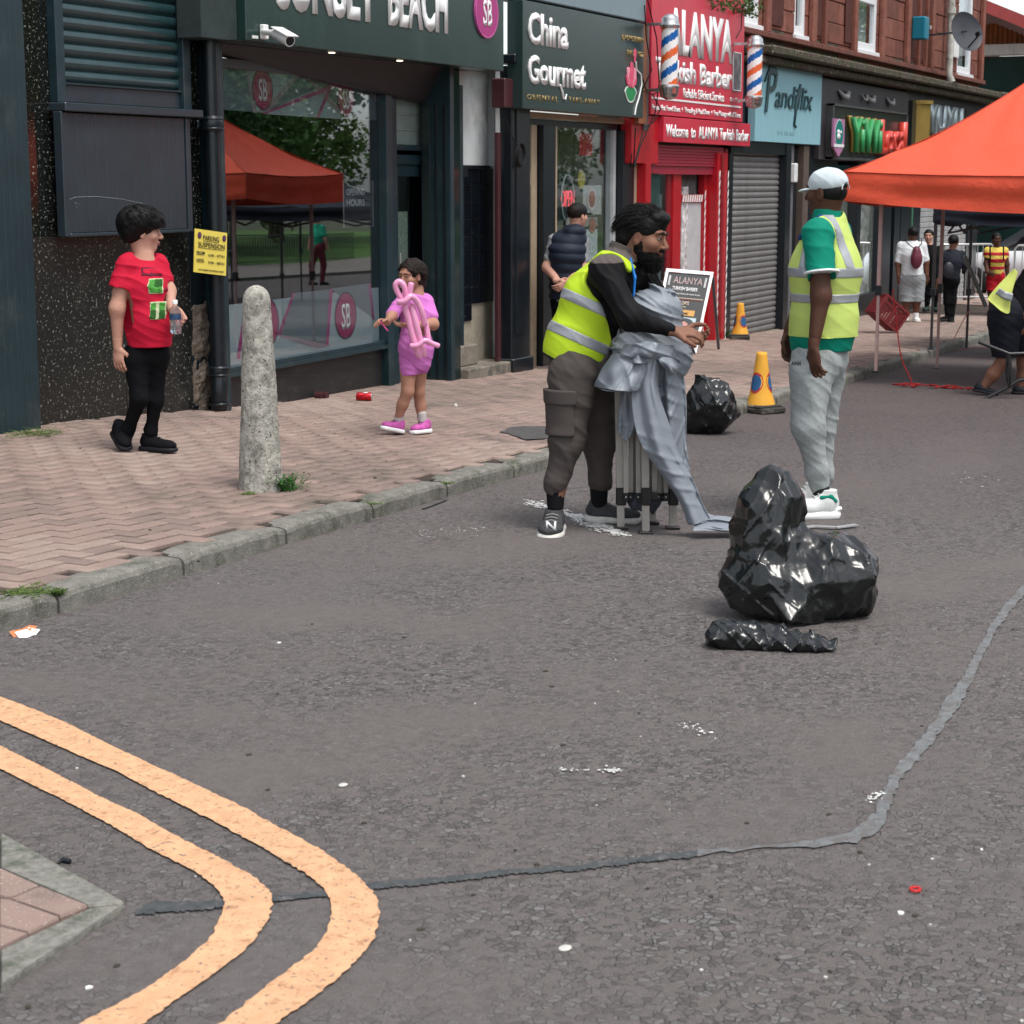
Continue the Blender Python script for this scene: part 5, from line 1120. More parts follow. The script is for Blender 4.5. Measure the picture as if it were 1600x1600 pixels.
mb = MB(off=eb.location); mb.add([(XB-1.55, y2, z2-.25), (XB-1.55, pk_.y, pk_.z-.25), (XB-1.55, y3, z3-.25), (XB+8, y3, z3-.4), (XB+8, pk_.y, pk_.z-.4), (XB+8, y2, z2-.4)], [(0, 1, 4, 5), (1, 2, 3, 4)]); part(mb, 'roof', M('dark red soffit', (.14, .03, .032), .6, var=.15), eb)
# metal crowd barriers
def barrier(x, y, L_, ang, label):
    o = empty('crowd_barrier', (x, y, pavz(min(x, 45), 6)), label, 'barrier', 'metal crowd barriers at the end of the street', rz=ang)
    mb = MB(); mb.tube([(0, -L_/2, .12), (0, -L_/2, 1.0), (0, -L_/2+.06, 1.06), (0, L_/2-.06, 1.06), (0, L_/2, 1.0), (0, L_/2, .12), (0, -L_/2, .12)], .02, 8); mb.build('frame', alu, o)
    for i in range(14): mb = MB(); yy = -L_/2+L_*(i+1)/15; mb.tube([(0, yy, .12), (0, yy, 1.05)], .008, 5); mb.build('rail', alu, o)
    for s in (-1, 1): mb = MB(); mb.bar((-.25, s*L_*.35, .0), (.25, s*L_*.35, .0), .03); mb.build('foot', alu, o)
    return o
barrier(34.6, 5.7, 2.0, R(20), 'metal crowd barrier behind the youth in the striped football shirt'); barrier(35.3, 3.8, 2.0, R(8), 'metal crowd barrier at the right edge of the picture'); barrier(33.6, 7.6, 1.6, R(40), 'metal crowd barrier nearest the pale roller shutter')
# parked white car seen through the gazebo
cr = empty('parked_car', (39.5, 6.9, -.6), 'white car parked beyond the metal barriers', 'car', rz=R(75))
carw = M('white car paint', (.72, .74, .76), .2, var=.03, coat=.6)
def hullmesh(sections, mat):
    mb = MB(); n = len(sections[0]); vs = [p for s in sections for p in s]
    fs = [(i*n+j, i*n+(j+1) % n, (i+1)*n+(j+1) % n, (i+1)*n+j) for i in range(len(sections)-1) for j in range(n)]
    mb.add(vs, fs+[tuple(range(n))[::-1], tuple(range((len(sections)-1)*n, len(sections)*n))], mat, True); return mb
sec = []
for x_, zt, w, zb in ((-2.1, .72, .70, .35), (-2.0, .88, .82, .25), (-1.2, .98, .88, .22), (0, .98, .90, .22), (1.0, .96, .88, .22), (1.9, .82, .82, .25), (2.1, .62, .68, .35)):
    sec.append([(x_, -w, zb), (x_, w, zb), (x_, w*1.0, zt*.7), (x_, w*.92, zt), (x_, -w*.92, zt), (x_, -w*1.0, zt*.7)])
hullmesh(sec, carw).build('body', None, cr)
sec = []
for x_, zt, w in ((-1.75, .98, .78), (-1.3, 1.38, .66), (-.2, 1.48, .66), (.35, 1.42, .66), (1.05, .98, .76)): sec.append([(x_, -w-.03, .95), (x_, w+.03, .95), (x_, w, zt), (x_, -w, zt)])
hullmesh(sec, M('dark car glass', (.01, .012, .015), .06)).build('window', None, cr)
mb = MB(); mb.box(-1.25, .3, -.62, .62, 1.44, 1.50, .03); mb.build('roof', carw, cr)
for sx in (-1.3, 1.3):
    for sy in (-.86, .86): mb = MB(); mb.lathe([(.2, -.1), (.32, -.09), (.32, .09), (.2, .1)], (sx, sy, .32), 20, None, 'y'); w_ = mb.build('wheel', M('tyre', (.012, .012, .012), .8), cr); mb = MB(); mb.lathe([(.19, -.11), (.19, .11)], (sx, sy, .32), 14, None, 'y'); mb.build('rim', alu, w_)
for sy in (-.6, .6): mb = MB(); mb.sphere((2.0, sy, .66), .12, 8); mb.build('headlight', M('lamp glass', (.7, .7, .7), .1), cr)
# ---------------------------------------------------------------- park across the road (seen mirrored in the windows)
grass = M('park grass', (.07, .14, .03), .95, var=.35, vs=1.5, bump=.5, bs=40)
sheet('park_lawn', [-40, -10, 20, 60, 100], lambda x: -120, lambda x: -13.0, 4, lambda x, y: zfar(x)+.05, grass)
sheet('park_path', [-40, -10, 20, 60, 100], lambda x: -13.0, lambda x: -6.98, 4, lambda x, y: zfar(x)+.08, M('park side pavement', (.19, .165, .15), .9, var=.15, vs=2))
pk_k = empty('park_kerb', (0, 0, 0), kind='structure')
for i in range(30): x_ = -20+i*3.0; mb = MB(); mb.add([(x_, -7.0, zfar(x_)-.3), (x_+2.98, -7.0, zfar(x_+3)-.3), (x_+2.98, -7.0, zfar(x_+3)+.085), (x_, -7.0, zfar(x_)+.085), (x_, -7.15, zfar(x_)+.085), (x_+2.98, -7.15, zfar(x_+3)+.085)], [(1, 0, 3, 2), (2, 3, 4, 5)]); mb.build('kerb_stone', ksm, pk_k)
bark = M('tree bark', (.06, .05, .04), .95, var=.3, vs=8, bump=1, bs=20)
leafm = [M('tree leaves %d' % i, c, .7, var=.4, vs=3) for i, c in enumerate(((.060, .13, .030), (.10, .17, .040), (.045, .10, .030)))]
def crown_mesh(seed, mat, n=5200, r0=3.4, hh=6.5):
    r = np.random.RandomState(seed); cl = r.randn(46, 3); cl = cl/np.linalg.norm(cl, axis=1)[:, None]*(r.rand(46, 1)**.4)*np.array([r0, r0, hh*.55]); P = cl[r.randint(0, 46, n)]+r.randn(n, 3)*.42+np.array([0, 0, hh*.5])
    a = r.randn(n, 3); a /= np.linalg.norm(a, axis=1)[:, None]; b = np.cross(a, r.randn(n, 3)); b /= np.linalg.norm(b, axis=1)[:, None]; s = .10+.12*r.rand(n, 1)
    V = np.stack([P-a*s, P+b*s*.5, P+a*s, P-b*s*.5], 1).reshape(-1, 3); return np_mesh('crown', V, np.arange(n*4).reshape(-1, 4), mat)
crowns = [crown_mesh(i+1, leafm[i % 3]) for i in range(3)]
tl = ['broad dark park tree', 'lighter green park tree', 'very dark park tree']; k = 0
TT = [(18, -21), (24, -24), (30, -20), (36, -25), (41, -21), (47, -24), (53, -20), (60, -25), (66, -21), (12, -24), (6, -21), (0, -24), (74, -24), (33, -31), (45, -31), (57, -32), (21, -27), (27, -27), (39, -28), (50, -28), (63, -29), (70, -26), (80, -24), (86, -27), (15, -28), (52, -33), (28, -33)]
for (tx, ty) in TT:
    sc_ = random.uniform(1.05, 1.5); t = empty('park_tree', (tx, ty, zfar(tx)), tl[k % 3]+' across the road, %s from the near end of the park' % ('first second third fourth fifth sixth seventh eighth ninth tenth eleventh twelfth thirteenth fourteenth fifteenth sixteenth seventeenth eighteenth nineteenth twentieth 21st 22nd 23rd 24th 25th 26th 27th'.split()[sorted(TT).index((tx, ty))]), 'tree', 'trees in the park across the road', rz=random.uniform(0, 6))
    t.scale = (sc_,)*3; c_ = link('crown', crowns[k % 3], t); c_.location = (0, 0, 1.3)
    mb = MB(); mb.tube([(0, 0, -.2), (.05, 0, 1.2), (.0, .1, 2.6), (.2, .1, 4.4)], [.26, .2, .16, .07], 10); mb.tube([(0, .05, 2.0), (.9, .3, 3.4)], [.10, .04], 6); mb.tube([(0, .05, 2.2), (-.8, -.4, 3.6)], [.09, .04], 6); mb.build('trunk', bark, t); k += 1
fe = empty('park_railing', (35, -13, -.4), 'black vertical bar railing along the park edge', 'railing'); mb = MB(off=fe.location)
for i in range(290): xx = 8+i*.19; mb.box(xx-.008, xx+.008, -13.01, -12.99, zfar(xx), zfar(xx)+1.05)
part(mb, 'bars', blackp, fe)['kind'] = 'stuff'
mb = MB(off=fe.location)
for zz in (.12, .98): mb.bar((8, -13, zfar(8)+zz), (63, -13, zfar(63)+zz), .03)
part(mb, 'rail', blackp, fe)
# birch-like street tree right of the far barrier
bt = empty('street_tree', (41, 4.3, -.7), 'slender pale barked tree beyond the metal barriers at the right edge', 'tree'); mb = MB(); mb.tube([(0, 0, -.2), (.05, 0, 1.5), (.0, .1, 3.4), (.1, .1, 5)], [.14, .12, .1, .05], 10); mb.build('trunk', M('pale birch bark', (.40, .38, .35), .9, var=.4, vs=9, dirt=(.06, .055, .05), ds=10, dth=.5, stretch=(1, 1, .4)), bt)
c_ = link('crown', crowns[1], bt); c_.location = (0, 0, 3.0); c_.scale = (.55,)*3
seamm = M('dark orange seam', (.38, .05, .025), .7)
# ---------------------------------------------------------------- gazebos
def gazebo(name, corners, zb, vals, peak, mat, leg, label, sag=.14, dirty=None, legs=(0, 1, 2, 3), group=None, inner=None):
    """corners: 4 plan points in order; zb: eave bottom z per corner; val: valance height; peak z above eave top"""
    cx = sum(c[0] for c in corners)/4; cy = sum(c[1] for c in corners)/4; gz_ = min(roadz(c[0]) for c in corners)
    o = empty(name, (cx, cy, gz_), label, 'gazebo', group)
    val = vals if isinstance(vals, (list, tuple)) else [vals]*4; ins_ = .42 if 'orange' in name else .03
    C = [Vector((c[0], c[1], z+v)) for c, z, v in zip(corners, zb, val)]; top = Vector((cx, cy, peak)); N = 26
    V = []; F = []
    for s in range(4):
        a, b = C[s], C[(s+1) % 4]; base = len(V)
        for i in range(N+1):
            t = i/N                       # eave -> peak
            for j in range(N+1):
                u = j/N; e = a.lerp(b, u); e.z -= .035*math.sin(math.pi*u)*(1-t); p = e.lerp(top, t)
                p.z -= sag*4*t*(1-t)*(.6+.4*math.sin(math.pi*u))*(1 if t < 1 else 0)
                w = mnoise.noise(Vector((p.x*2.1, p.y*2.1, s)))*.014*(1-t)+.010*math.sin(u*21+t*9+s)*(1-t)*t*2; p.z += w*1.7; V.append(p-o.location)
        for i in range(N):
            for j in range(N): q = base+i*(N+1)+j; F.append((q, q+1, q+N+2, q+N+1))
    cm = link('canopy', np_mesh('canopy', np.array(V), np.array(F), mat, True), o)
    V = []; F = []
    for s in range(4):
        a, b = C[s], C[(s+1) % 4]; out = ((a+b)/2-Vector((cx, cy, (a.z+b.z)/2))).normalized(); base = len(V); M2 = 40
        for i in range(9):
            t = i/8
            for j in range(M2+1):
                u = j/M2; e = a.lerp(b, u); e.z -= .035*math.sin(math.pi*u)+(val[s]*(1-u)+val[(s+1) % 4]*u)*t+.012*math.sin(math.pi*u)*t
                e += out*(.006+t*(.016*math.sin(u*17+s*2)+.03*mnoise.noise(Vector((u*5, t*2, s*3))))+.020*math.sin(t*7+3*mnoise.noise(Vector((u*4, 7, s))))*abs(math.sin(t*math.pi))*math.sin(math.pi*u)**.5 if 0 < u < 1 else .006); V.append(e-o.location)
        for i in range(8):
            for j in range(M2): q = base+i*(M2+1)+j; F.append((q, q+M2+1, q+M2+2, q+1))
    link('valance', np_mesh('valance', np.array(V), np.array(F), mat, True), o)
    if 'orange' in name:
        for s in range(4):
            a, b = C[s], C[(s+1) % 4]; out = ((a+b)/2-Vector((cx, cy, (a.z+b.z)/2))).normalized(); mb = MB(off=o.location); mb.tube([a.lerp(b, u/14)+out*.010-Vector((0, 0, .035*math.sin(math.pi*u/14))) for u in range(15)], .006, 5); mb.build('seam', seamm, o)
            mb = MB(off=o.location); mb.tube([a.lerp(top, t/14)-Vector((0, 0, sag*4*(t/14)*(1-t/14)*.6-.004)) for t in range(15)], .005, 5); mb.build('seam', seamm, o)
    for s in legs:
        c = corners[s]; gz0 = (roadz(c[0]) if c[1] < kerby(c[0]) else pavz(c[0], c[1])); zt = C[s].z-.05; ins = Vector((cx-c[0], cy-c[1], 0)).normalized()*ins_
        p = Vector((c[0], c[1], 0))+ins; mb = MB(off=o.location); mb.bar((p.x, p.y, gz0+.015), (p.x, p.y, gz0+(zt-gz0)*.48), .026); mb.bar((p.x, p.y, gz0+(zt-gz0)*.40), (p.x, p.y, zt), .034); lg_ = part(mb, 'leg', leg, o)
        mb = MB(off=o.location); mb.box(p.x-.035, p.x+.035, p.y-.035, p.y+.035, gz0, gz0+.016, .003); mb.build('foot_plate', blackp, lg_)
        mb = MB(off=o.location); mb.box(p.x-.028, p.x+.028, p.y-.028, p.y+.028, gz0+(zt-gz0)*.40, gz0+(zt-gz0)*.45, .004); mb.box(p.x-.03, p.x+.03, p.y-.03, p.y+.03, zt-.10, zt, .004); mb.build('bracket', blackp, lg_)
    mb = MB(off=o.location)
    for s in range(4):                    # scissor truss under each eave
        a, b = C[s].lerp(Vector((cx, cy, C[s].z)), .10)-Vector((0, 0, .02)), C[(s+1) % 4].lerp(Vector((cx, cy, C[s].z)), .10)-Vector((0, 0, .02)); d = Vector((0, 0, -.26)); m1 = (a+b)/2
        for p, q in ((a, m1+d), (a+d, m1), (m1, b+d), (m1+d, b)): mb.bar(p, q, .012, .025)
    for s in range(4): mb.bar(C[s]-Vector((0, 0, .04)), top-Vector((0, 0, .25)), .02)
    part(mb, 'truss', leg, o); return o
orange = M('orange gazebo fabric', (.68, .088, .042), .62, var=.05, vs=2.5, bump=.6, bs=5, bd=.03, dirt=(.66, .10, .055), ds=4, dth=.55, dsoft=.3)
bt_ = orange.node_tree.nodes['Principled BSDF']
pinkleg = M('pinkish painted steel leg', (.42, .27, .25), .5, var=.15, vs=12)
darkleg = M('dark steel leg', (.035, .030, .033), .5, var=.2)
C1 = (17.63, 4.59); OC = [(17.38, 5.0), (17.38, 2.1), (20.2, 2.1), (20.2, 4.92)]
gz1 = gazebo('orange_gazebo', OC, [1.58, 1.47, 1.50, 1.52], [.27, .36, .33, .33], 2.76, orange, pinkleg, 'bright orange pop-up gazebo with pinkish legs at the right')
gazebo('orange_gazebo', [(17.38, 1.9), (17.38, -1.1), (20.2, -1.1), (20.2, 1.9)], [1.5]*4, .34, 2.72, orange, pinkleg, 'second orange gazebo further right, seen only mirrored in the granite')
gz2 = gazebo('dark_gazebo', [(21.32, 5.06), (21.32, 2.2), (24.2, 2.2), (23.3, 5.08)], [1.30, 1.30, 1.26, 1.26], .16, 1.85, M('navy gazebo fabric', (.012, .016, .026), .7, var=.2, bump=.3, bs=9), darkleg, 'dark navy gazebo standing behind the orange gazebo')
gazebo('teal_gazebo', [(29, -1), (29, -4), (32, -4), (32, -1)], [1.6]*4, .2, 2.9, M('teal gazebo fabric', (.01, .16, .17), .7), darkleg, 'teal gazebo across the road, seen only mirrored in the shop window')
gazebo('blue_gazebo', [(24.5, -2), (24.5, -5), (27.5, -5), (27.5, -2)], [1.5]*4, .2, 2.8, M('blue gazebo fabric', (.02, .09, .22), .7), darkleg, 'blue gazebo across the road, seen only mirrored in the shop window')
# hanging side pole of the dark gazebo
hb = empty('leaning_pole', (23.6, 4.4, .3), 'grey pole leaning from the dark gazebo leg behind the football shirt', 'pole'); mb = MB(off=hb.location); a = at_x(1507, 400, 23.1); b = at_x(1540, 478, 23.5); mb.bar(a, b, .03, .045); part(mb, 'pole', M('grey green steel', (.16, .17, .16), .5), hb)
# cords
def cord(name, pts, r, mat, label, cat='rope'):
    c = pts[0]; o = empty(name, c, label, cat); mb = MB(off=o.location); P = [Vector(p) for p in pts]; Q = []
    for i in range(len(P)-1):
        p0, p1, p2, p3 = P[max(i-1, 0)], P[i], P[i+1], P[min(i+2, len(P)-1)]
        for t in (0, .2, .4, .6, .8): Q.append(.5*((2*p1)+(-p0+p2)*t+(2*p0-5*p1+4*p2-p3)*t*t+(-p0+3*p1-3*p2+p3)*t**3))
    Q.append(P[-1]); mb.tube(Q, r, 6, mat); part(mb, 'strand', mat, o); return o
redrope = M('red cord', (.30, .018, .02), .8, var=.2, vs=60)
gp0 = Vector((C1[0], C1[1]-.05, roadz(C1[0])))
z0 = roadz(17.5)+.012
rp = [Vector((17.63, 4.55, z0+.9)), Vector((17.6, 4.5, z0+.62)), Vector((17.55, 4.42, z0+.25)), Vector((17.50, 4.30, z0+.03))]
for i in range(34): rp.append(Vector((17.42+.10*random.uniform(-1, 1)*(1-i/50), 4.42-.018*i+.09*random.uniform(-1, 1)*(1-i/45), z0+random.uniform(0, .03))))
for i in range(14): rp.append(Vector((17.42+.02*math.sin(i*2), 3.98-.035*i*(1 if i % 2 else .8), z0+.012*(i % 2))))
cord('red_rope', rp, .006, redrope, 'red rope heaped at the foot of the orange gazebo leg')
cord('guy_rope', [Vector((23.3, 5.03, .2)), Vector((23.1, 5.1, .0)), Vector((22.8, 5.12, -.25)), Vector((23.2, 4.95, -.27)), Vector((23.4, 4.8, -.28))], .006, M('faded red cord', (.35, .14, .12), .8), 'thin reddish cord by the dark gazebo leg at the kerb')
# ---------------------------------------------------------------- concrete bollard
bo = at_p(408, 764); bo.z = pavz(bo.x, bo.y)
o = empty('concrete_bollard', bo, 'weathered pale concrete bollard with a rounded top on the pavement', 'bollard')
d = 9.878; H = 308/2900*d/.985; r0 = 33.5/2900*d; r1 = 20/2900*d
conc = M('lichened concrete', (.40, .385, .34), .95, var=.32, vs=22, bump=1.0, bs=55, bd=.012, dirt=(.13, .125, .108), ds=16, dth=.46, dsoft=.26, speck=(.045, .045, .04), ss=62, sth=.63)
mb = MB(); nr, n = 90, 56; vs = []
for i in range(nr+1):
    t = i/nr; z = H*t; base = r0+(r1-r0)*t
    if t > .925: base *= math.sqrt(max(0, 1-((t-.925)/.076)**2))*.99+.01
    for k in range(n):
        a = 2*math.pi*k/n; q = Vector((math.cos(a), math.sin(a), 0)); nz = mnoise.noise(Vector((q.x*3, q.y*3, z*6)))*.0045+mnoise.noise(Vector((q.x*11, q.y*11, z*26)))*.0028
        c3 = mnoise.noise(Vector((q.x*7+5, q.y*7, z*17))); nz -= .008*max(0, c3-.32)/.3
        if t < .03: nz += .004*(1-t/.03)
        vs.append((q.x*(base+nz), q.y*(base+nz), z-.03 if i == 0 else z))
mb.add(vs, [(i*n+k, i*n+(k+1) % n, (i+1)*n+(k+1) % n, (i+1)*n+k) for i in range(nr) for k in range(n)]+[tuple(nr*n+k for k in range(n))], conc, True); mb.build('post', None, o)
mb = MB(); c_ = at_p(322+88, 0) if False else None
def plant(name, c, n, h, w, label, mat, seed, leaf=.022, cat='weeds', sx=1.0, upw=.5):
    r = random.Random(seed); o = empty(name, c, label, cat, kind=None); mb = MB()
    for s_ in range(n):
        a = r.uniform(0, 6.28); q = Vector((r.gauss(0, w*.35)*sx, r.gauss(0, w*.35), 0)); tip = q+Vector((math.cos(a)*w*.6*sx, math.sin(a)*w*.5, h*r.uniform(.4, 1))); mid = q.lerp(tip, .5)+Vector((0, 0, h*.12))
        mb.tube([q, mid, tip], .0012, 4, mat)
        for k in range(6):
            p = q.lerp(tip, (k+1)/6)+Vector((r.uniform(-1, 1), r.uniform(-1, 1), r.uniform(-.4, .6)))*.007; dv = Vector((r.uniform(-1, 1), r.uniform(-1, 1), r.uniform(-.3, upw))).normalized(); u = dv.cross(Vector((0, 0, 1))).normalized(); l = leaf*r.uniform(.6, 1.2)
            mb.add([p, p+dv*l*.5+u*l*.3, p+dv*l, p+dv*l*.5-u*l*.3], [(0, 1, 2, 3)], mat)
    mb.build('leaves', None, o); return o
weedm = M('fresh weed green', (.035, .12, .020), .6, var=.35, vs=90)
c_ = at_p(446, 766); plant('weeds', c_, 75, .085, .12, 'leafy green weeds growing at the foot of the bollard', weedm, 3)
c_ = at_p(38, 676); plant('weeds', Vector((c_.x, 7.50, pavz(c_.x, 7.5))), 60, .03, .16, 'low grass tuft at the foot of the teal boards', M('dry grass green', (.09, .14, .035), .8, var=.3, vs=60), 5, .014, 'weeds', 1.6)
c_ = at_p(45, 925); plant('weeds', c_, 60, .012, .10, 'mossy grass along the kerb joint at the left edge', M('dry grass green'), 6, .012, 'weeds', 1.4)
c_ = at_g(101, 940); plant('weeds', Vector((5.575, kerby(5.57)+.03, pavz(5.57, 4.7)-.02)), 90, .025, .035, 'moss filling the nearest kerb joint', M('moss in joints'), 8, .010)
c_ = at_p(1140, 528); plant('weeds', c_, 30, .10, .10, 'small green weed beside the cone at the roller shutter', weedm, 9, .025)
for k, (a, b) in enumerate(((698, 774), (585, 806), (128+260, 790))): c_ = at_p(a, b-18); plant('weeds', c_, 25, .012, .05, 'thin moss on the kerb joint %s' % ('beyond the bollard', 'below the bollard', 'in front of the bollard')[k], M('dry grass green'), 20+k, .008)
# ---------------------------------------------------------------- traffic cones
def cone(p, H, label, rz, tilt=0, flat=False):
    o = empty('traffic_cone', p, label, 'traffic cone', 'yellow no-waiting cones', rz=rz); n = 32
    cy = M('faded yellow cone plastic', (.72, .36, .045), .55, var=.12, vs=12, dirt=(.45, .24, .06), ds=6, dth=.55, dsoft=.2, bump=.1)
    mb = MB(); prof = [(.150*H/.62, .065), (.138*H/.62, .20*H), (.118*H/.62, .30*H), (.116*H/.62, .31*H), (.080*H/.62, .66*H), (.056*H/.62, .95*H), (.052*H/.62, 1.0*H), (.040*H/.62, 1.0*H), (.040*H/.62, .9*H)]
    mb.lathe(prof, (0, 0, 0), n, cap=False); mb.build('body', cy, o)
    dm = M('cone disc red', (.45, .03, .04), .5); db = M('cone disc blue', (.02, .10, .24), .5)
    for a0 in (R(-18), R(100), R(220)):
        for rr_, mt, e in ((.085*H/.62, dm, .002), (.066*H/.62, db, .0035)):
            vs = []; zc_ = .50*H
            for k in range(20):
                t = 2*math.pi*k/20; z = zc_+rr_*1.25*math.sin(t); rad = (.116+(.080-.116)*(z/H-.31)/.35)*H/.62+e; aa = a0+rr_*math.cos(t)/rad; vs.append((rad*math.cos(aa), rad*math.sin(aa), z))
            mb = MB(); rad = (.116+(.080-.116)*(.5-.31)/.35)*H/.62+e+.002; vs.append((rad*math.cos(a0), rad*math.sin(a0), zc_)); mb.add(vs, [(k, (k+1) % 20, 20) for k in range(20)], mt, True)
            for q in (.5,): pass
            mb.build('roundel', None, o)
    bk = M('recycled rubber base', (.045, .045, .040), .9, var=.3, vs=20, bump=.6, dirt=(.16, .14, .11), ds=7, dth=.5)
    w = .21*H/.62; mb = MB(); mb.box(-w, w, -w*.8, w*.8, 0, .05, .012); mb.box(-.165*H/.62, .165*H/.62, -.165*H/.62, .165*H/.62, .045, .068, .01); mb.build('base', bk, o); return o
p = at_p(1182, 648); p = at_g(1182, 646); cone(Vector((p.x+.1, p.y, roadz(p.x))), .49, 'yellow cone with red and blue discs standing in the road gutter', R(62))
p = at_p(1156, 530); cone(Vector((p.x, p.y, pavz(p.x, p.y))), .44, 'smaller yellow cone on the pavement in front of the roller shutter', R(20))
# scrap of grey plastic behind the cone
# ---------------------------------------------------------------- black refuse sacks
V3_ = lambda *a: np.array(a)
bag = M('black refuse sack plastic', (.0045, .006, .0062), .23, var=.3, vs=9, spec=.6, bump=.55, bs=16, bd=.012)
def bagmat():
    nt = bag.node_tree; L = nt.links; b = nt.nodes['Principled BSDF']; bp = [n for n in nt.nodes if n.type == 'BUMP'][0]; tc = [n for n in nt.nodes if n.type == 'TEX_COORD'][0]; prev = None
    for sc_, dist, st in ((8, .010, .55), (24, .005, .6)):
        n = nt.nodes.new('ShaderNodeTexNoise'); n.noise_type = 'RIDGED_MULTIFRACTAL'; n.inputs['Scale'].default_value = sc_; n.inputs['Detail'].default_value = 2.5; n.inputs['Distortion'].default_value = .9
        mp = nt.nodes.new('ShaderNodeMapping'); mp.inputs['Rotation'].default_value = (.4, .7, .3*sc_); mp.inputs['Scale'].default_value = (1, .45, .8); L.new(tc.outputs['Object'], mp.inputs[0]); L.new(mp.outputs[0], n.inputs['Vector'])
        q = nt.nodes.new('ShaderNodeBump'); q.inputs['Strength'].default_value = st; q.inputs['Distance'].default_value = dist; L.new(n.outputs[0], q.inputs['Height'])
        if prev: L.new(prev.outputs[0], q.inputs['Normal'])
        prev = q
    L.new(prev.outputs[0], b.inputs['Normal'])
bagmat()
def sack(name, c, prims, label, seed, amp=.022, f=5.5, h=.008, dirs=None, rz=0):
    o = empty(name, c, label, 'refuse sack', rz=rz); s = SDF()
    for i, pr in enumerate(prims): s.poly(pr[0], [x*1.07 for x in pr[1]], seed+i*7, 38, .05, pr[3] if len(pr) > 3 else None)
    s.disp(ridges(amp*.6, f*4.6, seed, [(1, .3, .2), (.8, .2, -.6), (.7, .2, .7)])); s.disp(lambda P: -amp*.5*(crease(P, f*1.6, seed, 2)*2-1)); s.cut((0, 0, .004), (0, 0, -1))
    link('bag', s.mesh('bag', bag, h), o); return o
def rotx(a): c, s = math.cos(a), math.sin(a); return [[1, 0, 0], [0, c, s], [0, -s, c]]
def roty(a): c, s = math.cos(a), math.sin(a); return [[c, 0, s], [0, 1, 0], [-s, 0, c]]
SCR = math.atan2(RT.y, RT.x)                    # local +X = to the right in the photograph, +Y = away
pb = at_g(1245, 962); 
sack('refuse_sack', pb, [((-.14, .0, .15), (.150, .17, .16), .06), ((-.135, .02, .29), (.125, .14, .23), .06), ((-.105, .03, .43), (.120, .12, .135), .05), ((.12, .0, .155), (.175, .17, .165), .05), ((.19, .02, .14), (.115, .15, .14), .05), ((.0, -.02, .13), (.18, .16, .14), .05), ((-.02, .02, .24), (.12, .12, .12), .05)],
     'large open black refuse sack with a tall left lobe, nearest in the road', 21, rz=SCR, amp=.017, f=5.2, h=.0055)
ps2 = at_g(1190, 1012)
sack('refuse_sack', ps2, [((-.14, 0, .045), (.065, .055, .05), .04), ((-.03, .01, .042), (.09, .04, .046), .04), ((.08, -.01, .028), (.11, .04, .028), .03), ((.17, -.03, .012), (.055, .035, .012), .02)], 'small flattened black sack lying in front of the large one', 33, amp=.011, f=8, h=.004, rz=SCR)
pb2 = at_g(1105, 676)
sack('refuse_sack', pb2, [((0, .0, .17), (.20, .20, .19), .06), ((-.02, 0, .30), (.09, .09, .10), .06), ((-.05, 0, .37), (.03, .03, .04), .03), ((.05, .01, .35), (.05, .04, .04), .03)], 'full tied black refuse sack behind the folded gazebo frame', 47, rz=SCR, amp=.022, f=5.5, h=.007)
# strip of grey plastic lying behind the large sack
st = empty('plastic_strip', at_g(1290, 826), 'thin grey plastic strip lying on the road behind the large sack', 'litter'); mb = MB(off=st.location)
pts = [at_g(1246, 829), at_g(1275, 826), at_g(1305, 828), at_g(1338, 824)]; 
for a, b in zip(pts, pts[1:]): mb.bar(a+Vector((0, 0, .012)), b+Vector((0, 0, .014)), .035, .006)
part(mb, 'strip', M('grey polythene', (.30, .31, .32), .35), st)
# red plastic ring, can, litter by the kerb
rg = empty('red_ring', at_g(1430, 1394)+Vector((0, 0, .005)), 'small red plastic ring on the road, lower right', 'litter'); mb = MB(off=rg.location)
c = rg.location; mb.tube([(c.x+.013*math.cos(a), c.y+.011*math.sin(a), c.z+.002) for a in np.linspace(0, 6.283, 24)], .003, 6)
for k in range(10): a = k*.628; mb.box(c.x+.013*math.cos(a)-.002, c.x+.013*math.cos(a)+.002, c.y+.011*math.sin(a)-.002, c.y+.011*math.sin(a)+.002, c.z, c.z+.006)
part(mb, 'ring', M('red plastic', (.62, .02, .02), .35), rg)
def can(p, ang, label):
    o = empty('drinks_can', p, label, 'drinks can', rz=ang); mb = MB(); r_ = .033; L_ = .122
    red = M('red can print', (.50, .012, .02), .25, metal=.5, var=.05)
    mb.lathe([(r_*.8, -L_/2), (r_, -L_/2+.008), (r_, L_/2-.012), (r_*.82, L_/2)], (0, 0, r_), 22, red, 'x'); mb.build('body', None, o)
    mb = MB(); mb.lathe([(r_*.78, L_/2-.001), (r_*.78, L_/2+.003)], (0, 0, r_), 18, alu, 'x'); mb.lathe([(r_*.78, -L_/2-.002), (r_*.78, -L_/2+.002)], (0, 0, r_), 18, alu, 'x'); mb.build('lid', None, o)
    mb = MB()
    for k in range(9):
        a = R(60+k*8); b = R(68+k*8); x0 = .01*math.sin(k)+.008; mb.add([(x0-.014, -(r_+.001)*math.cos(a), r_+(r_+.001)*math.sin(a)), (x0+.016, -(r_+.001)*math.cos(a), r_+(r_+.001)*math.sin(a)), (x0+.02, -(r_+.001)*math.cos(b), r_+(r_+.001)*math.sin(b)), (x0-.010, -(r_+.001)*math.cos(b), r_+(r_+.001)*math.sin(b))], [(0, 1, 2, 3)])
    mb.build('white_print', whitel, o)
p = at_p(569, 626); can(Vector((p.x, p.y, pavz(p.x, p.y))), SCR+R(-8), 'red drinks can lying on the pavement below the shop window')
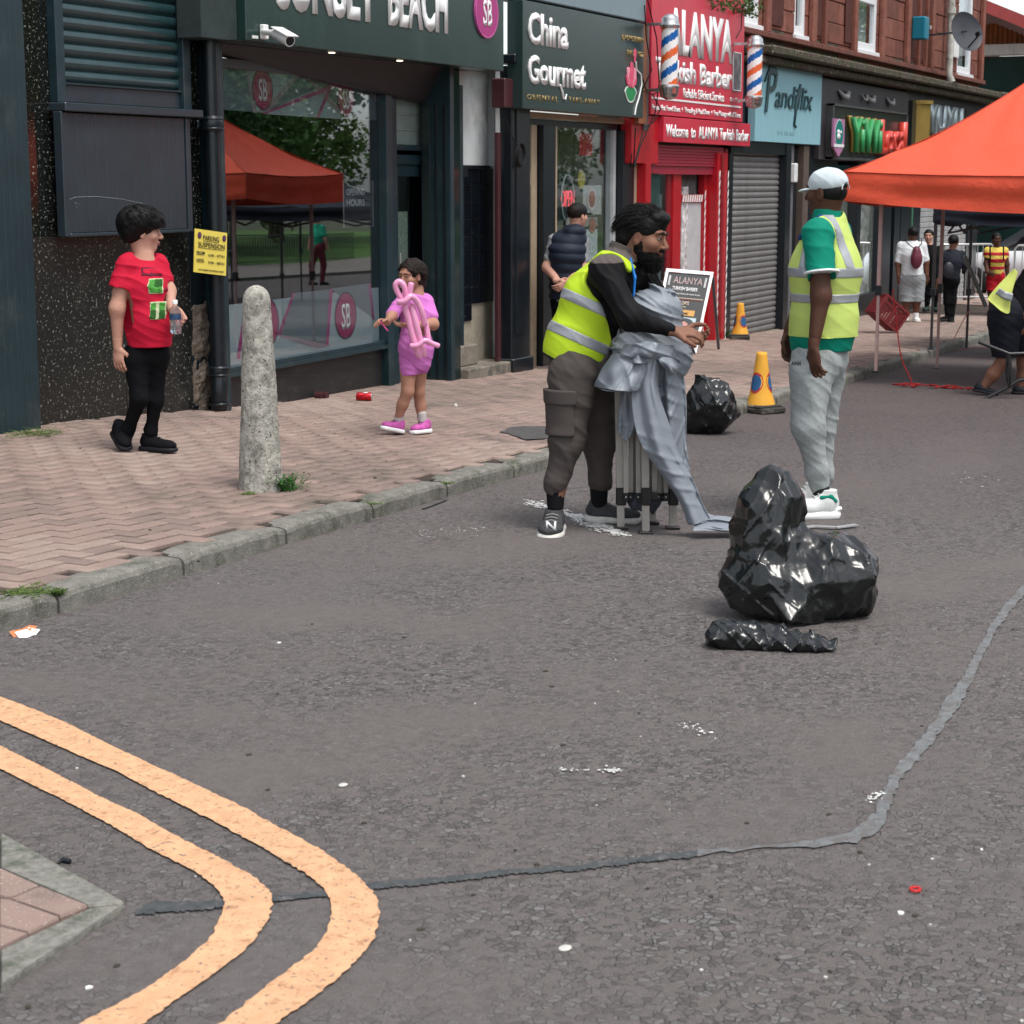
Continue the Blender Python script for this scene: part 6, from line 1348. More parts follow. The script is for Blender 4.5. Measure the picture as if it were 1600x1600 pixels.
o = empty('vent_pipe', (12.15, 7.8, .1), 'small dark outlet pipe at the foot of the black stall riser', 'pipe'); c = at_y(508, 618, 7.78); mb = MB(off=o.location); mb.tube([(c.x, 7.86, c.z), (c.x, 7.76, c.z)], .03, 14); mb.tube([(c.x-.04, 7.84, c.z), (c.x-.04, 7.78, c.z)], .026, 12); part(mb, 'pipe', maroonp, o)
p = at_g(36, 992); lt = empty('food_wrapper', p, 'orange and white scrap of food wrapper in the gutter at the left edge', 'litter'); mb = MB(off=p); r = random.Random(4)
for k in range(7):
    q = p+Vector((r.uniform(-.035, .035), r.uniform(-.03, .03), .004+r.uniform(0, .012))); a = Vector((r.uniform(.02, .05), r.uniform(-.02, .02), r.uniform(0, .012))); b = Vector((r.uniform(-.01, .01), r.uniform(.015, .03), r.uniform(0, .012))); mb.add([q-a-b, q+a-b*.6, q+a*.8+b, q-a*.7+b], [(0, 1, 2, 3)], M('orange wrapper', (.55, .20, .08), .6) if k % 3 else whitel)
mb.build('scrap', None, lt)
for (x, y, w, h_, l) in ((536, 1228, 9, .006, 'pale flat stone on the road left of centre'), (883, 1482, 13, .003, 'white flattened gum on the road at the bottom'), (712, 636, 4, .018, 'small white ball lying on the pavement right of the girl'), (1150, 1257, 6, .003, 'white scrap')):
    if l == 'white scrap': continue
    p = at_p(x, y) if y < 700 else at_g(x, y); d = (p-Vector((0, 0, EYE))).length; r_ = w/2900*d; o = empty('pebble' if 'stone' in l else 'gum' if 'gum' in l else 'ball', p, l, 'litter'); mb = MB(); mb.sphere((0, 0, h_*.5), r_, 8, None, (1, .75, max(h_/r_*.6, .08) if 'ball' not in l else 1)); mb.build('lump', M('pale grit', (.50, .49, .45), .8), o)
tw = empty('twig', at_g(680, 795), 'thin dark twig lying on the road beside the kerb', 'litter'); mb = MB(off=tw.location); mb.tube([at_g(660, 797)+Vector((0, 0, .006)), at_g(668, 795)+Vector((0, 0, .008)), at_g(698, 783)+Vector((0, 0, .006))], .004, 5); part(mb, 'stick', blackp, tw)
bf = empty('dark_leaf', at_g(98, 1350), 'small dark leaf on the road by the granite kerb corner', 'litter'); mb = MB(off=bf.location); mb.tube([at_g(90, 1351)+Vector((0, 0, .004)), at_g(98, 1348)+Vector((0, 0, .008)), at_g(110, 1350)+Vector((0, 0, .006))], [.002, .007, .006], 6); part(mb, 'leaf', blackp, bf)
# ---------------------------------------------------------------- A-board
pA = at_p(1062, 545); A = empty('pavement_board', pA, 'black and white barber A-board standing on the pavement', 'sign board')
tl_, tr_, br_, bl_ = (1041, 420), (1115, 426), (1088, 553), (1016, 545)
yb = 7.02; dA = 20.3
def ap(px, py, extra=0): 
    # board plane leans back: its foot nearer to the camera than its head
    t = (py-420)/133.0; return depth_at(px, py, dA-.30*t+extra)
q = [ap(*tl_), ap(*tr_), ap(*br_), ap(*bl_)]; ex = (q[1]-q[0]); ey = (q[3]-q[0]); nA = ey.cross(ex).normalized()
if nA.dot(Vector((0, 0, EYE))-q[0]) < 0: nA = -nA
def AP(u, v, d=0): 
    a = q[0].lerp(q[1], u); b = q[3].lerp(q[2], u); return a.lerp(b, v)+nA*d
def aquad(name, u0, v0, u1, v1, d, mat, root=A):
    mb = MB(off=A.location); P = [AP(u0, v0, d), AP(u1, v0, d), AP(u1, v1, d), AP(u0, v1, d)]; Q = [p-nA*.004 for p in P]; mb.add(P+Q, [(3, 2, 1, 0), (4, 5, 6, 7), (0, 1, 5, 4), (1, 2, 6, 5), (2, 3, 7, 6), (3, 0, 4, 7)]); return part(mb, name, mat, root)
aquad('poster', .05, .04, .95, .86, .004, M('poster black', (.022, .026, .030), .5))
fr = M('silver board frame', (.66, .67, .67), .35, metal=.3)
for a in ((0, 0, .06, 1.0), (.94, 0, 1.0, 1.0), (.06, 0, .94, .04), (.06, .86, .94, .90)): aquad('frame', *a, .016, fr)
mb = MB(off=A.location); a_ = AP(1.0, .05); mb.bar(a_, at_p(1111, 548)+Vector((.25, 0, 0)), .03); mb.bar(AP(0, .05), at_p(1045, 540)+Vector((.25, 0, 0)), .03); part(mb, 'rear_leg', M('grey post'), A)
aquad('rear_panel', .1, .06, .93, .84, -.10, M('grey panel', (.10, .10, .10), .6)); 
exn, eyn = (AP(1, .5)-AP(0, .5)), (AP(.5, 0)-AP(.5, 1)); ka = dict(ax=exn, upv=eyn, off=A.location, thick=.002)
text('ALANYA', .085, M('poster pink letter', (.50, .36, .35), .5), A, AP(.20, .17, .008), fit=exn.length*.62, bold=.0, **ka); text('TURKISH BARBER', .045, whitel, A, AP(.20, .255, .008), fit=exn.length*.55, bold=.03, **ka); text('Hot Towel Shave & Head Shave', .022, whitel, A, AP(.16, .305, .008), fit=exn.length*.66, bold=.0, **ka)
text('OPEN 6 DAYS', .045, M('poster cream', (.65, .55, .42), .5), A, AP(.26, .43, .008), fit=exn.length*.36, bold=.03, **ka); text('KIDS WELCOME', .02, M('poster cream'), A, AP(.27, .465, .008), fit=exn.length*.3, bold=.02, **ka)
aquad('poster_rule', .08, .345, .90, .352, .0088, M('poster cream')); aquad('poster_rule', .08, .365, .90, .369, .0088, M('poster red', (.30, .03, .04), .5)); aquad('ribbon_print', .10, .49, .78, .56, .0088, M('poster amber', (.62, .33, .07), .5)); text('ALL KIDS WELCOME', .03, navy, A, AP(.14, .55, .0092), fit=exn.length*.5, bold=.02, **ka)
aquad('portrait_print', .36, .58, .84, .80, .0088, M('poster pale blue', (.42, .55, .60), .5))
mb = MB(off=A.location)
def adisc(u, v, ru, rv, d, mat, nm): 
    mb = MB(off=A.location); P = [AP(u+ru*math.cos(t), v+rv*math.sin(t), d) for t in np.linspace(0, 6.283, 21)[:-1]]; mb.add(P+[AP(u, v, d)], [(20, (k+1) % 20, k) for k in range(20)]); o = part(mb, nm, mat, A); return o
adisc(.62, .645, .17, .055, .010, M('poster black'), 'portrait_print'); adisc(.57, .675, .12, .045, .011, M('poster skin', (.55, .26, .22), .5), 'portrait_print'); aquad('portrait_print', .47, .70, .66, .79, .0108, M('poster skin')); aquad('portrait_print', .40, .815, .75, .85, .0088, whitel)
for u in (.115, .875): aquad('pole_print', u-.02, .08, u+.02, .20, .0088, M('pole print', (.5, .5, .5), .5, var=.6, vs=80))
# ---------------------------------------------------------------- red stacking crate lying on its side
pC = at_p(1372, 520); cr_ = empty('red_crate', pC, 'red plastic mesh crate tipped on its corner by the shop wall', 'crate', rz=0); cm_ = M('dull red crate plastic', (.18, .022, .026), .5, var=.15)
mb = MB(); Mt = Matrix.Rotation(SCR+R(18), 4, 'Z') @ Matrix.Rotation(R(38), 4, 'Y') @ Matrix.Scale(.68, 4) @ Matrix.Translation((-.26, -.2, .02))
def cbar(a, b, w=.012): mb.bar(Mt @ Vector(a), Mt @ Vector(b), w)
for side in range(5):
    for i in range(11):
        t = i/10
        if side == 0: cbar((.6*t, 0, 0), (.6*t, 0, .42), .016 if i in (0, 5, 10) else .009); cbar((0, 0, .42*t), (.6, 0, .42*t), .016 if i in (0, 10) else .008)
        if side == 1: cbar((.6*t, .4, 0), (.6*t, .4, .42), .009); cbar((0, .4, .42*t), (.6, .4, .42*t), .008)
        if side == 2: cbar((0, .4*t, 0), (0, .4*t, .42), .010); cbar((0, 0, .42*t), (0, .4, .42*t), .008)
        if side == 3: cbar((.6, .4*t, 0), (.6, .4*t, .42), .010); cbar((.6, 0, .42*t), (.6, .4, .42*t), .008)
        if side == 4: cbar((.6*t, 0, 0), (.6*t, .4, 0), .008); cbar((0, .4*t, 0), (.6, .4*t, 0), .008)
mb.build('basket', cm_, cr_)
mb = MB()
for a, b in (((0, 0, .42), (.6, 0, .42)), ((.6, 0, .42), (.6, .4, .42)), ((.6, .4, .42), (0, .4, .42)), ((0, .4, .42), (0, 0, .42)), ((0, 0, 0), (.6, 0, 0)), ((0, 0, 0), (0, 0, .42)), ((.6, 0, 0), (.6, 0, .42)), ((.3, 0, 0), (.3, 0, .42))): mb.bar(Mt @ Vector(a), Mt @ Vector(b), .03)
mb.build('rim', cm_, cr_)
zmin = min((o.matrix_world @ Vector(v)).z if False else v[2] for v in mb.v); 
for o in (cr_,): o.location.z -= zmin-.01
# ---------------------------------------------------------------- people
HF = Vector((math.cos(YAW), math.sin(YAW), 0))
def skinm(name, col): return M(name, col, .55, var=.09, vs=14, bump=.12, bs=160, bd=.002, sub=.06)
sk_dark = skinm('dark brown skin', (.085, .038, .024)); sk_mid = skinm('brown skin', (.22, .105, .068)); sk_tan = skinm('tan skin', (.40, .205, .14)); sk_light = skinm('fair skin', (.50, .27, .20)); sk_dk2 = skinm('deep brown skin', (.13, .055, .035))
hairm = M('black hair', (.0035, .003, .003), .55, spec=.22, var=.5, vs=90, bump=.9, bs=150, bd=.004, stretch=(1, 1, .25)); hairb = M('dark brown curly hair', (.012, .007, .005), .6, spec=.2, var=.5, vs=90, bump=.9, bs=110, bd=.005); beardm = M('black beard', (.005, .004, .0035), .7, spec=.15, var=.5, vs=200, bump=1, bs=300, bd=.004)
eyew = M('eye white', (.26, .24, .22), .3); iris = M('dark iris', (.012, .007, .005), .1); lipm = M('brown lips', (.20, .075, .060), .45); lipp = M('pink lips', (.45, .14, .13), .4)
def V3(*a): return np.array(a, float)
def nrm(v): v = np.array(v, float); return v/max(np.linalg.norm(v), 1e-9)
def folds(amp, f, d, seed, mask=1.0):
    d = nrm(d)
    def fn(P):
        w = P@d*f+1.3*_n3(P, f*.35, seed); m = np.clip(_n3(P, f*.22, seed+5)*.9+.55, 0, 1)
        w2 = P@nrm(d+np.array([.5, -.3, .2]))*f*1.9+1.1*_n3(P, f*.5, seed+3)
        return -amp*(1-np.abs(np.sin(w)))**2*m-amp*.45*(1-np.abs(np.sin(w2)))**2*(1-m*.6)+amp*.4
    return fn
class Fig:
    def __init__(s, root, label, group=None, cat='person'):
        s.root = root; s.o = empty('person', root, label, cat, group, rz=SCR); s.rd = root.dot(HF); s.shr = 0.0
    def J(s, px, py, dy=0.0):
        r = ray(px, py); k = (s.rd+dy)/r.dot(HF); p = Vector((0, 0, EYE))+r*k-s.root
        return V3(p.dot(RT), p.dot(HF), p.z)
    def add(s, name, me, parent=None, label=None):
        me.name = name; o = link(name, me, parent or s.o)
        if label: o['label'] = label
        return o
    def sd(s, name, sdf, mat, h=.007, parent=None, label=None, lo=None, hi=None):
        if s.shr and name in ('t_shirt', 'shirt_print', 'jeans', 'trousers', 'joggers', 'jacket', 'jacket_yoke', 'vest', 'reflective_band', 'vest_edging', 'vest_hem', 'reflective_strap', 'polo_shirt', 'oversized_t_shirt', 'shorts', 'cargo_pocket', 'pocket_flap', 'shirt_stripe', 'gilet'): sdf = sdf.copy(); sdf.post.insert(0, ('grow', -s.shr*(1.6 if name in ('jeans', 'trousers', 'joggers') else 1), 0))
        return s.add(name, sdf.mesh(name, mat, h, lo, hi), parent, label)
def axes(f, u):
    f = nrm(f); u = nrm(np.array(u)-f*np.dot(f, u)); r = np.cross(f, u); return r, f, u
def head_sdf(s, c, f, u, k=1.0, neck=None, nr=.052, ears=True, detail=True):
    r, f, u = axes(f, u); A = [r, f, u]; P = lambda a, b, z: c+(r*a+f*b+u*z)*k; R3 = lambda *a: [x*k for x in a]
    s.ell(P(0, -.012, .022), R3(.074, .094, .092), .02*k, A); s.ell(P(0, .022, -.040), R3(.058, .066, .066), .03*k, A); s.ell(P(0, .058, -.088), R3(.026, .024, .020), .022*k, A)
    if detail:
        s.ell(P(0, .068, .030), R3(.052, .022, .016), .015*k, A)
        for e in (-1, 1):
            s.ell(P(e*.042, .052, -.022), R3(.024, .026, .024), .02*k, A); s.ell(P(e*.031, .100, .008), R3(.018, .020, .013), .012*k, A, '-')
            if ears: s.ell(P(e*.076, -.008, -.008), R3(.007, .018, .031), .008*k, A); s.ell(P(e*.083, -.002, -.004), R3(.004, .009, .018), .004*k, A, '-')
        s.cone(P(0, .084, .012), P(0, .106, -.026), .008*k, .012*k, .010*k); s.ell(P(.011, .095, -.031), R3(.008, .010, .007), .006*k, A); s.ell(P(-.011, .095, -.031), R3(.008, .010, .007), .006*k, A)
        s.ell(P(0, .083, -.055), R3(.023, .011, .0065), .007*k, A); s.ell(P(0, .081, -.066), R3(.020, .011, .0070), .006*k, A)
    if neck is not None: s.cone(P(0, -.02, -.05), neck, nr*k, nr*1.12*k, .03*k)
    return r, f, u
def face_parts(fig, c, f, u, k, brow=hairm, lips=None, openmouth=False):
    r, f, u = axes(f, u); P = lambda a, b, z: Vector(c+(r*a+f*b+u*z)*k)
    for e in (-1, 1):
        mb = MB(); mb.sphere(P(e*.031, .0745, .008), .0108*k, 8, eyew); mb.sphere(P(e*.031, .0795, .0075), .0072*k, 6, iris); mb.build('eye', None, fig.o)
        mb = MB(); mb.sphere(P(e*.031, .0755, .0150), .0125*k, 8, None, (1.15, 1, .62)); mb.build('eyelid', fig.sk, fig.o)
        mb = MB(); mb.tube([P(e*.013, .0925, .027), P(e*.030, .0915, .034), P(e*.050, .078, .028)], [.0035*k*k, .0042*k*k*k, .002*k], 5); mb.build('eyebrow', brow, fig.o)
    if lips:
        mb = MB(); mb.tube([P(-.021, .088, -.059), P(-.008, .0955, -.055), P(0, .0955, -.057), P(.008, .0955, -.055), P(.021, .088, -.059)], [.001*k, .004*k, .004*k, .004*k, .001*k], 6); mb.tube([P(-.018, .086, -.063), P(0, .0935, -.068), P(.018, .086, -.063)], [.001*k, .005*k, .001*k], 6); mb.build('lips', lips, fig.o)
def hand_sdf(s, w, d, pn, th, k=1.0, curl=(.35, .45, .5, .6), spread=.10, thumb=.7, only=None):
    """w wrist, d fingers direction, pn palm normal (curl side), th thumb side"""
    d = nrm(d); pn = nrm(np.array(pn)-d*np.dot(d, pn)); th = nrm(np.array(th)-d*np.dot(d, th)-pn*np.dot(pn, th)); A = [th, d, pn]
    s.cone(w-d*.02*k, w+d*.015*k, .024*k, .022*k, .015*k, w=pn, f=1.3); s.ell(w+d*.048*k, [.040*k, .050*k, .017*k], .015*k, A); s.ell(w+d*.075*k, [.038*k, .026*k, .014*k], .01*k, A)
    L_ = (.070, .078, .073, .058)
    for i in range(4):
        off = (.030-.0200*i)*k; b = w+d*.088*k+th*off; a = spread*(1.2-.8*i); dd = nrm(d+th*a); ang = 0; p = b
        for j, fr_ in enumerate((.45, .31, .24)):
            ang += curl[i]*(.7 if j == 0 else 1.0); q = p+(dd*math.cos(ang)+pn*math.sin(ang))*L_[i]*fr_*k; r0 = (.0092-.0010*j)*k; s.cone(p, q, r0, r0-.0008*k, .0035*k); p = q
    b = w+d*.022*k+th*.026*k+pn*.004*k; m = b+nrm(th*.75+d*.65+pn*.35*thumb)*.040*k; t = m+nrm(th*.25*(1-thumb)+d*.85+pn*.55*thumb)*.032*k; e = t+nrm(d*.8+pn*.6*thumb-th*.15)*.025*k
    s.cone(b, m, .016*k, .0115*k, .012*k); s.cone(m, t, .0110*k, .0100*k, .004*k); s.cone(t, e, .0100*k, .0080*k, .004*k)
def body(fig, mat, coarse, fine=(), h=.008, hf=.0035):
    """skin: coarse SDF + finely meshed pieces (head, hands), one continuous-looking mesh"""
    ms = [coarse.mesh('body', mat, h)] if coarse and coarse.p else []; fig.sk = mat
    for q in fine: ms.append(q.mesh('body', mat, hf))
    return fig.add('body', join_np('body', ms, mat))
def shoe(fig, heel, toe, w, hgt, upper, sole, name='shoe', hs=.028, ank=None, h=.0045, tongue=None, extras=None):
    """heel, toe: points on the ground line (sole bottom)"""
    heel, toe = np.array(heel), np.array(toe); d = nrm(toe-heel); L_ = np.linalg.norm(toe-heel); up = nrm(V3(0, 0, 1)-d*d[2]); sd_ = np.cross(d, up); A = [sd_, d, up]; m = (heel+toe)/2
    s = SDF(); s.ell(heel+d*L_*.28+up*(hs+hgt*.38), [w*.40, L_*.26, hgt*.55], .02, A); s.ell(heel+d*L_*.66+up*(hs+hgt*.20), [w*.47, L_*.33, hgt*.42], .03, A); s.cone(heel+d*L_*.25+up*(hs+.02), heel+d*L_*.22+up*(hgt+hs), w*.36, w*.34, .02)
    s.cut(heel+up*hs*.7, -up); s.cut(heel+d*L_*.2+up*(hgt+hs), up); o = fig.sd(name, s, upper, h)
    q = SDF(); q.ell(heel+d*L_*.25+up*hs*.6, [w*.44, L_*.27, hs*1.1], .03, A); q.ell(heel+d*L_*.66+up*hs*.6, [w*.52, L_*.36, hs*1.0], .03, A); q.box(heel+d*L_*.5+up*hs*.5, [w*.38, L_*.44, hs*.5], .01, .02, A); q.cut(heel+up*.001, -up); q.cut(heel+up*hs*1.25, up); fig.sd('sole', q, sole, h, parent=o)
    mb = MB()
    for i in range(4): p = Vector(heel+d*L_*(.45+.08*i)+up*(hs+hgt*(.80-.12*i))); mb.tube([p-Vector(sd_)*w*.22, p+Vector(up)*.008, p+Vector(sd_)*w*.22], .003, 5)
    mb.build('laces', tongue or sole, o); return o
white_sole = M('dirty white rubber', (.55, .54, .50), .6, var=.15, vs=20); black_sole = M('black rubber', (.012, .012, .014), .6)
def band(fig, base, mat, g, cuts, name, h=.005, parent=None, th=.012):
    q = base.copy().grow(g); q.shell(th)
    for p, n in cuts: q.cut(p, n)
    return fig.sd(name, q, mat, h, parent)
def panel(fig, verts, mat, name, parent=None):
    mb = MB(); mb.add([Vector(v) for v in verts], [tuple(range(len(verts)))]); return mb.build(name, mat, parent or fig.o)
hv1 = M('fluorescent yellow vest', (.47, .66, .025), .6, var=.05, vs=5, bump=.3, bs=22, bd=.006, emit=(.5, .8, 0), es=0.0); hv2 = M('lime yellow vest', (.49, .61, .15), .65, var=.06, vs=5, bump=.35, bs=20, bd=.006)
refl = M('silver reflective tape', (.36, .38, .40), .45, metal=.3, var=.12, vs=12); vedge = M('black vest edging', (.015, .018, .012), .7)
# ================= man bending over the folded frame
a = Fig(at_g(903, 822), 'bearded man in fluorescent yellow vest bending over a folded gazebo frame'); J = a.J; a.shr = .009
hip_n, kn_n, an_n = J(893, 592, -.10), J(886, 690, -.13), J(868, 775, -.14); hip_f, kn_f, an_f = J(925, 592, .10), J(937, 690, .12), J(936, 772, .12)
pel, che, nek = J(902, 560, 0), J(938, 462, 0), J(974, 402, .0); sh_n, sh_f = J(945, 425, -.19), J(1000, 428, .18)
el_n, wr_n = J(986, 497, -.30), J(1052, 517, -.26); el_f, wr_f = J(1040, 490, .16), J(1062, 520, -.06)
hc = J(1007, 371, -.02); hf = nrm([.90, -.38, -.16]); hu = nrm([.16, 0, 1]); ax_ = nrm(nek-pel)
hd = SDF(); head_sdf(hd, hc, hf, hu, 1.13, nek-ax_*.02, .053); hd.cut(nek-ax_*.06, -ax_)
hn = SDF(); hn.cone(wr_n-nrm(wr_n-el_n)*.05, wr_n, .033, .026); hand_sdf(hn, wr_n, nrm([.92, .1, -.10]), [0.0, .35, -.9], [.1, -.9, -.3], 1.10, (.55, .5, .45, .5))
hf_ = SDF(); hf_.cone(wr_f-nrm(wr_f-el_f)*.05, wr_f, .033, .026); hand_sdf(hf_, wr_f, nrm([.9, -.25, -.25]), [-.2, -.6, .7], [.2, -.5, .8], 1.10, (.75, .7, .7, .7))
co = SDF(); co.cone(nek, che, .07, .12); co.cone(che, pel, .12, .12); co.chain([sh_n, el_n, wr_n-nrm(wr_n-el_n)*.03], [.055, .045, .032]); co.chain([sh_f, el_f, wr_f-nrm(wr_f-el_f)*.03], [.055, .045, .032]); co.chain([hip_n, kn_n, an_n], [.085, .06, .045]); co.chain([hip_f, kn_f, an_f], [.085, .06, .045])
body(a, sk_mid, co, [hd, hn, hf_], .012); face_parts(a, hc, hf, hu, 1.13)
r_, f_, u_ = axes(hf, hu); HP = lambda x, y, z: hc+(r_*x+f_*y+u_*z)*1.13
s = SDF(); s.ell(HP(0, -.020, .048), [.096, .116, .092], .02, [r_, f_, u_]); s.ell(HP(0, -.075, -.01), [.080, .055, .085], .04, [r_, f_, u_]); s.ell(HP(0, .050, .092), [.065, .055, .035], .03, [r_, f_, u_])
s.ell(HP(0, .10, -.035), [.11, .10, .075], .012, [r_, f_, u_], '-'); s.ell(HP(.085, .012, -.05), [.03, .045, .058], .01, [r_, f_, u_], '-'); s.ell(HP(-.085, .012, -.05), [.03, .045, .058], .01, [r_, f_, u_], '-')
s.disp(lambda P: -.005*np.abs(_n3(P, 40, 4))-.002*_n3(P, 130, 6)); s.cut(HP(0, 0, -.085), -u_); a.sd('hair', s, hairm, .0045)
def strands(fig, HPf, axs, n, seed, L_=.07, cen=(0, -.018, .048), rad=(.092, .112, .090), back=1.0, lo=-.2, mat=None, w=.0021):
    mb = MB(); r = random.Random(seed); r_, f_, u_ = axs
    for i in range(n):
        t, q = r.uniform(0, 6.28), r.uniform(lo, 1)**1; c_ = math.sqrt(max(0, 1-q*q)); nv = (c_*math.sin(t), c_*math.cos(t), q)
        if lo > -.9 and nv[1] > .45 and nv[2] < .55: continue
        p = Vector(HPf(cen[0]+nv[0]*rad[0], cen[1]+nv[1]*rad[1], cen[2]+nv[2]*rad[2])); nw = Vector(r_*nv[0]+f_*nv[1]+u_*nv[2]); d_ = Vector(-f_*back+r_*r.uniform(-.5, .5)+r_*nv[0]*.4-u_*(.5 if nv[1] < .3 else -.1)); d_ = (d_-nw*d_.dot(nw)*.85).normalized(); l = L_*r.uniform(.5, 1.2)
        mb.tube([p-nw*.004, p+d_*l*.5+nw*.007, p+d_*l+nw*r.uniform(-.004, .008)], [w, w*.9, w*.2], 4)
    return mb.build('loose_hair', mat or hairm, fig.o)
strands(a, HP, (r_, f_, u_), 620, 5)

s = SDF(); s.ell(HP(0, .030, -.074), [.064, .068, .054], .02, [r_, f_, u_]); s.ell(HP(0, .064, -.112), [.040, .042, .040], .03, [r_, f_, u_]); s.ell(HP(.055, .0, -.035), [.016, .030, .045], .02, [r_, f_, u_]); s.ell(HP(-.055, .0, -.035), [.016, .030, .045], .02, [r_, f_, u_])
s.ell(HP(0, .088, -.044), [.030, .012, .006], .008, [r_, f_, u_]); s.ell(HP(0, .11, -.060), [.024, .035, .009], .004, [r_, f_, u_], '-'); s.ell(HP(0, .10, .012), [.075, .075, .042], .012, [r_, f_, u_], '-'); s.ell(HP(.05, .085, -.018), [.030, .035, .024], .01, [r_, f_, u_], '-'); s.ell(HP(-.05, .085, -.018), [.030, .035, .024], .01, [r_, f_, u_], '-')
s.disp(lambda P: -.004*np.abs(_n3(P, 110, 8))-.002*_n3(P, 220, 9)); a.sd('beard', s, beardm, .003); strands(a, HP, (r_, f_, u_), 260, 15, .018, (0, .045, -.088), (.056, .058, .052), -.3, -1.0, beardm, .0016)
mb = MB(); q0 = Vector(HP(0, .088, -.062)); mb.sphere(q0, .011, 8, lipm, (1.2, 1.2, .55)); mb.build('lips', None, a.o)
# jacket, vest, trousers
blk = M('black softshell jacket', (.006, .006, .007), .7, spec=.15, var=.2, vs=8, bump=.25, bs=180, bd=.002); yok = M('taupe jacket yoke', (.105, .088, .080), .7, var=.12, vs=8, bump=.25, bs=180, bd=.002)
fwd = nrm(np.cross(V3(0, 1, 0), ax_))             # torso front, towards the right of the picture
if fwd[0] < 0: fwd = -fwd
jk = SDF(); jk.cone(J(900, 548, 0), J(934, 470, 0), .150, .150, .08, w=fwd, f=.95); jk.cone(J(934, 470, 0), J(966, 415, 0), .150, .105, .08); jk.cone(sh_n+V3(0, .03, 0), sh_f+V3(0, -.03, 0), .082, .080, .08); jk.cone(J(966, 415, 0), nek+V3(0, 0, .005), .10, .075, .05)
jk.chain([sh_n, el_n, wr_n-nrm(wr_n-el_n)*.012], [.082, .068, .043], .05); jk.chain([sh_f, el_f, wr_f-nrm(wr_f-el_f)*.012], [.080, .066, .043], .05)
jb = jk.copy(); jk.disp(folds(.010, 42, [.75, .2, .6], 3)); jk.cut(nek+ax_*.045, ax_); jk.cut(J(900, 565, 0), -ax_)
jk.ell(nek+ax_*.05+fwd*.03, [.052, .062, .05], .01, None, '-'); a.sd('jacket', jk, blk, .006)
cuts = [(J(958, 425, 0), -(ax_*.96-fwd*.15))]; yk = jb.copy().grow(.0025); yk.disp(folds(.010, 42, [.75, .2, .6], 3)); yk.cut(J(946, 411, -.1), (0, 0, -1)); yk.cut(nek+ax_*.05, ax_); yk.ell(nek+ax_*.05+fwd*.03, [.052, .062, .05], .01, None, '-'); a.sd('jacket_yoke', yk, yok, .006)
s = SDF(); s.cone(nek-ax_*.01-fwd*.01, nek+ax_*.045-fwd*.012, .080, .078, .02); s.cone(nek-ax_*.03+fwd*.0, nek+ax_*.09+fwd*.01, .062, .062, .01, op='-'); s.cut(nek+ax_*.055, ax_); s.disp(folds(.004, 60, ax_, 9)); a.sd('collar', s, yok, .005)
s = SDF(); s.chain([J(985, 405, -.09), J(992, 435, -.13), J(990, 462, -.14)], [.011, .013, .012], .01, w=fwd, f=2.0); a.sd('lanyard', s, M('blue lanyard', (.0, .16, .55), .5), .004)
vt = SDF(); vt.cone(J(900, 545, 0), J(934, 470, 0), .160, .165, .08, w=fwd, f=.98); vt.cone(J(932, 470, 0), J(962, 420, 0), .170, .125, .08); vt.cone(sh_n+V3(-.01, .02, 0), sh_f+V3(0, -.02, 0), .100, .098, .06); vt.cone(J(892, 582, 0), J(902, 530, 0), .158, .16, .05)
va = sh_n+V3(.01, -.02, -.02); 
def vcut(q):
    q.cone(va+V3(-.01, .05, .02), va+nrm(el_n-sh_n)*.16+V3(.03, -.03, 0), .098, .125, .02, op='-'); q.cone(sh_f, sh_f+V3(.1, .25, -.1), .10, .14, .02, op='-'); q.cone(nek-ax_*.08-fwd*.0, nek+ax_*.15, .082, .10, .02, op='-')
    q.box(J(1002, 520, 0), [.14, .5, .30], .02, .02, [nrm([1, 0, .32]), [0, 1, 0], nrm([-.32, 0, 1])], '-'); q.cone(J(1015, 430, -.02), J(1005, 520, -.02), .05, .10, .02, op='-')
    q.cut(J(902, 577, 0), -nrm(ax_*.92-fwd*.02)); q.cut(nek+ax_*.03, ax_); return q
vf = folds(.006, 22, [.5, .3, .8], 12)
vest = vcut(vt.copy()); vest.disp(vf); a.sd('vest', vest, hv1, .006)
eh = vcut(vt.copy().grow(.002)); eh.disp(vf); eh.cut(J(902, 577, 0)+ax_*.014, ax_); a.sd('vest_edging', eh, vedge, .005)
for i, (p0, p1) in enumerate((((905, 528), 0.052), ((925, 478), 0.052))):
    q = vcut(vt.copy().grow(.003)); q.disp(vf); c0 = J(*p0, 0); n_ = nrm(ax_*.97+V3(0, .05, 0)); q.cut(c0-n_*p1/2, -n_); q.cut(c0+n_*p1/2, n_); a.sd('reflective_band', q, refl, .005)
tp = M('taupe jersey trousers', (.070, .058, .053), .85, var=.12, vs=10, bump=.3, bs=200, bd=.002)
tr = SDF(); tr.cone(J(900, 560, -.02), J(922, 566, .03), .150, .150, .08); tr.chain([J(896, 585, -.09), kn_n, J(869, 752, -.14), J(868, 772, -.14)], [.145, .100, .072, .052], .04); tr.chain([J(925, 585, .09), kn_f, J(938, 752, .12), J(937, 770, .12)], [.135, .098, .072, .050], .04)
tb = tr.copy(); tr.disp(folds(.010, 20, [.6, .2, .7], 21)); tr.disp(folds(.004, 44, [.2, .2, 1], 22)); tr.cut(J(868, 779, -.14), [0, 0, -1]); tr.cut(J(905, 520, 0), ax_); a.sd('trousers', tr, tp, .0065)
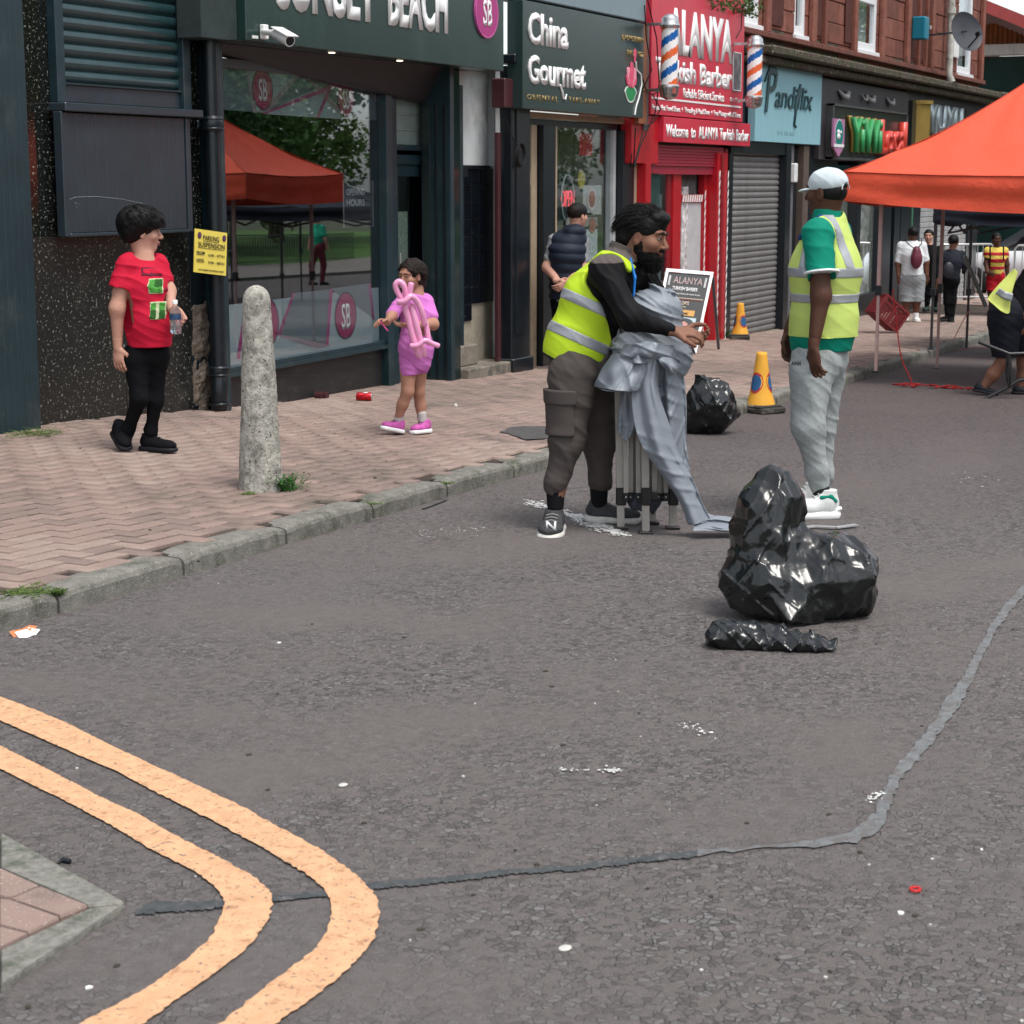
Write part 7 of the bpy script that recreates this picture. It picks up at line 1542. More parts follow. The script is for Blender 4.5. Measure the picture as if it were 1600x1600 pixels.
q = tb.copy().grow(.012); q.box(J(872, 648, -.22), [.075, .14, .105], .01, .008, [nrm([1, 0, .05]), [0, 1, 0], [0, 0, 1]], '&'); a.sd('cargo_pocket', q, tp, .005); q = tb.copy().grow(.019); q.box(J(873, 622, -.22), [.080, .14, .026], .008, .006, None, '&'); a.sd('pocket_flap', q, tp, .005)
for q_ in (an_n, an_f): s = SDF(); s.cone(q_+V3(0, 0, .075), q_+V3(0, 0, -.05), .050, .042); a.sd('sock', s, M('black sock', (.006, .006, .007), .9), .006)
gsh = M('dark grey trainer mesh', (.052, .052, .055), .75, var=.35, vs=40, bump=.5, bs=120)
shoe(a, J(869, 797, -.08)*V3(1, 1, 0)+V3(0, -.0, .005), J(861, 828, -.12)*V3(1, 1, 0)+V3(-.02, -.24, -.012), .135, .085, gsh, white_sole, tongue=M('grey laces', (.28, .27, .26), .8)); 
shoe(a, V3(an_f[0]-.075, an_f[1]+.02, .0), V3(an_f[0]+.215, an_f[1]-.03, -.004), .115, .085, gsh, white_sole, tongue=M('grey laces'))
sn = bpy.data.objects['shoe']; text('N', .045, whitel, sn, (J(853, 800, -.26)[0], J(855, 800, -.26)[1]-.08, .045), ax=(1, -.25, 0), fit=.05, bold=.02, thick=.004)
# ================= man in white cap watching
b = Fig(at_g(1282, 806), 'tall man in white cap, lime vest and light grey joggers seen from behind'); J = b.J; b.shr = .014
ne, pe, ch_ = J(1292, 338, .02), J(1280, 556, 0), J(1288, 420, 0); sh_n, sh_f = J(1277, 366, -.15), J(1306, 366, .17)
el_n, wr_n = J(1283, 462, -.22), J(1271, 543, -.25); el_f, wr_f = J(1258, 460, .22), J(1232, 520, .14)
bf = nrm([-.86, .5, 0]); hc = J(1291, 300, .02); hf = nrm([-.78, .62, -.03]); hu = nrm([-.05, 0, 1])
hd = SDF(); head_sdf(hd, hc, hf, hu, 1.06, ne, .056); hd.cut(ne-V3(0, 0, .08), (0, 0, -1))
hn = SDF(); hn.cone(wr_n+nrm(el_n-wr_n)*.10, wr_n, .0345, .026); hand_sdf(hn, wr_n, nrm([.12, -.05, -1]), nrm([.75, .5, .0]), nrm([-.55, .8, 0]), 1.05, (.35, .42, .5, .55))
hf_ = SDF(); hf_.cone(wr_f+V3(.02, 0, .05), wr_f, .034, .026); hand_sdf(hf_, wr_f, nrm([-.10, .0, -1]), nrm([.6, -.6, 0]), nrm([-.8, -.3, 0]), 1.05, (.5, .5, .55, .6))
co = SDF(); co.cone(ne, ch_, .07, .13); co.cone(ch_, pe, .13, .12); co.chain([sh_n, el_n, wr_n+nrm(el_n-wr_n)*.06], [.062, .050, .0325]); co.chain([sh_f, el_f, wr_f+nrm(el_f-wr_f)*.05], [.062, .050, .034])
body(b, sk_dark, co, [hd, hn, hf_], .008); face_parts(b, hc, hf, hu, 1.06)
r_, f_, u_ = axes(hf, hu); HP = lambda x, y, z: hc+(r_*x+f_*y+u_*z)*1.06
s = SDF(); s.ell(HP(0, -.025, .002), [.080, .086, .070], .02, [r_, f_, u_]); s.cut(HP(0, .045, 0), f_); s.cut(HP(0, 0, -.045), -u_); b.sd('hair', s, hairm, .005)
capm = M('pale grey white cap', (.55, .62, .64), .8, var=.10, vs=14, bump=.4, bs=60, bd=.004)
s = SDF(); s.ell(HP(0, -.012, .045), [.088, .107, .078], .02, [r_, f_, u_]); s.cut(HP(0, -.02, .012), nrm(-u_-f_*.12)); s.cone(HP(0, -.09, .020), HP(0, -.135, .018), .024, .024, .004, op='-', w=u_, f=1.0); s.disp(folds(.003, 50, [1, 0, 1], 4)); cp = b.sd('cap', s, capm, .004)
s = SDF(); s.ell(HP(0, .090, .014), [.070, .058, .010], .01, [r_, nrm(f_-u_*.15), nrm(u_+f_*.15)]); b.sd('brim', s, capm, .004, parent=cp)
s = SDF(); s.ell(HP(0, -.085, .030), [.034, .030, .019], .004, [r_, f_, u_]); b.sd('cap_opening', s, M('black opening', (.008, .007, .007), .8), .004, parent=cp)
mb = MB(); mb.tube([HP(.032*math.cos(t)*1.0, -.112-.006*math.sin(t), .018+.0*t) if False else Vector(HP(.036*math.cos(t), -.106, .010+.030*math.sin(t))) for t in np.linspace(0, math.pi, 10)], .003, 6); mb.build('cap_strap', capm, cp)
grn = M('green polo cotton', (.0, .205, .135), .8, var=.10, vs=8, bump=.3, bs=200, bd=.002)
po = SDF(); po.cone(ne+V3(0, 0, -.02), ch_, .085, .155, .08); po.cone(ch_, J(1284, 520, 0), .165, .175, .08); po.cone(J(1284, 520, 0), J(1283, 543, 0), .172, .165, .05); po.cone(sh_n+V3(.01, .02, 0), sh_f, .088, .088, .06); po.cone(sh_n, el_n+V3(0, 0, .10), .092, .088, .04); po.cone(sh_f, el_f+V3(0, 0, .10), .092, .085, .04)
sl = el_n+V3(0, 0, .115)
def pcut(q): q.cut(J(1283, 547, 0), (0, 0, -1)); return q
pf = folds(.006, 34, [.4, .2, 1], 31); arm_l = nrm(el_n-sh_n)
p1 = pcut(po.copy()); p1.disp(pf); p1.cone(ne+V3(0, 0, 0), ne+V3(0, 0, .12), .060, .07, .01, op='-')
# end the sleeves: remove arm beyond the sleeve hem
p1.cone(sl+arm_l*.10+V3(0, -.03, 0), sl+arm_l*.20+V3(0, -.06, 0), .097, .10, .006, op='-'); b.sd('polo_shirt', p1, grn, .0065)
s = SDF(); s.cone(sl-arm_l*.006, sl+arm_l*.004, .0905, .0905); s.cut(sl-arm_l*.006, -arm_l); s.cut(sl+arm_l*.006, arm_l); b.sd('sleeve_trim', s, white, .004)
s = SDF(); s.cone(ne+V3(0, 0, -.015), ne+V3(0, 0, .035), .078, .070, .01); s.cone(ne+V3(0, 0, -.05), ne+V3(0, 0, .1), .060, .060, .01, op='-'); s.cut(ne+V3(0, 0, .038), (0, 0, 1)); b.sd('collar', s, grn, .005)
s = SDF(); s.chain([J(1283, 338, -.07), J(1266, 352, -.10), J(1250, 372, -.02)], [.012, .013, .012], .01); b.sd('lanyard', s, M('dark blue lanyard', (.01, .05, .18), .6), .005)
vb = SDF(); vb.cone(ne+V3(.01, 0, -.03), J(1290, 420, 0), .105, .185, .08, w=np.cross(bf, [0, 0, 1]), f=.92); vb.cone(J(1290, 420, 0), J(1286, 520, 0), .187, .182, .08); vb.cone(sh_n+V3(.02, .03, 0), sh_f+V3(0, -.02, 0), .098, .098, .06); vb.cone(J(1288, 500, 0), J(1286, 526, 0), .186, .185, .04)
def vcut2(q, bot=525):
    q.cone(sh_n+V3(-.02, -.02, .0), sh_n+V3(-.012, -.10, -.14), .078, .105, .015, op='-'); q.cone(sh_f, sh_f+V3(-.05, .1, -.12), .09, .10, .015, op='-'); q.cone(ne+V3(-.01, 0, -.04), ne+V3(-.04, 0, .12), .082, .09, .01, op='-'); q.cut(J(1285, bot, 0), (0, 0, -1)); return q
vf2 = folds(.005, 18, [.4, .2, 1], 35); v2 = vcut2(vb.copy()); v2.disp(vf2); b.sd('vest', v2, hv2, .0065)
def vband(cutl, g=.003, h=.005, mt=refl, nm='reflective_band'):
    q = vcut2(vb.copy().grow(g)); q.disp(vf2)
    for p, n in cutl: q.cut(p, n)
    return b.sd(nm, q, mt, h)
for y0, y1 in ((417, 432), (457, 471)): vband([(J(1285, y0, 0), (0, 0, 1)), (J(1285, y1, 0), (0, 0, -1))])
vband([(J(1285, 523, 0), (0, 0, 1))], mt=hv2, nm='vest_hem')
q = vcut2(vb.copy().grow(.003)); q.disp(vf2); q.cut(J(1285, 418, 0), (0, 0, -1)); n_ = nrm([1, .35, .30]); c0 = J(1316, 395, -.12); q.cut(c0-n_*.028, -n_); q.cut(c0+n_*.028, n_); q.cut(J(1285, 420, .05), (0, 1, 0)); b.sd('reflective_strap', q, refl, .005)
q = vcut2(vb.copy().grow(.003)); q.disp(vf2); q.cut(J(1285, 418, 0), (0, 0, -1)); n_ = nrm([1, .05, -.25]); c0 = J(1253, 400, -.05); q.cut(c0-n_*.016, -n_); q.cut(c0+n_*.016, n_); b.sd('reflective_strap', q, refl, .005)
jog = M('light grey marl joggers', (.33, .355, .35), .85, var=.13, vs=70, bump=.3, bs=200, bd=.002, dirt=(.27, .31, .32), ds=5, dth=.5, dsoft=.3)
tr = SDF(); tr.cone(J(1277, 560, -.03), J(1288, 560, .04), .165, .155, .08); tr.chain([J(1268, 590, -.07), J(1262, 665, -.09), J(1277, 735, -.06), J(1281, 757, -.05), J(1282, 770, -.05)], [.138, .110, .080, .066, .052], .04); tr.chain([J(1290, 590, .09), J(1283, 665, .12), J(1288, 740, .14), J(1288, 768, .14)], [.130, .100, .072, .052], .04)
tr.disp(folds(.012, 15, [.75, .2, .5], 41)); tr.disp(folds(.006, 36, [.3, .2, .9], 42)); tr.cut(J(1280, 776, -.05), (0, 0, -1)); tr.cut(J(1280, 538, 0), (0, 0, 1)); b.sd('joggers', tr, jog, .0065)
text('MMM', .026, M('dark printed logo', (.06, .07, .07), .6), b.o, J(1237, 571, -.215), ax=(.95, -.12, 0), fit=.045, bold=.02, thick=.004)
s = SDF(); s.cone(J(1283, 765, -.05), J(1284, 792, -.05), .045, .044); b.sd('sock', s, M('dark sock', (.02, .02, .022), .9), .006)
wsh = M('white trainer leather', (.62, .64, .62), .5, var=.10, vs=30, bump=.2, bs=90); hp_, tp_ = J(1312, 806, -.06)*V3(1, 1, 0)+V3(0, 0, .0), J(1248, 806, -.10)*V3(1, 1, 0)+V3(-.05, 0, .0)
so = shoe(b, hp_, tp_, .12, .12, wsh, white, hs=.034)
for pts, m_ in (([(1272, 806-8), (1286, 800-8), (1296, 787-2), (1283, 790)], grn), ([(1284, 778), (1298, 776), (1306, 783), (1294, 792)], grn)):
    s = SDF(); pp = [J(x, y, -.105) for x, y in pts]; s.cone(pp[0], pp[1], .012, .012, .01, w=(0, 1, 0), f=1); s.cone(pp[1], pp[2], .012, .010, .01); b.sd('shoe_panel', s, m_, .004, parent=so)
s = SDF(); s.cone(hp_+V3(-.05, -.03, .04), hp_+V3(-.005, -.03, .055), .018, .012); b.sd('heel_tab', s, white, .004, parent=so)
shoe(b, hp_+V3(-.07, .19, .0), tp_+V3(.0, .21, 0), .12, .12, wsh, white, hs=.038)
# ================= boy
c = Fig(at_p(222, 706), 'boy with thick black hair in red printed t-shirt looking away over his shoulder'); J = c.J; c.shr = .012
ne, pe, ch_ = J(224, 398, .01), J(230, 548, 0), J(226, 450, 0); sh_r, sh_l = J(197, 413, -.06), J(248, 412, .09); el_r, wr_r = J(183, 482, -.10), J(184, 543, -.08); el_l, wr_l = J(264, 455, .05), J(268, 482, -.06)
hc = J(223, 362, .02); hf = nrm([.94, .28, -.06]); hu = nrm([0, 0, 1]); hk = 1.0
hd = SDF(); head_sdf(hd, hc, hf, hu, hk, ne, .052); hd.cut(ne-V3(0, 0, .07), (0, 0, -1))
hn = SDF(); hn.cone(wr_r+V3(0, 0, .05), wr_r, .030, .024); hand_sdf(hn, wr_r, nrm([.05, -.05, -1]), nrm([.4, .9, 0]), nrm([.85, -.5, 0]), .92, (.3, .35, .4, .45))
bp = J(274, 498, -.13)
hl = SDF(); hl.cone(wr_l+nrm(el_l-wr_l)*.05, wr_l, .028, .024); hand_sdf(hl, wr_l+V3(.012, .02, 0), nrm([.55, -.25, -.75]), nrm([-.3, -.95, 0]), nrm([-.75, -.2, .3]), .90, (.7, .75, .8, .85), spread=.16)
co = SDF(); co.cone(ne, ch_, .06, .10); co.cone(ch_, pe, .10, .06); co.chain([sh_r, el_r, wr_r+V3(0, 0, .05)], [.052, .042, .029]); co.chain([sh_l, el_l, wr_l+nrm(el_l-wr_l)*.02], [.044, .038, .028])
body(c, sk_light, co, [hd, hn, hl], .008); face_parts(c, hc, hf, hu, hk, lips=lipp)
r_, f_, u_ = axes(hf, hu); HP = lambda x, y, z: hc+(r_*x+f_*y+u_*z)*hk
s = SDF(); s.ell(HP(0, -.018, .060), [.108, .132, .092], .02, [r_, f_, u_]); s.ell(HP(0, -.060, .005), [.084, .070, .080], .04, [r_, f_, u_]); s.ell(HP(0, .065, .060), [.072, .055, .045], .03, [r_, f_, u_])
s.ell(HP(0, .09, -.045), [.12, .095, .078], .012, [r_, f_, u_], '-'); s.ell(HP(.10, .015, -.045), [.04, .040, .050], .012, [r_, f_, u_], '-'); s.ell(HP(-.10, .015, -.045), [.04, .040, .050], .012, [r_, f_, u_], '-'); s.disp(lambda P: -.007*np.abs(_n3(P, 42, 14))-.003*_n3(P*V3(1, 1, .5), 160, 6)); s.cut(HP(0, 0, -.070), -u_); c.sd('hair', s, hairm, .004); strands(c, HP, (r_, f_, u_), 700, 8, .045, (0, -.018, .060), (.106, .130, .090), -.6, -.2)
redt = M('red cotton t-shirt', (.50, .008, .035), .8, var=.08, vs=7, bump=.3, bs=200, bd=.002)
ts = SDF(); ts.cone(ne+V3(0, 0, -.03), J(226, 450, 0), .075, .135, .07); ts.cone(J(226, 450, 0), J(232, 500, 0), .140, .150, .07); ts.cone(J(232, 500, 0), J(234, 535, 0), .150, .140, .05); ts.cone(sh_r+V3(.02, .01, 0), sh_l+V3(-.02, 0, 0), .070, .070, .05); ts.cone(sh_r, J(187, 450, -.09), .068, .078, .035); ts.cone(sh_l, J(257, 440, .07), .066, .068, .035)
tcut = lambda q: q.cut(J(233, 541, 0), nrm([.0, 0, -1])); t0 = ts.copy(); t1 = ts.copy(); t1.disp(folds(.007, 34, [.25, .2, 1], 51)); tcut(t1)
t1.cone(J(183, 470, -.10), J(183, 500, -.10), .079, .09, .006, op='-'); t1.cone(J(266, 462, .04), J(268, 480, 0), .066, .07, .006, op='-'); t1.ell(ne+V3(.005, -.01, .012), [.066, .066, .040], .008, None, '-'); c.sd('t_shirt', t1, redt, .006)
def shirtprint(x0, y0, x1, y1, mt, g=.004, nm='shirt_print', fd=folds(.007, 34, [.25, .2, 1], 51)):
    q = t0.copy().grow(g); q.disp(fd); A_ = J(x0, y0, -.2); B_ = J(x1, y1, -.2); m_ = (A_+B_)/2; hx, hz = abs(B_[0]-A_[0])/2, abs(B_[2]-A_[2])/2; q.box(m_, [hx+c.shr, .16, hz+c.shr], .002, .001, None, '&'); return c.sd(nm, q, mt, .004)
pgr = M('green print', (.06, .26, .04), .7, var=.5, vs=45); pdk = M('dark print', (.10, .012, .03), .7, var=.3, vs=40); pbk = M('black print', (.015, .02, .012), .7)
shirtprint(216, 421, 250, 432, pdk); shirtprint(219, 423, 230, 428, redt, .006); shirtprint(232, 423, 247, 428, redt, .006); shirtprint(228, 437, 248, 460, M('pale print edge', (.45, .5, .30), .7)); shirtprint(230, 439, 246, 458, pgr, .006); shirtprint(238, 439, 246, 448, M('dark green print', (.02, .09, .015), .7), .0075); shirtprint(251, 432, 258, 455, pdk); shirtprint(231, 474, 253, 500, M('pale print edge')); shirtprint(233, 476, 251, 498, pgr, .006); shirtprint(233, 487, 251, 498, M('dark green print'), .0075); shirtprint(241, 476, 243, 498, M('pale print edge'), .009)
bj = M('black jeans', (.004, .0045, .006), .8, spec=.12, var=.3, vs=10, bump=.3, bs=200, bd=.002)
tr = SDF(); tr.cone(J(219, 553, -.02), J(243, 553, .03), .110, .105, .06); tr.chain([J(213, 568, -.03), J(218, 622, -.06), J(200, 672, .03), J(197, 692, .04)], [.095, .068, .054, .046], .04); tr.chain([J(243, 568, .05), J(243, 625, .03), J(236, 672, .05), J(234, 692, .05)], [.090, .064, .052, .045], .04)
tr.disp(folds(.005, 30, [.5, .1, .8], 55)); tr.cut(J(230, 538, 0), (0, 0, 1)); tr.cut(J(200, 697, .04), (0, 0, -1)); c.sd('jeans', tr, bj, .006)
bsh = M('black knit trainer', (.006, .006, .008), .8, spec=.12, var=.2, vs=40, bump=.4, bs=150)
h1 = J(181, 672, .10); shoe(c, h1+V3(-.01, .02, -.02), J(200, 708, -.02)*V3(1, 1, 0)+V3(.0, -.03, .008), .095, .085, bsh, black_sole, tongue=bsh, hs=.022)
shoe(c, J(217, 703, .05)*V3(1, 1, 0)+V3(0, .03, .0), J(277, 705, .0)*V3(1, 1, 0)+V3(0, -.02, .0), .095, .08, bsh, black_sole, tongue=bsh, hs=.022)
# bottle in his hand (a thing of its own)
bw = c.root+RT*bp[0]+HF*bp[1]+Vector((0, 0, bp[2])); o = empty('water_bottle', bw, "clear plastic water bottle in the boy's left hand", 'bottle')
k_ = 1.0; mb = MB(); mb.lathe([(.020, -.088), (.031, -.084), (.033, -.05), (.031, -.035), (.033, -.02), (.033, .02), (.030, .045), (.016, .070), (.013, .078), (.013, .088)], (0, 0, 0), 24); mb.build('bottle', M('clear pet plastic', (.9, .93, .95), .08, trans=.95, var=.02), o)
mb = MB(); mb.lathe([(.030, -.082), (.031, -.03), (.031, .0)], (0, 0, 0), 20); mb.build('water', M('water', (.75, .82, .86), .03, trans=.9, var=.02), o); mb = MB(); mb.lathe([(.016, .084), (.016, .104), (.014, .106)], (0, 0, 0), 18); mb.build('cap', white, o)
mb = MB(); mb.lathe([(.0338, -.004), (.0338, .026)], (0, 0, 0), 24, cap=False); mb.build('bottle_label', M('blue bottle label', (.02, .05, .12), .5, var=.7, vs=60), o)
# ================= girl
d = Fig(at_p(640, 678), 'girl in bright pink outfit holding a pink balloon figure, walking left'); J = d.J; d.shr = .013
ne, pe, ch_ = J(650, 452, .02), J(648, 556, 0), J(648, 492, 0); sh_r, sh_l = J(629, 469, -.06), J(667, 470, .06); el_r, wr_r = J(612, 494, -.14), J(604, 504, -.24); el_l, wr_l = J(677, 507, -.03), J(640, 508, -.21)
hc = J(641, 431, -.02); hf = nrm([-.55, -.82, -.12]); hu = nrm([.04, 0, 1]); hk = .86
hd = SDF(); head_sdf(hd, hc, hf, hu, hk, ne, .046); hd.cut(ne-V3(0, 0, .06), (0, 0, -1))
hn = SDF(); hn.cone(wr_r+nrm(el_r-wr_r)*.04, wr_r, .024, .020); hand_sdf(hn, wr_r, nrm([-.45, -.45, .1]), nrm([.5, -.3, -.8]), nrm([.1, -.2, .9]), .78, (.6, .65, .7, .7))
hl = SDF(); hl.cone(wr_l+nrm(el_l-wr_l)*.04, wr_l, .024, .020); hand_sdf(hl, wr_l, nrm([-.9, -.25, .05]), nrm([.1, -.2, .9]), nrm([.0, -.8, .3]), .78, (.4, .45, .5, .5))
co = SDF(); co.cone(ne, ch_, .05, .08); co.cone(ch_, pe, .08, .07); co.chain([sh_r, el_r, wr_r+nrm(el_r-wr_r)*.015], [.036, .031, .022]); co.chain([sh_l, el_l, wr_l+nrm(el_l-wr_l)*.015], [.038, .033, .022]); co.chain([J(638, 575, -.02), J(637, 612, -.05), J(629, 632, -.04), J(622, 655, -.02)], [.058, .040, .036, .026], .02); co.chain([J(655, 575, .05), J(654, 612, .05), J(657, 634, .07), J(659, 657, .06)], [.055, .039, .035, .026], .02)
body(d, sk_tan, co, [hd, hn, hl], .007); face_parts(d, hc, hf, hu, hk, lips=lipp)
r_, f_, u_ = axes(hf, hu); HP = lambda x, y, z: hc+(r_*x+f_*y+u_*z)*hk
s = SDF(); s.ell(HP(0, -.022, .036), [.080, .094, .078], .02, [r_, f_, u_]); s.ell(HP(0, .10, -.02), [.066, .084, .090], .010, [r_, f_, u_], '-'); s.ell(HP(.0, -.06, .01), [.085, .075, .085], .02, [r_, f_, u_]); s.cone(HP(.02, -.09, .0), HP(.05, -.12, -.08), .062, .068, .03); s.cone(HP(.05, -.12, -.08), HP(.05, -.11, -.18), .062, .028, .03); s.disp(lambda P: -.007*np.abs(_n3(P, 70, 14))-.003*_n3(P, 150, 16)); s.ell(HP(-.085, .0, -.02), [.03, .035, .04], .01, [r_, f_, u_], '-'); d.sd('hair', s, hairb, .004); strands(d, HP, (r_, f_, u_), 260, 9, .05, (0, -.03, .034), (.080, .098, .080), 1.0, -.6, hairb)
pkt = M('bright orchid pink cotton', (.56, .17, .50), .8, var=.07, vs=7, bump=.3, bs=200, bd=.002)
ts = SDF(); ts.cone(ne+V3(0, 0, -.02), J(648, 490, 0), .060, .095, .05); ts.cone(J(648, 490, 0), J(650, 545, 0), .100, .120, .05); ts.cone(J(650, 545, 0), J(652, 566, 0), .122, .105, .05); ts.cone(sh_r+V3(.02, 0, 0), sh_l+V3(-.02, 0, 0), .055, .055, .05); ts.cone(sh_r, J(614, 490, -.12), .056, .058, .03); ts.cone(sh_l, J(674, 494, .0), .057, .061, .03)
ts.disp(folds(.006, 36, [.3, .2, 1], 61)); ts.cut(J(640, 569, 0), nrm([-.45, 0, -1])); ts.cone(J(608, 502, -.19), J(600, 506, -.26), .050, .05, .006, op='-'); ts.ell(J(668, 512, -.06), [.085, .07, .040], .006, None, '-'); ts.ell(ne+V3(0, -.01, .015), [.056, .058, .035], .006, None, '-'); d.sd('oversized_t_shirt', ts, pkt, .005)
tr = SDF(); tr.cone(J(648, 555, 0), J(650, 560, 0), .105, .10, .05); tr.cone(J(640, 566, -.02), J(640, 582, -.03), .080, .075, .04); tr.cone(J(656, 566, .05), J(655, 580, .05), .076, .072, .04); tr.disp(folds(.005, 40, [.3, .2, 1], 63)); tr.cut(J(640, 585, 0), nrm([.05, 0, -1])); d.sd('shorts', tr, pkt, .005)
for q0_, q1_ in ((J(625, 647, -.02), J(622, 657, -.02)), (J(659, 647, .06), J(660, 658, .06))): s = SDF(); s.cone(q0_, q1_, .031, .030); d.sd('sock', s, M('pale grey sock', (.45, .42, .42), .9), .005)
psh = M('pink trainer mesh', (.50, .10, .35), .7, var=.3, vs=35, bump=.4, bs=120)
shoe(d, J(630, 674, -.0)*V3(1, 1, 0)+V3(0, 0, .0), J(598, 668, -.08)*V3(1, 1, 0)+V3(-.01, -.03, .045), .080, .065, psh, white, tongue=M('dark laces', (.06, .01, .04), .7), hs=.022); shoe(d, J(673, 672, .09)*V3(1, 1, 0)+V3(0, 0, .0), J(642, 676, .0)*V3(1, 1, 0)+V3(0, -.02, .0), .080, .065, psh, white, tongue=M('dark laces'), hs=.022)
W = lambda p: d.root+RT*p[0]+HF*p[1]+Vector((0, 0, p[2]))
bl = empty('balloon_figure', W(J(640, 520, -.28)), 'pale pink twisted modelling balloon figure clutched by the girl', 'balloon'); blm = M('pale pink balloon rubber', (.80, .34, .55), .22, var=.03, spec=.6, sub=.15)
def bal(pts, r_=.021):
    P = [W(J(x, y, dy)) for x, y, dy in pts]; Q = []
    for i in range(len(P)-1):
        p0, p1, p2, p3 = P[max(i-1, 0)], P[i], P[i+1], P[min(i+2, len(P)-1)]
        for t in (0, .2, .4, .6, .8): Q.append(.5*((2*p1)+(-p0+p2)*t+(2*p0-5*p1+4*p2-p3)*t*t+(-p0+3*p1-3*p2+p3)*t**3))
    Q.append(P[-1]); n = len(Q); rr = [r_*min(1, .35+i/1.6, .35+(n-1-i)/1.6) for i in range(n)]; mb = MB(off=bl.location); mb.tube(Q, rr, 12); mb.build('balloon', blm, bl)
bal([(632, 472, -.30), (622, 458, -.31), (618, 446, -.32), (623, 440, -.32), (630, 445, -.32), (634, 458, -.31), (636, 470, -.30)], .019); bal([(638, 470, -.30), (641, 452, -.31), (643, 441, -.31)], .019)
bal([(620, 472, -.33), (632, 471, -.35), (642, 463, -.34), (652, 472, -.31), (660, 490, -.29), (664, 510, -.26)], .020); bal([(632, 474, -.31), (640, 505, -.30), (648, 535, -.29), (657, 560, -.28)], .022); bal([(643, 474, -.29), (650, 505, -.30), (657, 535, -.28), (664, 558, -.27)], .022); bal([(664, 500, -.24), (668, 520, -.24), (670, 540, -.24)], .018)
bal([(640, 540, -.33), (652, 540, -.34), (664, 532, -.33), (676, 537, -.31), (687, 541, -.29)], .017)
ps_ = empty('pink_stick', W(J(600, 508, -.3)), "thin pink stick in the girl's raised hand", 'toy'); mb = MB(off=ps_.location); mb.tube([W(J(592, 500, -.31)), W(J(606, 517, -.32))], .004, 6); mb.build('stick', M('hot pink plastic', (.65, .05, .25), .4), ps_)
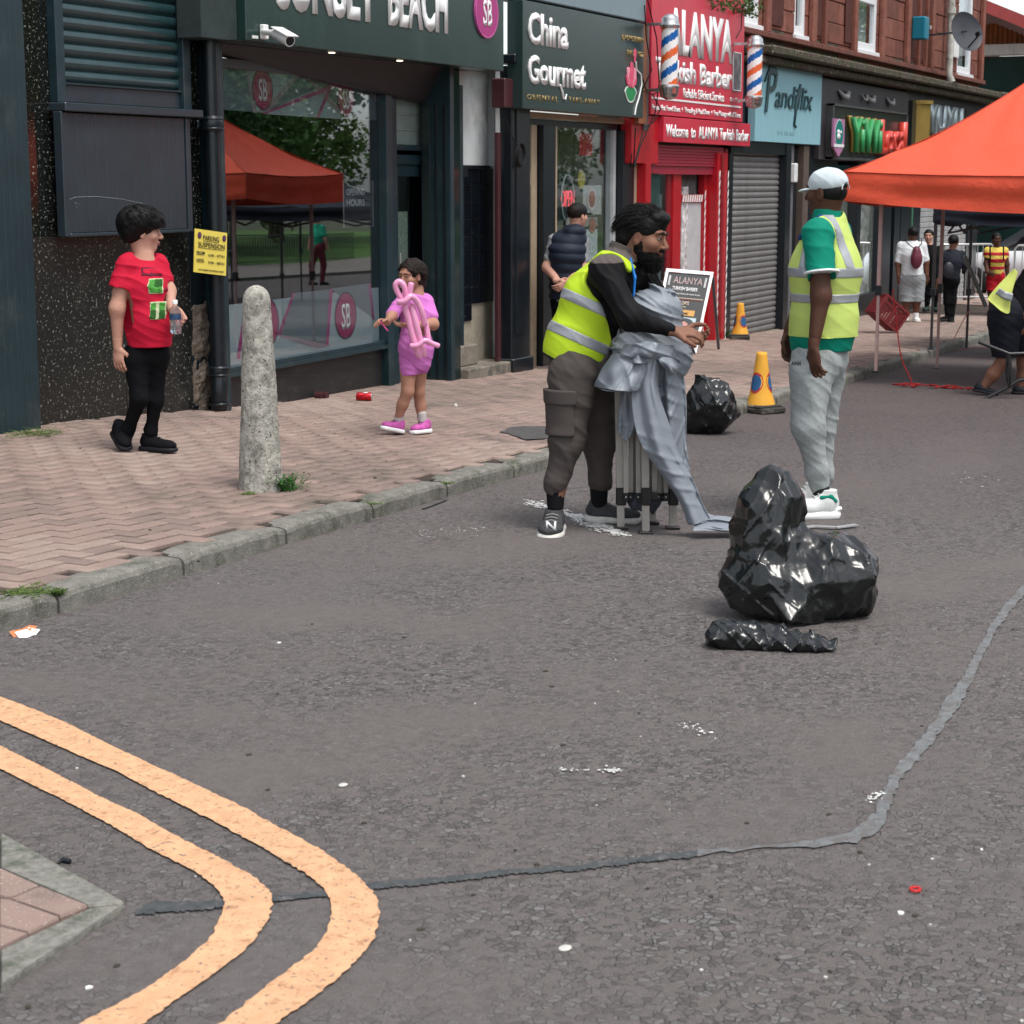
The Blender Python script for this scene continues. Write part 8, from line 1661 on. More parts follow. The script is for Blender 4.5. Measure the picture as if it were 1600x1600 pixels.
# ================= generic simpler figures further off
def simple(label, root, P, skin, hair, top, bot, shoes, hd_=None, hface=(0, 1, 0), hk=.95, h=.011, sleeve=.5, shorts=None, tr_=(.085, .13, .12), armr=(.05, .042, .030), legr=(.10, .075, .055), cap=None, socks=None, group=None, long=False, hem=None, hands=True, capdir=None):
    g = Fig(root, label, group); g.shr = .008; J = g.J; q = {k: J(*v) for k, v in P.items()}
    co = SDF(); co.cone(q['neck'], q['chest'], .05, .10); co.cone(q['chest'], q['pelvis'], .10, .10)
    for s_ in 'lr':
        if 'el'+s_ in q: co.chain([q['sh'+s_], q['el'+s_], q['wr'+s_]], list(armr), .03)
        co.chain([q['hip'+s_], q['kn'+s_], q['an'+s_]], [legr[0]*.72, legr[1]*.72, legr[2]*.68], .03)
    hd = SDF(); head_sdf(hd, q['head'], nrm(hface), (0, 0, 1), hk, q['neck'], .048); fine = [hd]
    if hands:
        for s_ in 'lr':
            if 'wr'+s_ in q and 'ha'+s_ in q:
                hs_ = SDF(); dd = nrm(q['ha'+s_]-q['wr'+s_]); hs_.cone(q['wr'+s_]-dd*.03, q['wr'+s_], .028, .023); hand_sdf(hs_, q['wr'+s_], dd, nrm([.3 if s_ == 'l' else -.3, .9, .1]), nrm([.3, -.2, .6]), .95); fine.append(hs_)
    body(g, skin, co, fine, h, .006)
    r_, f_, u_ = axes(nrm(hface), (0, 0, 1)); HP = lambda x, y, z: q['head']+(r_*x+f_*y+u_*z)*hk
    if hface[1] < .3: face_parts(g, q['head'], hface, (0, 0, 1), hk, lips=lipm)
    if hair:
        s = SDF(); s.ell(HP(0, -.02, .034), [.082*hk, .098*hk, .084*hk], .02, [r_, f_, u_]); s.ell(HP(0, .10, -.03), [.09*hk, .075*hk, .08*hk], .01, [r_, f_, u_], '-'); s.disp(lambda P_: -.006*np.abs(_n3(P_, 60, 14))); s.cut(HP(0, 0, -.05), -u_); g.sd('hair', s, hair, .007)
    if cap:
        s = SDF(); s.ell(HP(0, -.008, .045), [.086*hk, .103*hk, .078*hk], .02, [r_, f_, u_]); s.cut(HP(0, 0, .018), -u_); cc_ = g.sd('cap', s, cap, .005); s = SDF(); s.ell(HP(0, .115, .024), [.068*hk, .055*hk, .010], .01, [r_, f_, u_]); g.sd('brim', s, cap, .005, parent=cc_)
    s = SDF(); s.cone(q['neck']+V3(0, 0, -.02), q['chest'], tr_[0], tr_[1], .07); hemp = q['pelvis'] if hem is None else J(*hem); s.cone(q['chest'], hemp, tr_[1], tr_[2], .07); s.cone(q['shl'], q['shr'], .062, .062, .05)
    sdv = SDF()
    for s_ in 'lr':
        if 'el'+s_ not in q: continue
        if long: s.chain([q['sh'+s_], q['el'+s_], q['wr'+s_]], [.066, .058, .042], .035)
        else: e_ = q['sh'+s_]+(q['el'+s_]-q['sh'+s_])*sleeve; s.cone(q['sh'+s_], e_, .066, .066, .03); 
    s.disp(folds(.008, 30, [.3, .2, 1], 71))
    if not long:
        for s_ in 'lr':
            if 'el'+s_ in q: e_ = q['sh'+s_]+(q['el'+s_]-q['sh'+s_])*(sleeve); dd = nrm(q['el'+s_]-q['sh'+s_]); s.cone(e_+dd*.07, e_+dd*.14, .068, .07, .005, op='-')
    s.cut(hemp, (0, 0, -1)); s.ell(q['neck']+V3(0, 0, .02), [.055, .055, .035], .006, None, '-'); g.top = s.copy(); tp2 = g.sd('jacket' if long else 't_shirt', s, top, h*.8)
    s = SDF(); s.cone(q['pelvis']+V3(-.03, 0, .01), q['pelvis']+V3(.03, 0, .01), tr_[2]*.92, tr_[2]*.92, .06)
    for s_ in 'lr':
        if shorts: e_ = q['hip'+s_]+(q['kn'+s_]-q['hip'+s_])*shorts; s.cone(q['hip'+s_], e_, legr[0], legr[0]*.92, .04)
        else: s.chain([q['hip'+s_], q['kn'+s_], q['an'+s_]], list(legr), .04)
    s.disp(folds(.008, 28, [.3, .2, 1], 73))
    if shorts: s.cut(q['hipl']+(q['knl']-q['hipl'])*shorts, (0, 0, -1))
    s.cut(q['pelvis']+V3(0, 0, .10), (0, 0, 1)); g.sd('shorts' if shorts else 'trousers', s, bot, h*.8)
    for s_ in 'lr':
        if socks: s = SDF(); s.cone(q['an'+s_]+V3(0, 0, .04), q['an'+s_]+V3(0, 0, -.03), .042, .042); g.sd('sock', s, socks, .008)
        to = q['to'+s_]; hl_ = q['an'+s_]-nrm(to-q['an'+s_])*.05; hl_[2] = to[2]; shoe(g, hl_, to, .095, .06, shoes[0], shoes[1], h=.008)
    g.q = q; return g
blkc = M('black cotton', (.005, .005, .006), .85, spec=.12, var=.2); navyg = M('navy quilted gilet', (.012, .018, .032), .6, var=.2, bump=.4, bs=30)
# man in black cap and navy gilet, hands behind his back
rt_p = at_p(886, 577); rt_p.y = min(rt_p.y, 7.38)
g = simple('man in black cap and navy gilet with hands behind his back at the takeaway window', rt_p, dict(head=(903, 337, .02), neck=(897, 358, 0), chest=(886, 395, 0), pelvis=(885, 470, 0), shl=(866, 375, 0), shr=(911, 378, 0), ell=(855, 418, -.05), wrl=(872, 440, -.2), hal=(888, 447, -.22), elr=(911, 420, -.06), wrr=(886, 442, -.22), har=(872, 450, -.24), hipl=(877, 480, 0), hipr=(895, 480, 0), knl=(876, 525, 0), knr=(895, 525, 0), anl=(876, 565, 0), anr=(896, 565, 0), tol=(876, 573, .15), tor=(898, 573, .15)),
    sk_light, hairb, M('grey t-shirt', (.22, .23, .24), .85), blkc, (blkc, black_sole), hface=(.75, .65, -.05), cap=M('black cap', (.010, .010, .011), .7), h=.009, sleeve=.75, tr_=(.08, .165, .15), armr=(.055, .048, .032), hk=1.0, legr=(.11, .085, .07))
q = g.q; s = SDF(); s.cone(q['neck']+V3(0, 0, -.05), q['chest'], .115, .185, .06); s.cone(q['chest'], q['pelvis']+V3(0, 0, .04), .185, .165, .06); s.cone(q['shl']+V3(.05, 0, 0), q['shr']+V3(-.05, 0, 0), .082, .082, .05); s.cone(q['neck']+V3(-.02, -.06, -.05), q['neck']+V3(.02, -.05, -.03), .07, .07, .04)
s.disp(lambda P: -.012*np.abs(np.sin(P[:, 2]*34+.3*np.sin(P[:, 0]*9)))); s.cut(q['pelvis']+V3(0, 0, .02), (0, 0, -1)); s.cone(q['shl']+V3(-.05, 0, -.05), q['shl']+V3(-.12, 0, -.2), .07, .10, .01, op='-'); s.cone(q['shr']+V3(.05, 0, -.05), q['shr']+V3(.12, 0, -.2), .07, .10, .01, op='-'); s.ell(q['neck']+V3(0, .02, .02), [.06, .06, .05], .01, None, '-'); g.sd('gilet', s, navyg, .007)
# youths further down the street
wt = simple('youth in white t-shirt and grey shorts with a small maroon drawstring bag', at_p(1424, 503), dict(head=(1426, 366, 0), neck=(1425, 378, 0), chest=(1424, 398, 0), pelvis=(1424, 434, 0), shl=(1408, 384, 0), shr=(1442, 384, 0), ell=(1403, 412, 0), wrl=(1404, 432, -.05), hal=(1406, 442, -.05), elr=(1447, 410, 0), wrr=(1448, 432, -.02), har=(1447, 442, 0), hipl=(1416, 438, 0), hipr=(1434, 438, 0), knl=(1416, 472, 0), knr=(1432, 472, 0), anl=(1416, 494, 0), anr=(1431, 494, 0), tol=(1413, 502, -.05), tor=(1436, 504, -.08)),
    sk_dk2, hairm, M('white cotton t-shirt', (.66, .68, .70), .85, var=.05), M('grey shorts', (.28, .30, .31), .85), (white, white_sole), hface=(0, 1, 0), shorts=.98, socks=white, tr_=(.09, .17, .185), hem=(1424, 430, 0), legr=(.125, .085, .05), h=.012, sleeve=.9, hk=.92, armr=(.05, .045, .03))
J = wt.J; s = SDF(); s.ell(J(1432, 405, -.22), [.085, .06, .14], .02); s.ell(J(1432, 391, -.20), [.055, .05, .06], .04); wbag = wt.sd('drawstring_bag', s, M('maroon nylon', (.12, .015, .035), .5), .008)
mb = MB(); mb.tube([J(1428, 388, -.24), J(1418, 380, -.20), J(1414, 374, -.06)], .007, 5); mb.tube([J(1434, 388, -.24), J(1440, 381, -.2), J(1440, 374, -.06)], .007, 5); mb.build('bag_cord', blkc, wbag)
dk = simple('youth in dark jacket and black trousers with a dark shoulder bag', at_p(1484, 503), dict(head=(1490, 378, 0), neck=(1488, 390, 0), chest=(1487, 408, 0), pelvis=(1484, 438, 0), shl=(1474, 398, 0), shr=(1502, 398, 0), ell=(1468, 420, 0), wrl=(1466, 440, -.05), hal=(1466, 448, -.05), elr=(1508, 415, 0), wrr=(1506, 425, .1), hipl=(1479, 442, 0), hipr=(1490, 442, 0), knl=(1480, 470, 0), knr=(1489, 470, 0), anl=(1481, 496, 0), anr=(1487, 496, 0), tol=(1468, 502, -.05), tor=(1484, 505, -.12)),
    sk_mid, hairm, M('dark navy jacket', (.012, .014, .022), .8), blkc, (blkc, black_sole), hface=(.4, .9, 0), long=True, tr_=(.08, .15, .15), hem=(1484, 436, 0), legr=(.085, .065, .055), h=.012, hk=.92)
s = SDF(); s.ell(dk.J(1482, 422, -.18), [.08, .05, .12], .02); dk.sd('shoulder_bag', s, M('black nylon', (.016, .016, .022), .5), .008)
simple('person in dark clothes standing beyond the dark gazebo pole', at_p(1456, 488), dict(head=(1451, 369, 0), neck=(1452, 382, 0), chest=(1454, 400, 0), pelvis=(1456, 434, 0), shl=(1442, 390, 0), shr=(1468, 390, 0), ell=(1440, 415, 0), wrl=(1446, 432, -.05), elr=(1472, 415, 0), wrr=(1472, 436, 0), hipl=(1450, 438, 0), hipr=(1462, 438, 0), knl=(1450, 460, 0), knr=(1463, 460, 0), anl=(1448, 480, 0), anr=(1460, 481, 0), tol=(1444, 487, -.1), tor=(1468, 488, -.1)),
    sk_light, hairm, blkc, blkc, (M('dark green sandal', (.02, .05, .04), .6), black_sole), hface=(-.3, -.95, 0), long=True, h=.013, tr_=(.08, .15, .15), legr=(.09, .07, .05), hk=.92)
fk = simple('youth in yellow and red striped football shirt and red shorts', at_p(1555, 490), dict(head=(1557, 374, 0), neck=(1557, 387, 0), chest=(1557, 404, 0), pelvis=(1556, 430, 0), shl=(1543, 392, 0), shr=(1570, 392, 0), ell=(1541, 412, 0), wrl=(1543, 426, -.1), hal=(1548, 428, -.15), elr=(1573, 413, 0), wrr=(1574, 430, 0), har=(1574, 440, 0), hipl=(1550, 436, 0), hipr=(1562, 436, 0), knl=(1549, 460, 0), knr=(1562, 460, 0), anl=(1549, 482, 0), anr=(1561, 482, 0), tol=(1547, 489, -.1), tor=(1565, 489, -.1)),
    sk_dark, hairm, M('yellow football shirt', (.66, .50, .10), .8), M('red shorts', (.42, .01, .02), .8), (blkc, black_sole), hface=(.1, -.98, 0), shorts=.8, h=.012, tr_=(.08, .14, .13), hem=(1556, 428, 0), hk=.92)
for y0, y1 in ((394, 399), (404, 410), (416, 421)):
    s = fk.top.copy().grow(.004); s.cut(fk.J(1557, y0, 0), (0, 0, 1)); s.cut(fk.J(1557, y1, 0), (0, 0, -1)); fk.sd('shirt_stripe', s, M('red shirt stripe', (.42, .015, .03), .8), .008)
for px in (1547, 1568): mb = MB(); mb.tube([fk.J(px, 385, -.13), fk.J(px, 396, -.19), fk.J(px, 408, -.17)], .012, 6); mb.build('rucksack_strap', blkc, fk.o)
# crouching person by the crate
cr2 = Fig(at_p(1392, 482), 'person in black crouching against the shop wall beside the red crate'); J = cr2.J
hcx = J(1394, 424, .05); hd = SDF(); head_sdf(hd, hcx, nrm([.5, -.8, -.3]), (0, 0, 1), .95, J(1390, 436, .08), .048)
co = SDF(); co.chain([J(1396, 445, -.05), J(1406, 457, -.15), J(1396, 452, -.25)], [.045, .04, .028], .03); co.cone(J(1388, 440, .08), J(1384, 470, .1), .09, .10)
body(cr2, sk_tan, co, [hd], .011, .006); face_parts(cr2, hcx, [.5, -.8, -.3], (0, 0, 1), .95)
s = SDF(); s.ell(hcx+V3(-.02, .03, .035), [.088, .092, .085], .02); s.ell(hcx+V3(.06, -.10, -.03), [.075, .08, .085], .01, None, '-'); s.disp(lambda P: -.006*np.abs(_n3(P, 60, 14))); cr2.sd('hair', s, hairm, .007)
s = SDF(); s.cone(J(1388, 441, .06), J(1380, 470, .10), .12, .15, .06); s.cone(J(1380, 440, .05), J(1396, 446, -.02), .06, .06, .04); s.disp(folds(.008, 30, [.3, .2, 1], 81)); cr2.sd('black_top', s, blkc, .009)
s = SDF(); s.chain([J(1382, 472, .05), J(1404, 462, -.12), J(1402, 480, -.10)], [.10, .075, .055], .04); s.disp(folds(.008, 30, [.3, .2, 1], 83)); cr2.sd('trousers', s, blkc, .009); shoe(cr2, J(1400, 481, -.06)*V3(1, 1, 0), J(1412, 482, -.22)*V3(1, 1, 0), .09, .06, blkc, black_sole, h=.008)
# woman carrying a folded frame at the right edge
e = Fig(at_g(1572, 618), 'person in black shorts and slip-on shoes carrying a folded frame, cut off by the edge'); J = e.J
co = SDF(); co.chain([J(1572, 540, -.03), J(1568, 562, -.05), J(1552, 585, -.02), J(1536, 606, .0)], [.085, .062, .058, .034], .03); co.chain([J(1602, 545, .12), J(1600, 566, .12), J(1599, 588, .14), J(1594, 606, .14)], [.085, .062, .056, .034], .03); co.cone(J(1588, 505, 0), J(1625, 420, 0), .12, .10); co.chain([J(1636, 405, -.1), J(1642, 450, -.22), J(1618, 480, -.32)], [.05, .045, .03], .03)
hd = SDF(); head_sdf(hd, J(1668, 388, .0), nrm([.7, -.2, -.5]), (.3, 0, 1), .98, J(1645, 405, 0), .05)
hh = SDF(); hand_sdf(hh, J(1618, 480, -.32), nrm([-.7, 0, -.6]), nrm([0, .5, -.7]), nrm([0, -.8, .3]), .95); body(e, sk_mid, co, [hd, hh], .008)
s = SDF(); s.ell(J(1668, 380, .02), [.1, .1, .09], .02); s.disp(lambda P: -.006*np.abs(_n3(P, 60, 14))); e.sd('hair', s, hairm, .007)
bsho = M('black navy shorts', (.008, .010, .016), .8, var=.2)
s = SDF(); s.cone(J(1575, 490, -.02), J(1596, 490, .05), .175, .17, .06); s.cone(J(1570, 505, -.03), J(1570, 552, -.03), .155, .120, .05); s.cone(J(1602, 505, .12), J(1602, 552, .12), .150, .118, .05); s.disp(folds(.007, 26, [.2, .2, 1], 91)); s.cut(J(1575, 557, 0), (0, 0, -1)); e.sd('shorts', s, bsho, .008)
s = SDF(); s.cone(J(1592, 480, 0), J(1628, 425, 0), .16, .15, .06); s.cone(J(1628, 425, -.1), J(1630, 425, .14), .10, .10, .06); s.chain([J(1636, 410, -.1), J(1642, 445, -.2)], [.085, .07], .04); s.disp(folds(.009, 28, [.7, .2, .6], 93)); e.sd('black_top', s, blkc, .009)
hv3 = M('dusty yellow vest', (.60, .66, .16), .7, var=.08, bump=.3, bs=20)
def sheetpx(fig, rows, mat, name, dy, th=.006, par=None):
    V = []; nr, nc = len(rows), len(rows[0])
    for i, rw in enumerate(rows):
        for j, (x, y) in enumerate(rw): V.append(fig.J(x, y, dy+.02*math.sin(j*1.9+i*.7)+.012*math.sin(i*2.3)))
    V = np.array(V); F = [(i*nc+j, i*nc+j+1, (i+1)*nc+j+1, (i+1)*nc+j) for i in range(nr-1) for j in range(nc-1)]
    o = fig.add(name, np_mesh(name, V, np.array(F), mat, True), par); m = o.modifiers.new('thickness', 'SOLIDIFY'); m.thickness = th; m2 = o.modifiers.new('round', 'SUBSURF'); m2.levels = 2; m2.render_levels = 2; m2.subdivision_type = 'SIMPLE' if name == 'reflective_band' else 'CATMULL_CLARK'; return o
vs_ = sheetpx(e, [[(1584, 418), (1588, 421), (1592, 426)], [(1572, 432), (1580, 436), (1586, 440)], [(1556, 448), (1568, 456), (1581, 460)], [(1543, 464), (1558, 474), (1579, 478)], [(1541, 468), (1556, 480), (1579, 486)], [(1552, 474), (1563, 487), (1577, 493)]], hv3, 'hanging_vest', -.24)
sheetpx(e, [[(1562, 450), (1572, 456), (1583, 459)], [(1555, 459), (1568, 467), (1581, 471)]], refl, 'reflective_band', -.275, .004, vs_)
shoe(e, J(1519, 610, .02)*V3(1, 1, 0)+V3(0, 0, .04), J(1560, 616, -.03)*V3(1, 1, 0), .095, .055, M('black slip-on', (.014, .016, .022), .7), black_sole, h=.006, tongue=black_sole, hs=.02); shoe(e, J(1580, 612, .14)*V3(1, 1, 0), J(1622, 616, .10)*V3(1, 1, 0), .095, .055, M('black slip-on'), black_sole, h=.006, tongue=black_sole, hs=.02)
We = lambda p: e.root+RT*p[0]+HF*p[1]+Vector((0, 0, p[2]))
ff = empty('folded_table_stand', We(J(1560, 560, -.3)), 'black folded metal stand with angled legs carried low at the right edge', 'stand')
bkm = M('black painted tube', (.018, .018, .020), .35)
for pts in ([(1529, 534), (1577, 553), (1640, 551)], [(1574, 553), (1572, 585), (1577, 606), (1576, 553)], [(1536, 625), (1578, 603), (1592, 594), (1640, 590)], [(1577, 553), (1580, 602)]):
    mb = MB(off=ff.location); mb.tube([We(J(x, y, -.30-.01*i)) for i, (x, y) in enumerate(pts)], .016 if pts[0][0] != 1574 else .010, 8); mb.build('tube', bkm, ff)
# pedestrian across the road, mirrored in the shop window
def mirror_ground(px, py):
    sl = (YG1-YG0)/(XG1-XG0); dr = ray(px, py); k = (YG0-sl*XG0)/(dr.y-sl*dr.x); p = Vector((0, 0, EYE))+dr*k; n = Vector((sl, -1, 0)).normalized(); dr = dr-2*dr.dot(n)*n; k = -(p.z-(-.022*(p.x-10))-.08)/(dr.z+.022*dr.x); return p+dr*k
mg = mirror_ground(498, 440); mg.z = zfar(mg.x)+(.08 if mg.y < -7 else 0)
o = Fig(mg, 'grey haired pedestrian in green t-shirt and maroon trousers, mirrored in the shop window'); S_ = 1.68
def stand(fig, skin, hair, top, bot):
    q = SDF(); hcx = V3(0, 0, 1.56); hd = SDF(); head_sdf(hd, hcx, nrm([-.3, .9, 0]), (0, 0, 1), .98, V3(0, 0, 1.42), .05); q.chain([V3(-.19, 0, 1.36), V3(-.25, .02, 1.08), V3(-.24, .1, .84)], [.05, .04, .03]); q.chain([V3(.19, 0, 1.36), V3(.26, 0, 1.08), V3(.28, -.05, .84)], [.05, .04, .03]); q.cone(V3(0, 0, 1.4), V3(0, 0, 1), .06, .1); body(fig, skin, q, [hd], .014, .010)
    s = SDF(); s.ell(hcx+V3(.02, -.03, .035), [.088, .1, .085], .02); s.ell(hcx+V3(-.04, .11, -.04), [.08, .08, .08], .01, None, '-'); fig.sd('hair', s, hair, .012)
    s = SDF(); s.cone(V3(0, 0, 1.36), V3(0, 0, 1.15), .10, .16, .06); s.cone(V3(0, 0, 1.15), V3(0, 0, .92), .16, .16, .06); s.cone(V3(-.18, 0, 1.36), V3(-.23, .01, 1.18), .065, .06, .04); s.cone(V3(.18, 0, 1.36), V3(.23, 0, 1.18), .065, .06, .04); s.cut((0, 0, .88), (0, 0, -1)); fig.sd('t_shirt', s, top, .012)
    s = SDF(); s.cone(V3(-.05, 0, .9), V3(.05, 0, .9), .15, .15, .05); s.chain([V3(-.08, 0, .85), V3(-.08, .1, .48), V3(-.07, .05, .08)], [.1, .075, .055]); s.chain([V3(.08, 0, .85), V3(.09, -.12, .48), V3(.08, -.15, .08)], [.1, .075, .055]); fig.sd('trousers', s, bot, .012)
    shoe(fig, V3(-.07, -.02, 0), V3(-.09, .25, 0), .1, .06, black_sole, black_sole, h=.012); shoe(fig, V3(.08, -.25, 0), V3(.07, .02, 0), .1, .06, black_sole, black_sole, h=.012)
stand(o, sk_light, M('grey hair', (.45, .42, .36), .7), M('green t-shirt', (.02, .32, .19), .8), M('maroon trousers', (.13, .02, .03), .8))
# ---------------------------------------------------------------- folded grey gazebo with its cover, held upright
fr0 = at_g(1010, 826); fo = empty('folded_gazebo', fr0, 'folded gazebo frame wrapped in crumpled blue grey cover, standing in the road', 'folded gazebo', rz=SCR)
class _F(Fig):
    def __init__(s, root, o): s.root = root; s.o = o; s.rd = root.dot(HF); s.shr = 0
K = _F(fr0, fo); J = K.J
legm = M('grey beige steel tube', (.32, .30, .27), .42, metal=.3, var=.12, vs=12); clip = M('black plastic joint', (.010, .010, .011), .35)
rivet = M('steel rivet', (.6, .6, .6), .3, metal=.8)
for (x0, y0, x1, y1, dy, zf_) in ((965, 600, 970, 822, -.02, 0), (1006, 600, 1009, 830, -.14, 0), (1052, 600, 1051, 828, .0, 0), (1018, 600, 1019, 818, .14, 0)):
    bt2 = J(x1, y1, dy); bt2[2] = .018; tp2 = J(x0, 560, dy); mb = MB(); mb.bar(bt2, tp2, .036, .036); l_ = mb.build('leg', legm, fo); mb = MB(); mb.bar(bt2+V3(0, 0, -.005), bt2+V3(0, 0, .12), .028, .028); mb.build('inner_leg', legm, l_)
    mb = MB(); mb.box(bt2[0]-.035, bt2[0]+.035, bt2[1]-.035, bt2[1]+.035, -.0, .014, .003); mb.build('foot_plate', clip, l_)
    zc = J(x0, 775, dy)[2]; mb = MB(); mb.box(bt2[0]-.026, bt2[0]+.026, bt2[1]-.026, bt2[1]+.026, zc-.045, zc+.045, .006); mb.box(bt2[0]-.02, bt2[0]+.06, bt2[1]-.012, bt2[1]+.012, zc-.02, zc+.02, .004); mb.build('bracket', clip, l_)
r = random.Random(9)
for (x, dy) in ((978, -.06), (985, -.02), (990, .04), (997, -.08), (1001, .02), (1013, -.04), (1022, -.10), (1029, -.04), (1035, .03), (1040, -.06), (1045, .05), (1030, .10), (990, .12)):
    mb = MB(); mb.bar(J(x+r.uniform(-1, 1), 778+r.uniform(-3, 3), dy), J(x+r.uniform(-3, 3), 560, dy*.8), .016, .022); mb.build('strut', legm, fo)
    mb = MB(); p = Vector(J(x, 776, dy)); mb.box(p.x-.014, p.x+.014, p.y-.014, p.y+.014, p.z-.022, p.z+.02, .004, clip); mb.sphere(p+Vector((0, -.016, 0)), .005, 5, rivet); mb.build('joint', None, fo)
cvr = M('blue grey gazebo fabric', (.20, .224, .255), .5, var=.04, vs=4, bump=.35, bs=22, bd=.006)
# wrapped bundle
s = SDF(); s.cone(J(1020, 490, .0), J(1022, 560, 0), .125, .155, .06); s.cone(J(1040, 505, -.02), J(1040, 560, -.02), .07, .10, .06); s.ell(J(1025, 478, 0), [.13, .12, .06], .05); s.cone(J(990, 545, -.02), J(1050, 560, -.02), .10, .09, .06); s.cone(J(975, 585, -.02), J(1010, 560, 0), .07, .09, .08)
s.disp(ridges(.022, 26, 3, [(.15, .1, 1), (.5, .1, .8), (1, .2, .3)])); s.disp(folds(.012, 34, [.15, .1, 1], 7)); s.cut(J(1020, 592, 0), (0, 0, -1)); K.sd('wrapped_cover', s, cvr, .006)
def drape(name, rows, th=.004, amp=.018, seed=1, sub=2, ff=1.0, mat=cvr):
    """hanging sheet: rows of (px,py,dy) control points, resampled finely and folded"""
    n0, m0 = len(rows), len(rows[0]); C = np.array([[J(*p) for p in rw] for rw in rows]); N, Mm = 60, 44
    def rs(A, n):  # resample axis 0 with Catmull-Rom
        k = A.shape[0]; out = []
        for t in np.linspace(0, k-1, n):
            i = min(int(t), k-2); f = t-i; p0, p1, p2, p3 = A[max(i-1, 0)], A[i], A[i+1], A[min(i+2, k-1)]; out.append(.5*((2*p1)+(-p0+p2)*f+(2*p0-5*p1+4*p2-p3)*f*f+(-p0+3*p1-3*p2+p3)*f**3))
        return np.array(out)
    G_ = rs(rs(C, N).transpose(1, 0, 2), Mm).transpose(1, 0, 2); r = np.random.RandomState(seed); ph = r.rand(6)*6
    u = np.linspace(0, 1, Mm)[None, :]; v = np.linspace(0, 1, N)[:, None]
    w = amp*(np.sin(u*9*ff+ph[0]+2.6*v+.9*np.sin(v*4+ph[3]))+.35*np.sin(u*21*ff+ph[1]-3.0*v+1.5*np.sin(v*5))*(.4+.6*np.sin(v*3+ph[4])**2)); P = G_.reshape(-1, 3); cr = ridges(amp*1.1, 30, seed, [(1, .1, .35), (.8, .1, -.5), (.3, .1, 1)])(P).reshape(N, Mm)
    G_[..., 1] += w+cr; G_[..., 0] += .25*w; G_[..., 2] = np.maximum(G_[..., 2], .012+.5*np.abs(w)*0)
    F = [(i*Mm+j, i*Mm+j+1, (i+1)*Mm+j+1, (i+1)*Mm+j) for i in range(N-1) for j in range(Mm-1)]
    o = K.add(name, np_mesh(name, G_.reshape(-1, 3), np.array(F), mat, True)); m = o.modifiers.new('thickness', 'SOLIDIFY'); m.thickness = th; m = o.modifiers.new('round', 'SUBSURF'); m.levels = 1; m.render_levels = 1; return o
drape('cover_flap', [[(958, 552, -.12), (975, 552, -.20), (1000, 553, -.21), (1012, 556, -.18)], [(942, 575, -.12), (965, 578, -.25), (992, 580, -.26), (1010, 582, -.21)], [(929, 603, -.10), (950, 609, -.27), (982, 611, -.28), (1004, 608, -.22)]], seed=2, amp=.016)
drape('cover_flap', [[(930, 604, -.08), (950, 610, -.25), (985, 612, -.26)], [(940, 600, .0), (960, 604, -.10), (990, 606, -.12)]], seed=12, amp=.006)
drape('cover_flap', [[(1026, 548, -.18), (1042, 548, -.18), (1060, 555, -.12)], [(1030, 562, -.24), (1046, 570, -.26), (1062, 572, -.17)], [(1036, 574, -.20), (1050, 582, -.22), (1063, 580, -.15)]], seed=3, amp=.012)
drape('cover_flap', [[(985, 552, -.20), (1000, 551, -.23), (1016, 553, -.22)], [(984, 566, -.24), (1000, 568, -.27), (1017, 566, -.25)]], seed=6, amp=.01)
drape('hanging_cover', [[(1000, 560, -.20), (1015, 560, -.22), (1030, 562, -.2)], [(988, 600, -.22), (1010, 600, -.25), (1028, 610, -.2)], [(991, 660, -.24), (1018, 650, -.26), (1043, 660, -.22)], [(1004, 700, -.25), (1032, 705, -.27), (1060, 712, -.22)], [(1030, 738, -.24), (1055, 745, -.26), (1082, 748, -.22)], [(1060, 780, -.23), (1080, 785, -.25), (1098, 785, -.22)], [(1076, 820, -.22), (1092, 818, -.26), (1112, 812, -.22)]], seed=4, amp=.016, ff=.8)
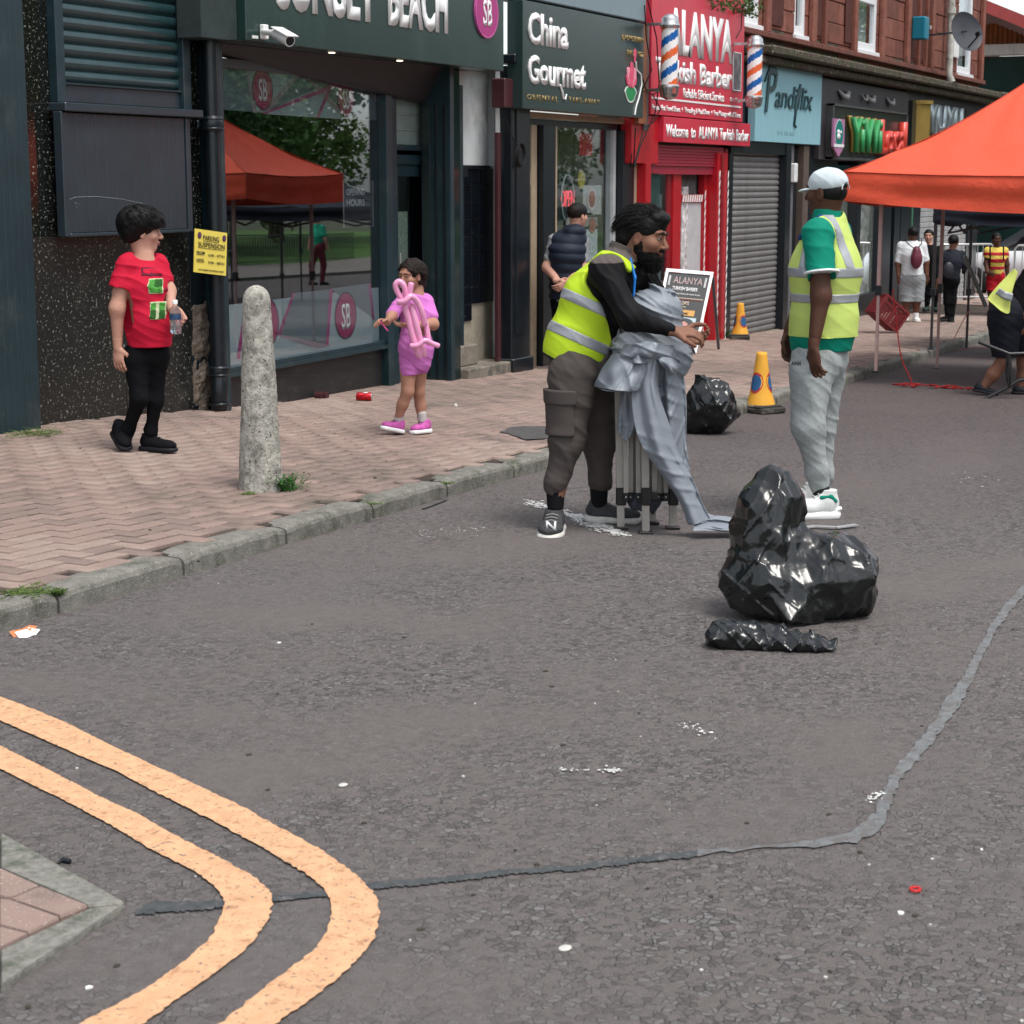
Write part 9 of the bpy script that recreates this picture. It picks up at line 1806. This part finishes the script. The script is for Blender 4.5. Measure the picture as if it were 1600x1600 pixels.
drape('hanging_cover', [[(972, 590, -.12), (985, 590, -.16), (1000, 590, -.16)], [(969, 640, -.12), (985, 645, -.16), (1000, 650, -.16)], [(966, 668, -.10), (976, 690, -.14), (992, 672, -.14)]], seed=5, amp=.014)
drape('hanging_cover', [[(1022, 570, -.12), (1044, 570, -.14), (1066, 568, -.05)], [(1024, 640, -.12), (1048, 640, -.15), (1073, 632, -.05)], [(1030, 720, -.10), (1052, 715, -.15), (1074, 700, -.05)], [(1052, 745, -.12), (1068, 750, -.15), (1080, 758, -.05)]], seed=8, amp=.022, ff=1.2)
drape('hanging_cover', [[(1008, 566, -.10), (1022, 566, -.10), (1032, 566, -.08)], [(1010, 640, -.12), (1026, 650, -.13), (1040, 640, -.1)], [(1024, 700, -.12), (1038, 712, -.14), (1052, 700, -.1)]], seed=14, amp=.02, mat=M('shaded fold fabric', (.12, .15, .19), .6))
drape('cover_flap', [[(975, 540, -.20), (1010, 534, -.26), (1052, 540, -.2)], [(968, 556, -.20), (1010, 552, -.28), (1062, 556, -.18)], [(966, 566, -.16), (1012, 560, -.24), (1064, 566, -.15)]], seed=16, amp=.014, ff=1.5)
drape('trailing_cover', [[(1070, 806, -.20), (1082, 818, -.26), (1084, 829, -.30)], [(1096, 800, -.16), (1104, 815, -.24), (1108, 830, -.30)], [(1122, 809, -.16), (1128, 818, -.23), (1132, 832, -.28)], [(1150, 812, -.14), (1152, 820, -.20), (1155, 829, -.25)], [(1178, 818, -.12), (1180, 824, -.18), (1182, 828, -.22)]], seed=9, amp=.020, ff=1.3)
drape('trailing_cover', [[(1090, 812, -.21), (1100, 822, -.26)], [(1120, 806, -.20), (1125, 826, -.27)], [(1156, 812, -.17), (1160, 827, -.24)]], seed=19, amp=.016, ff=1.2)
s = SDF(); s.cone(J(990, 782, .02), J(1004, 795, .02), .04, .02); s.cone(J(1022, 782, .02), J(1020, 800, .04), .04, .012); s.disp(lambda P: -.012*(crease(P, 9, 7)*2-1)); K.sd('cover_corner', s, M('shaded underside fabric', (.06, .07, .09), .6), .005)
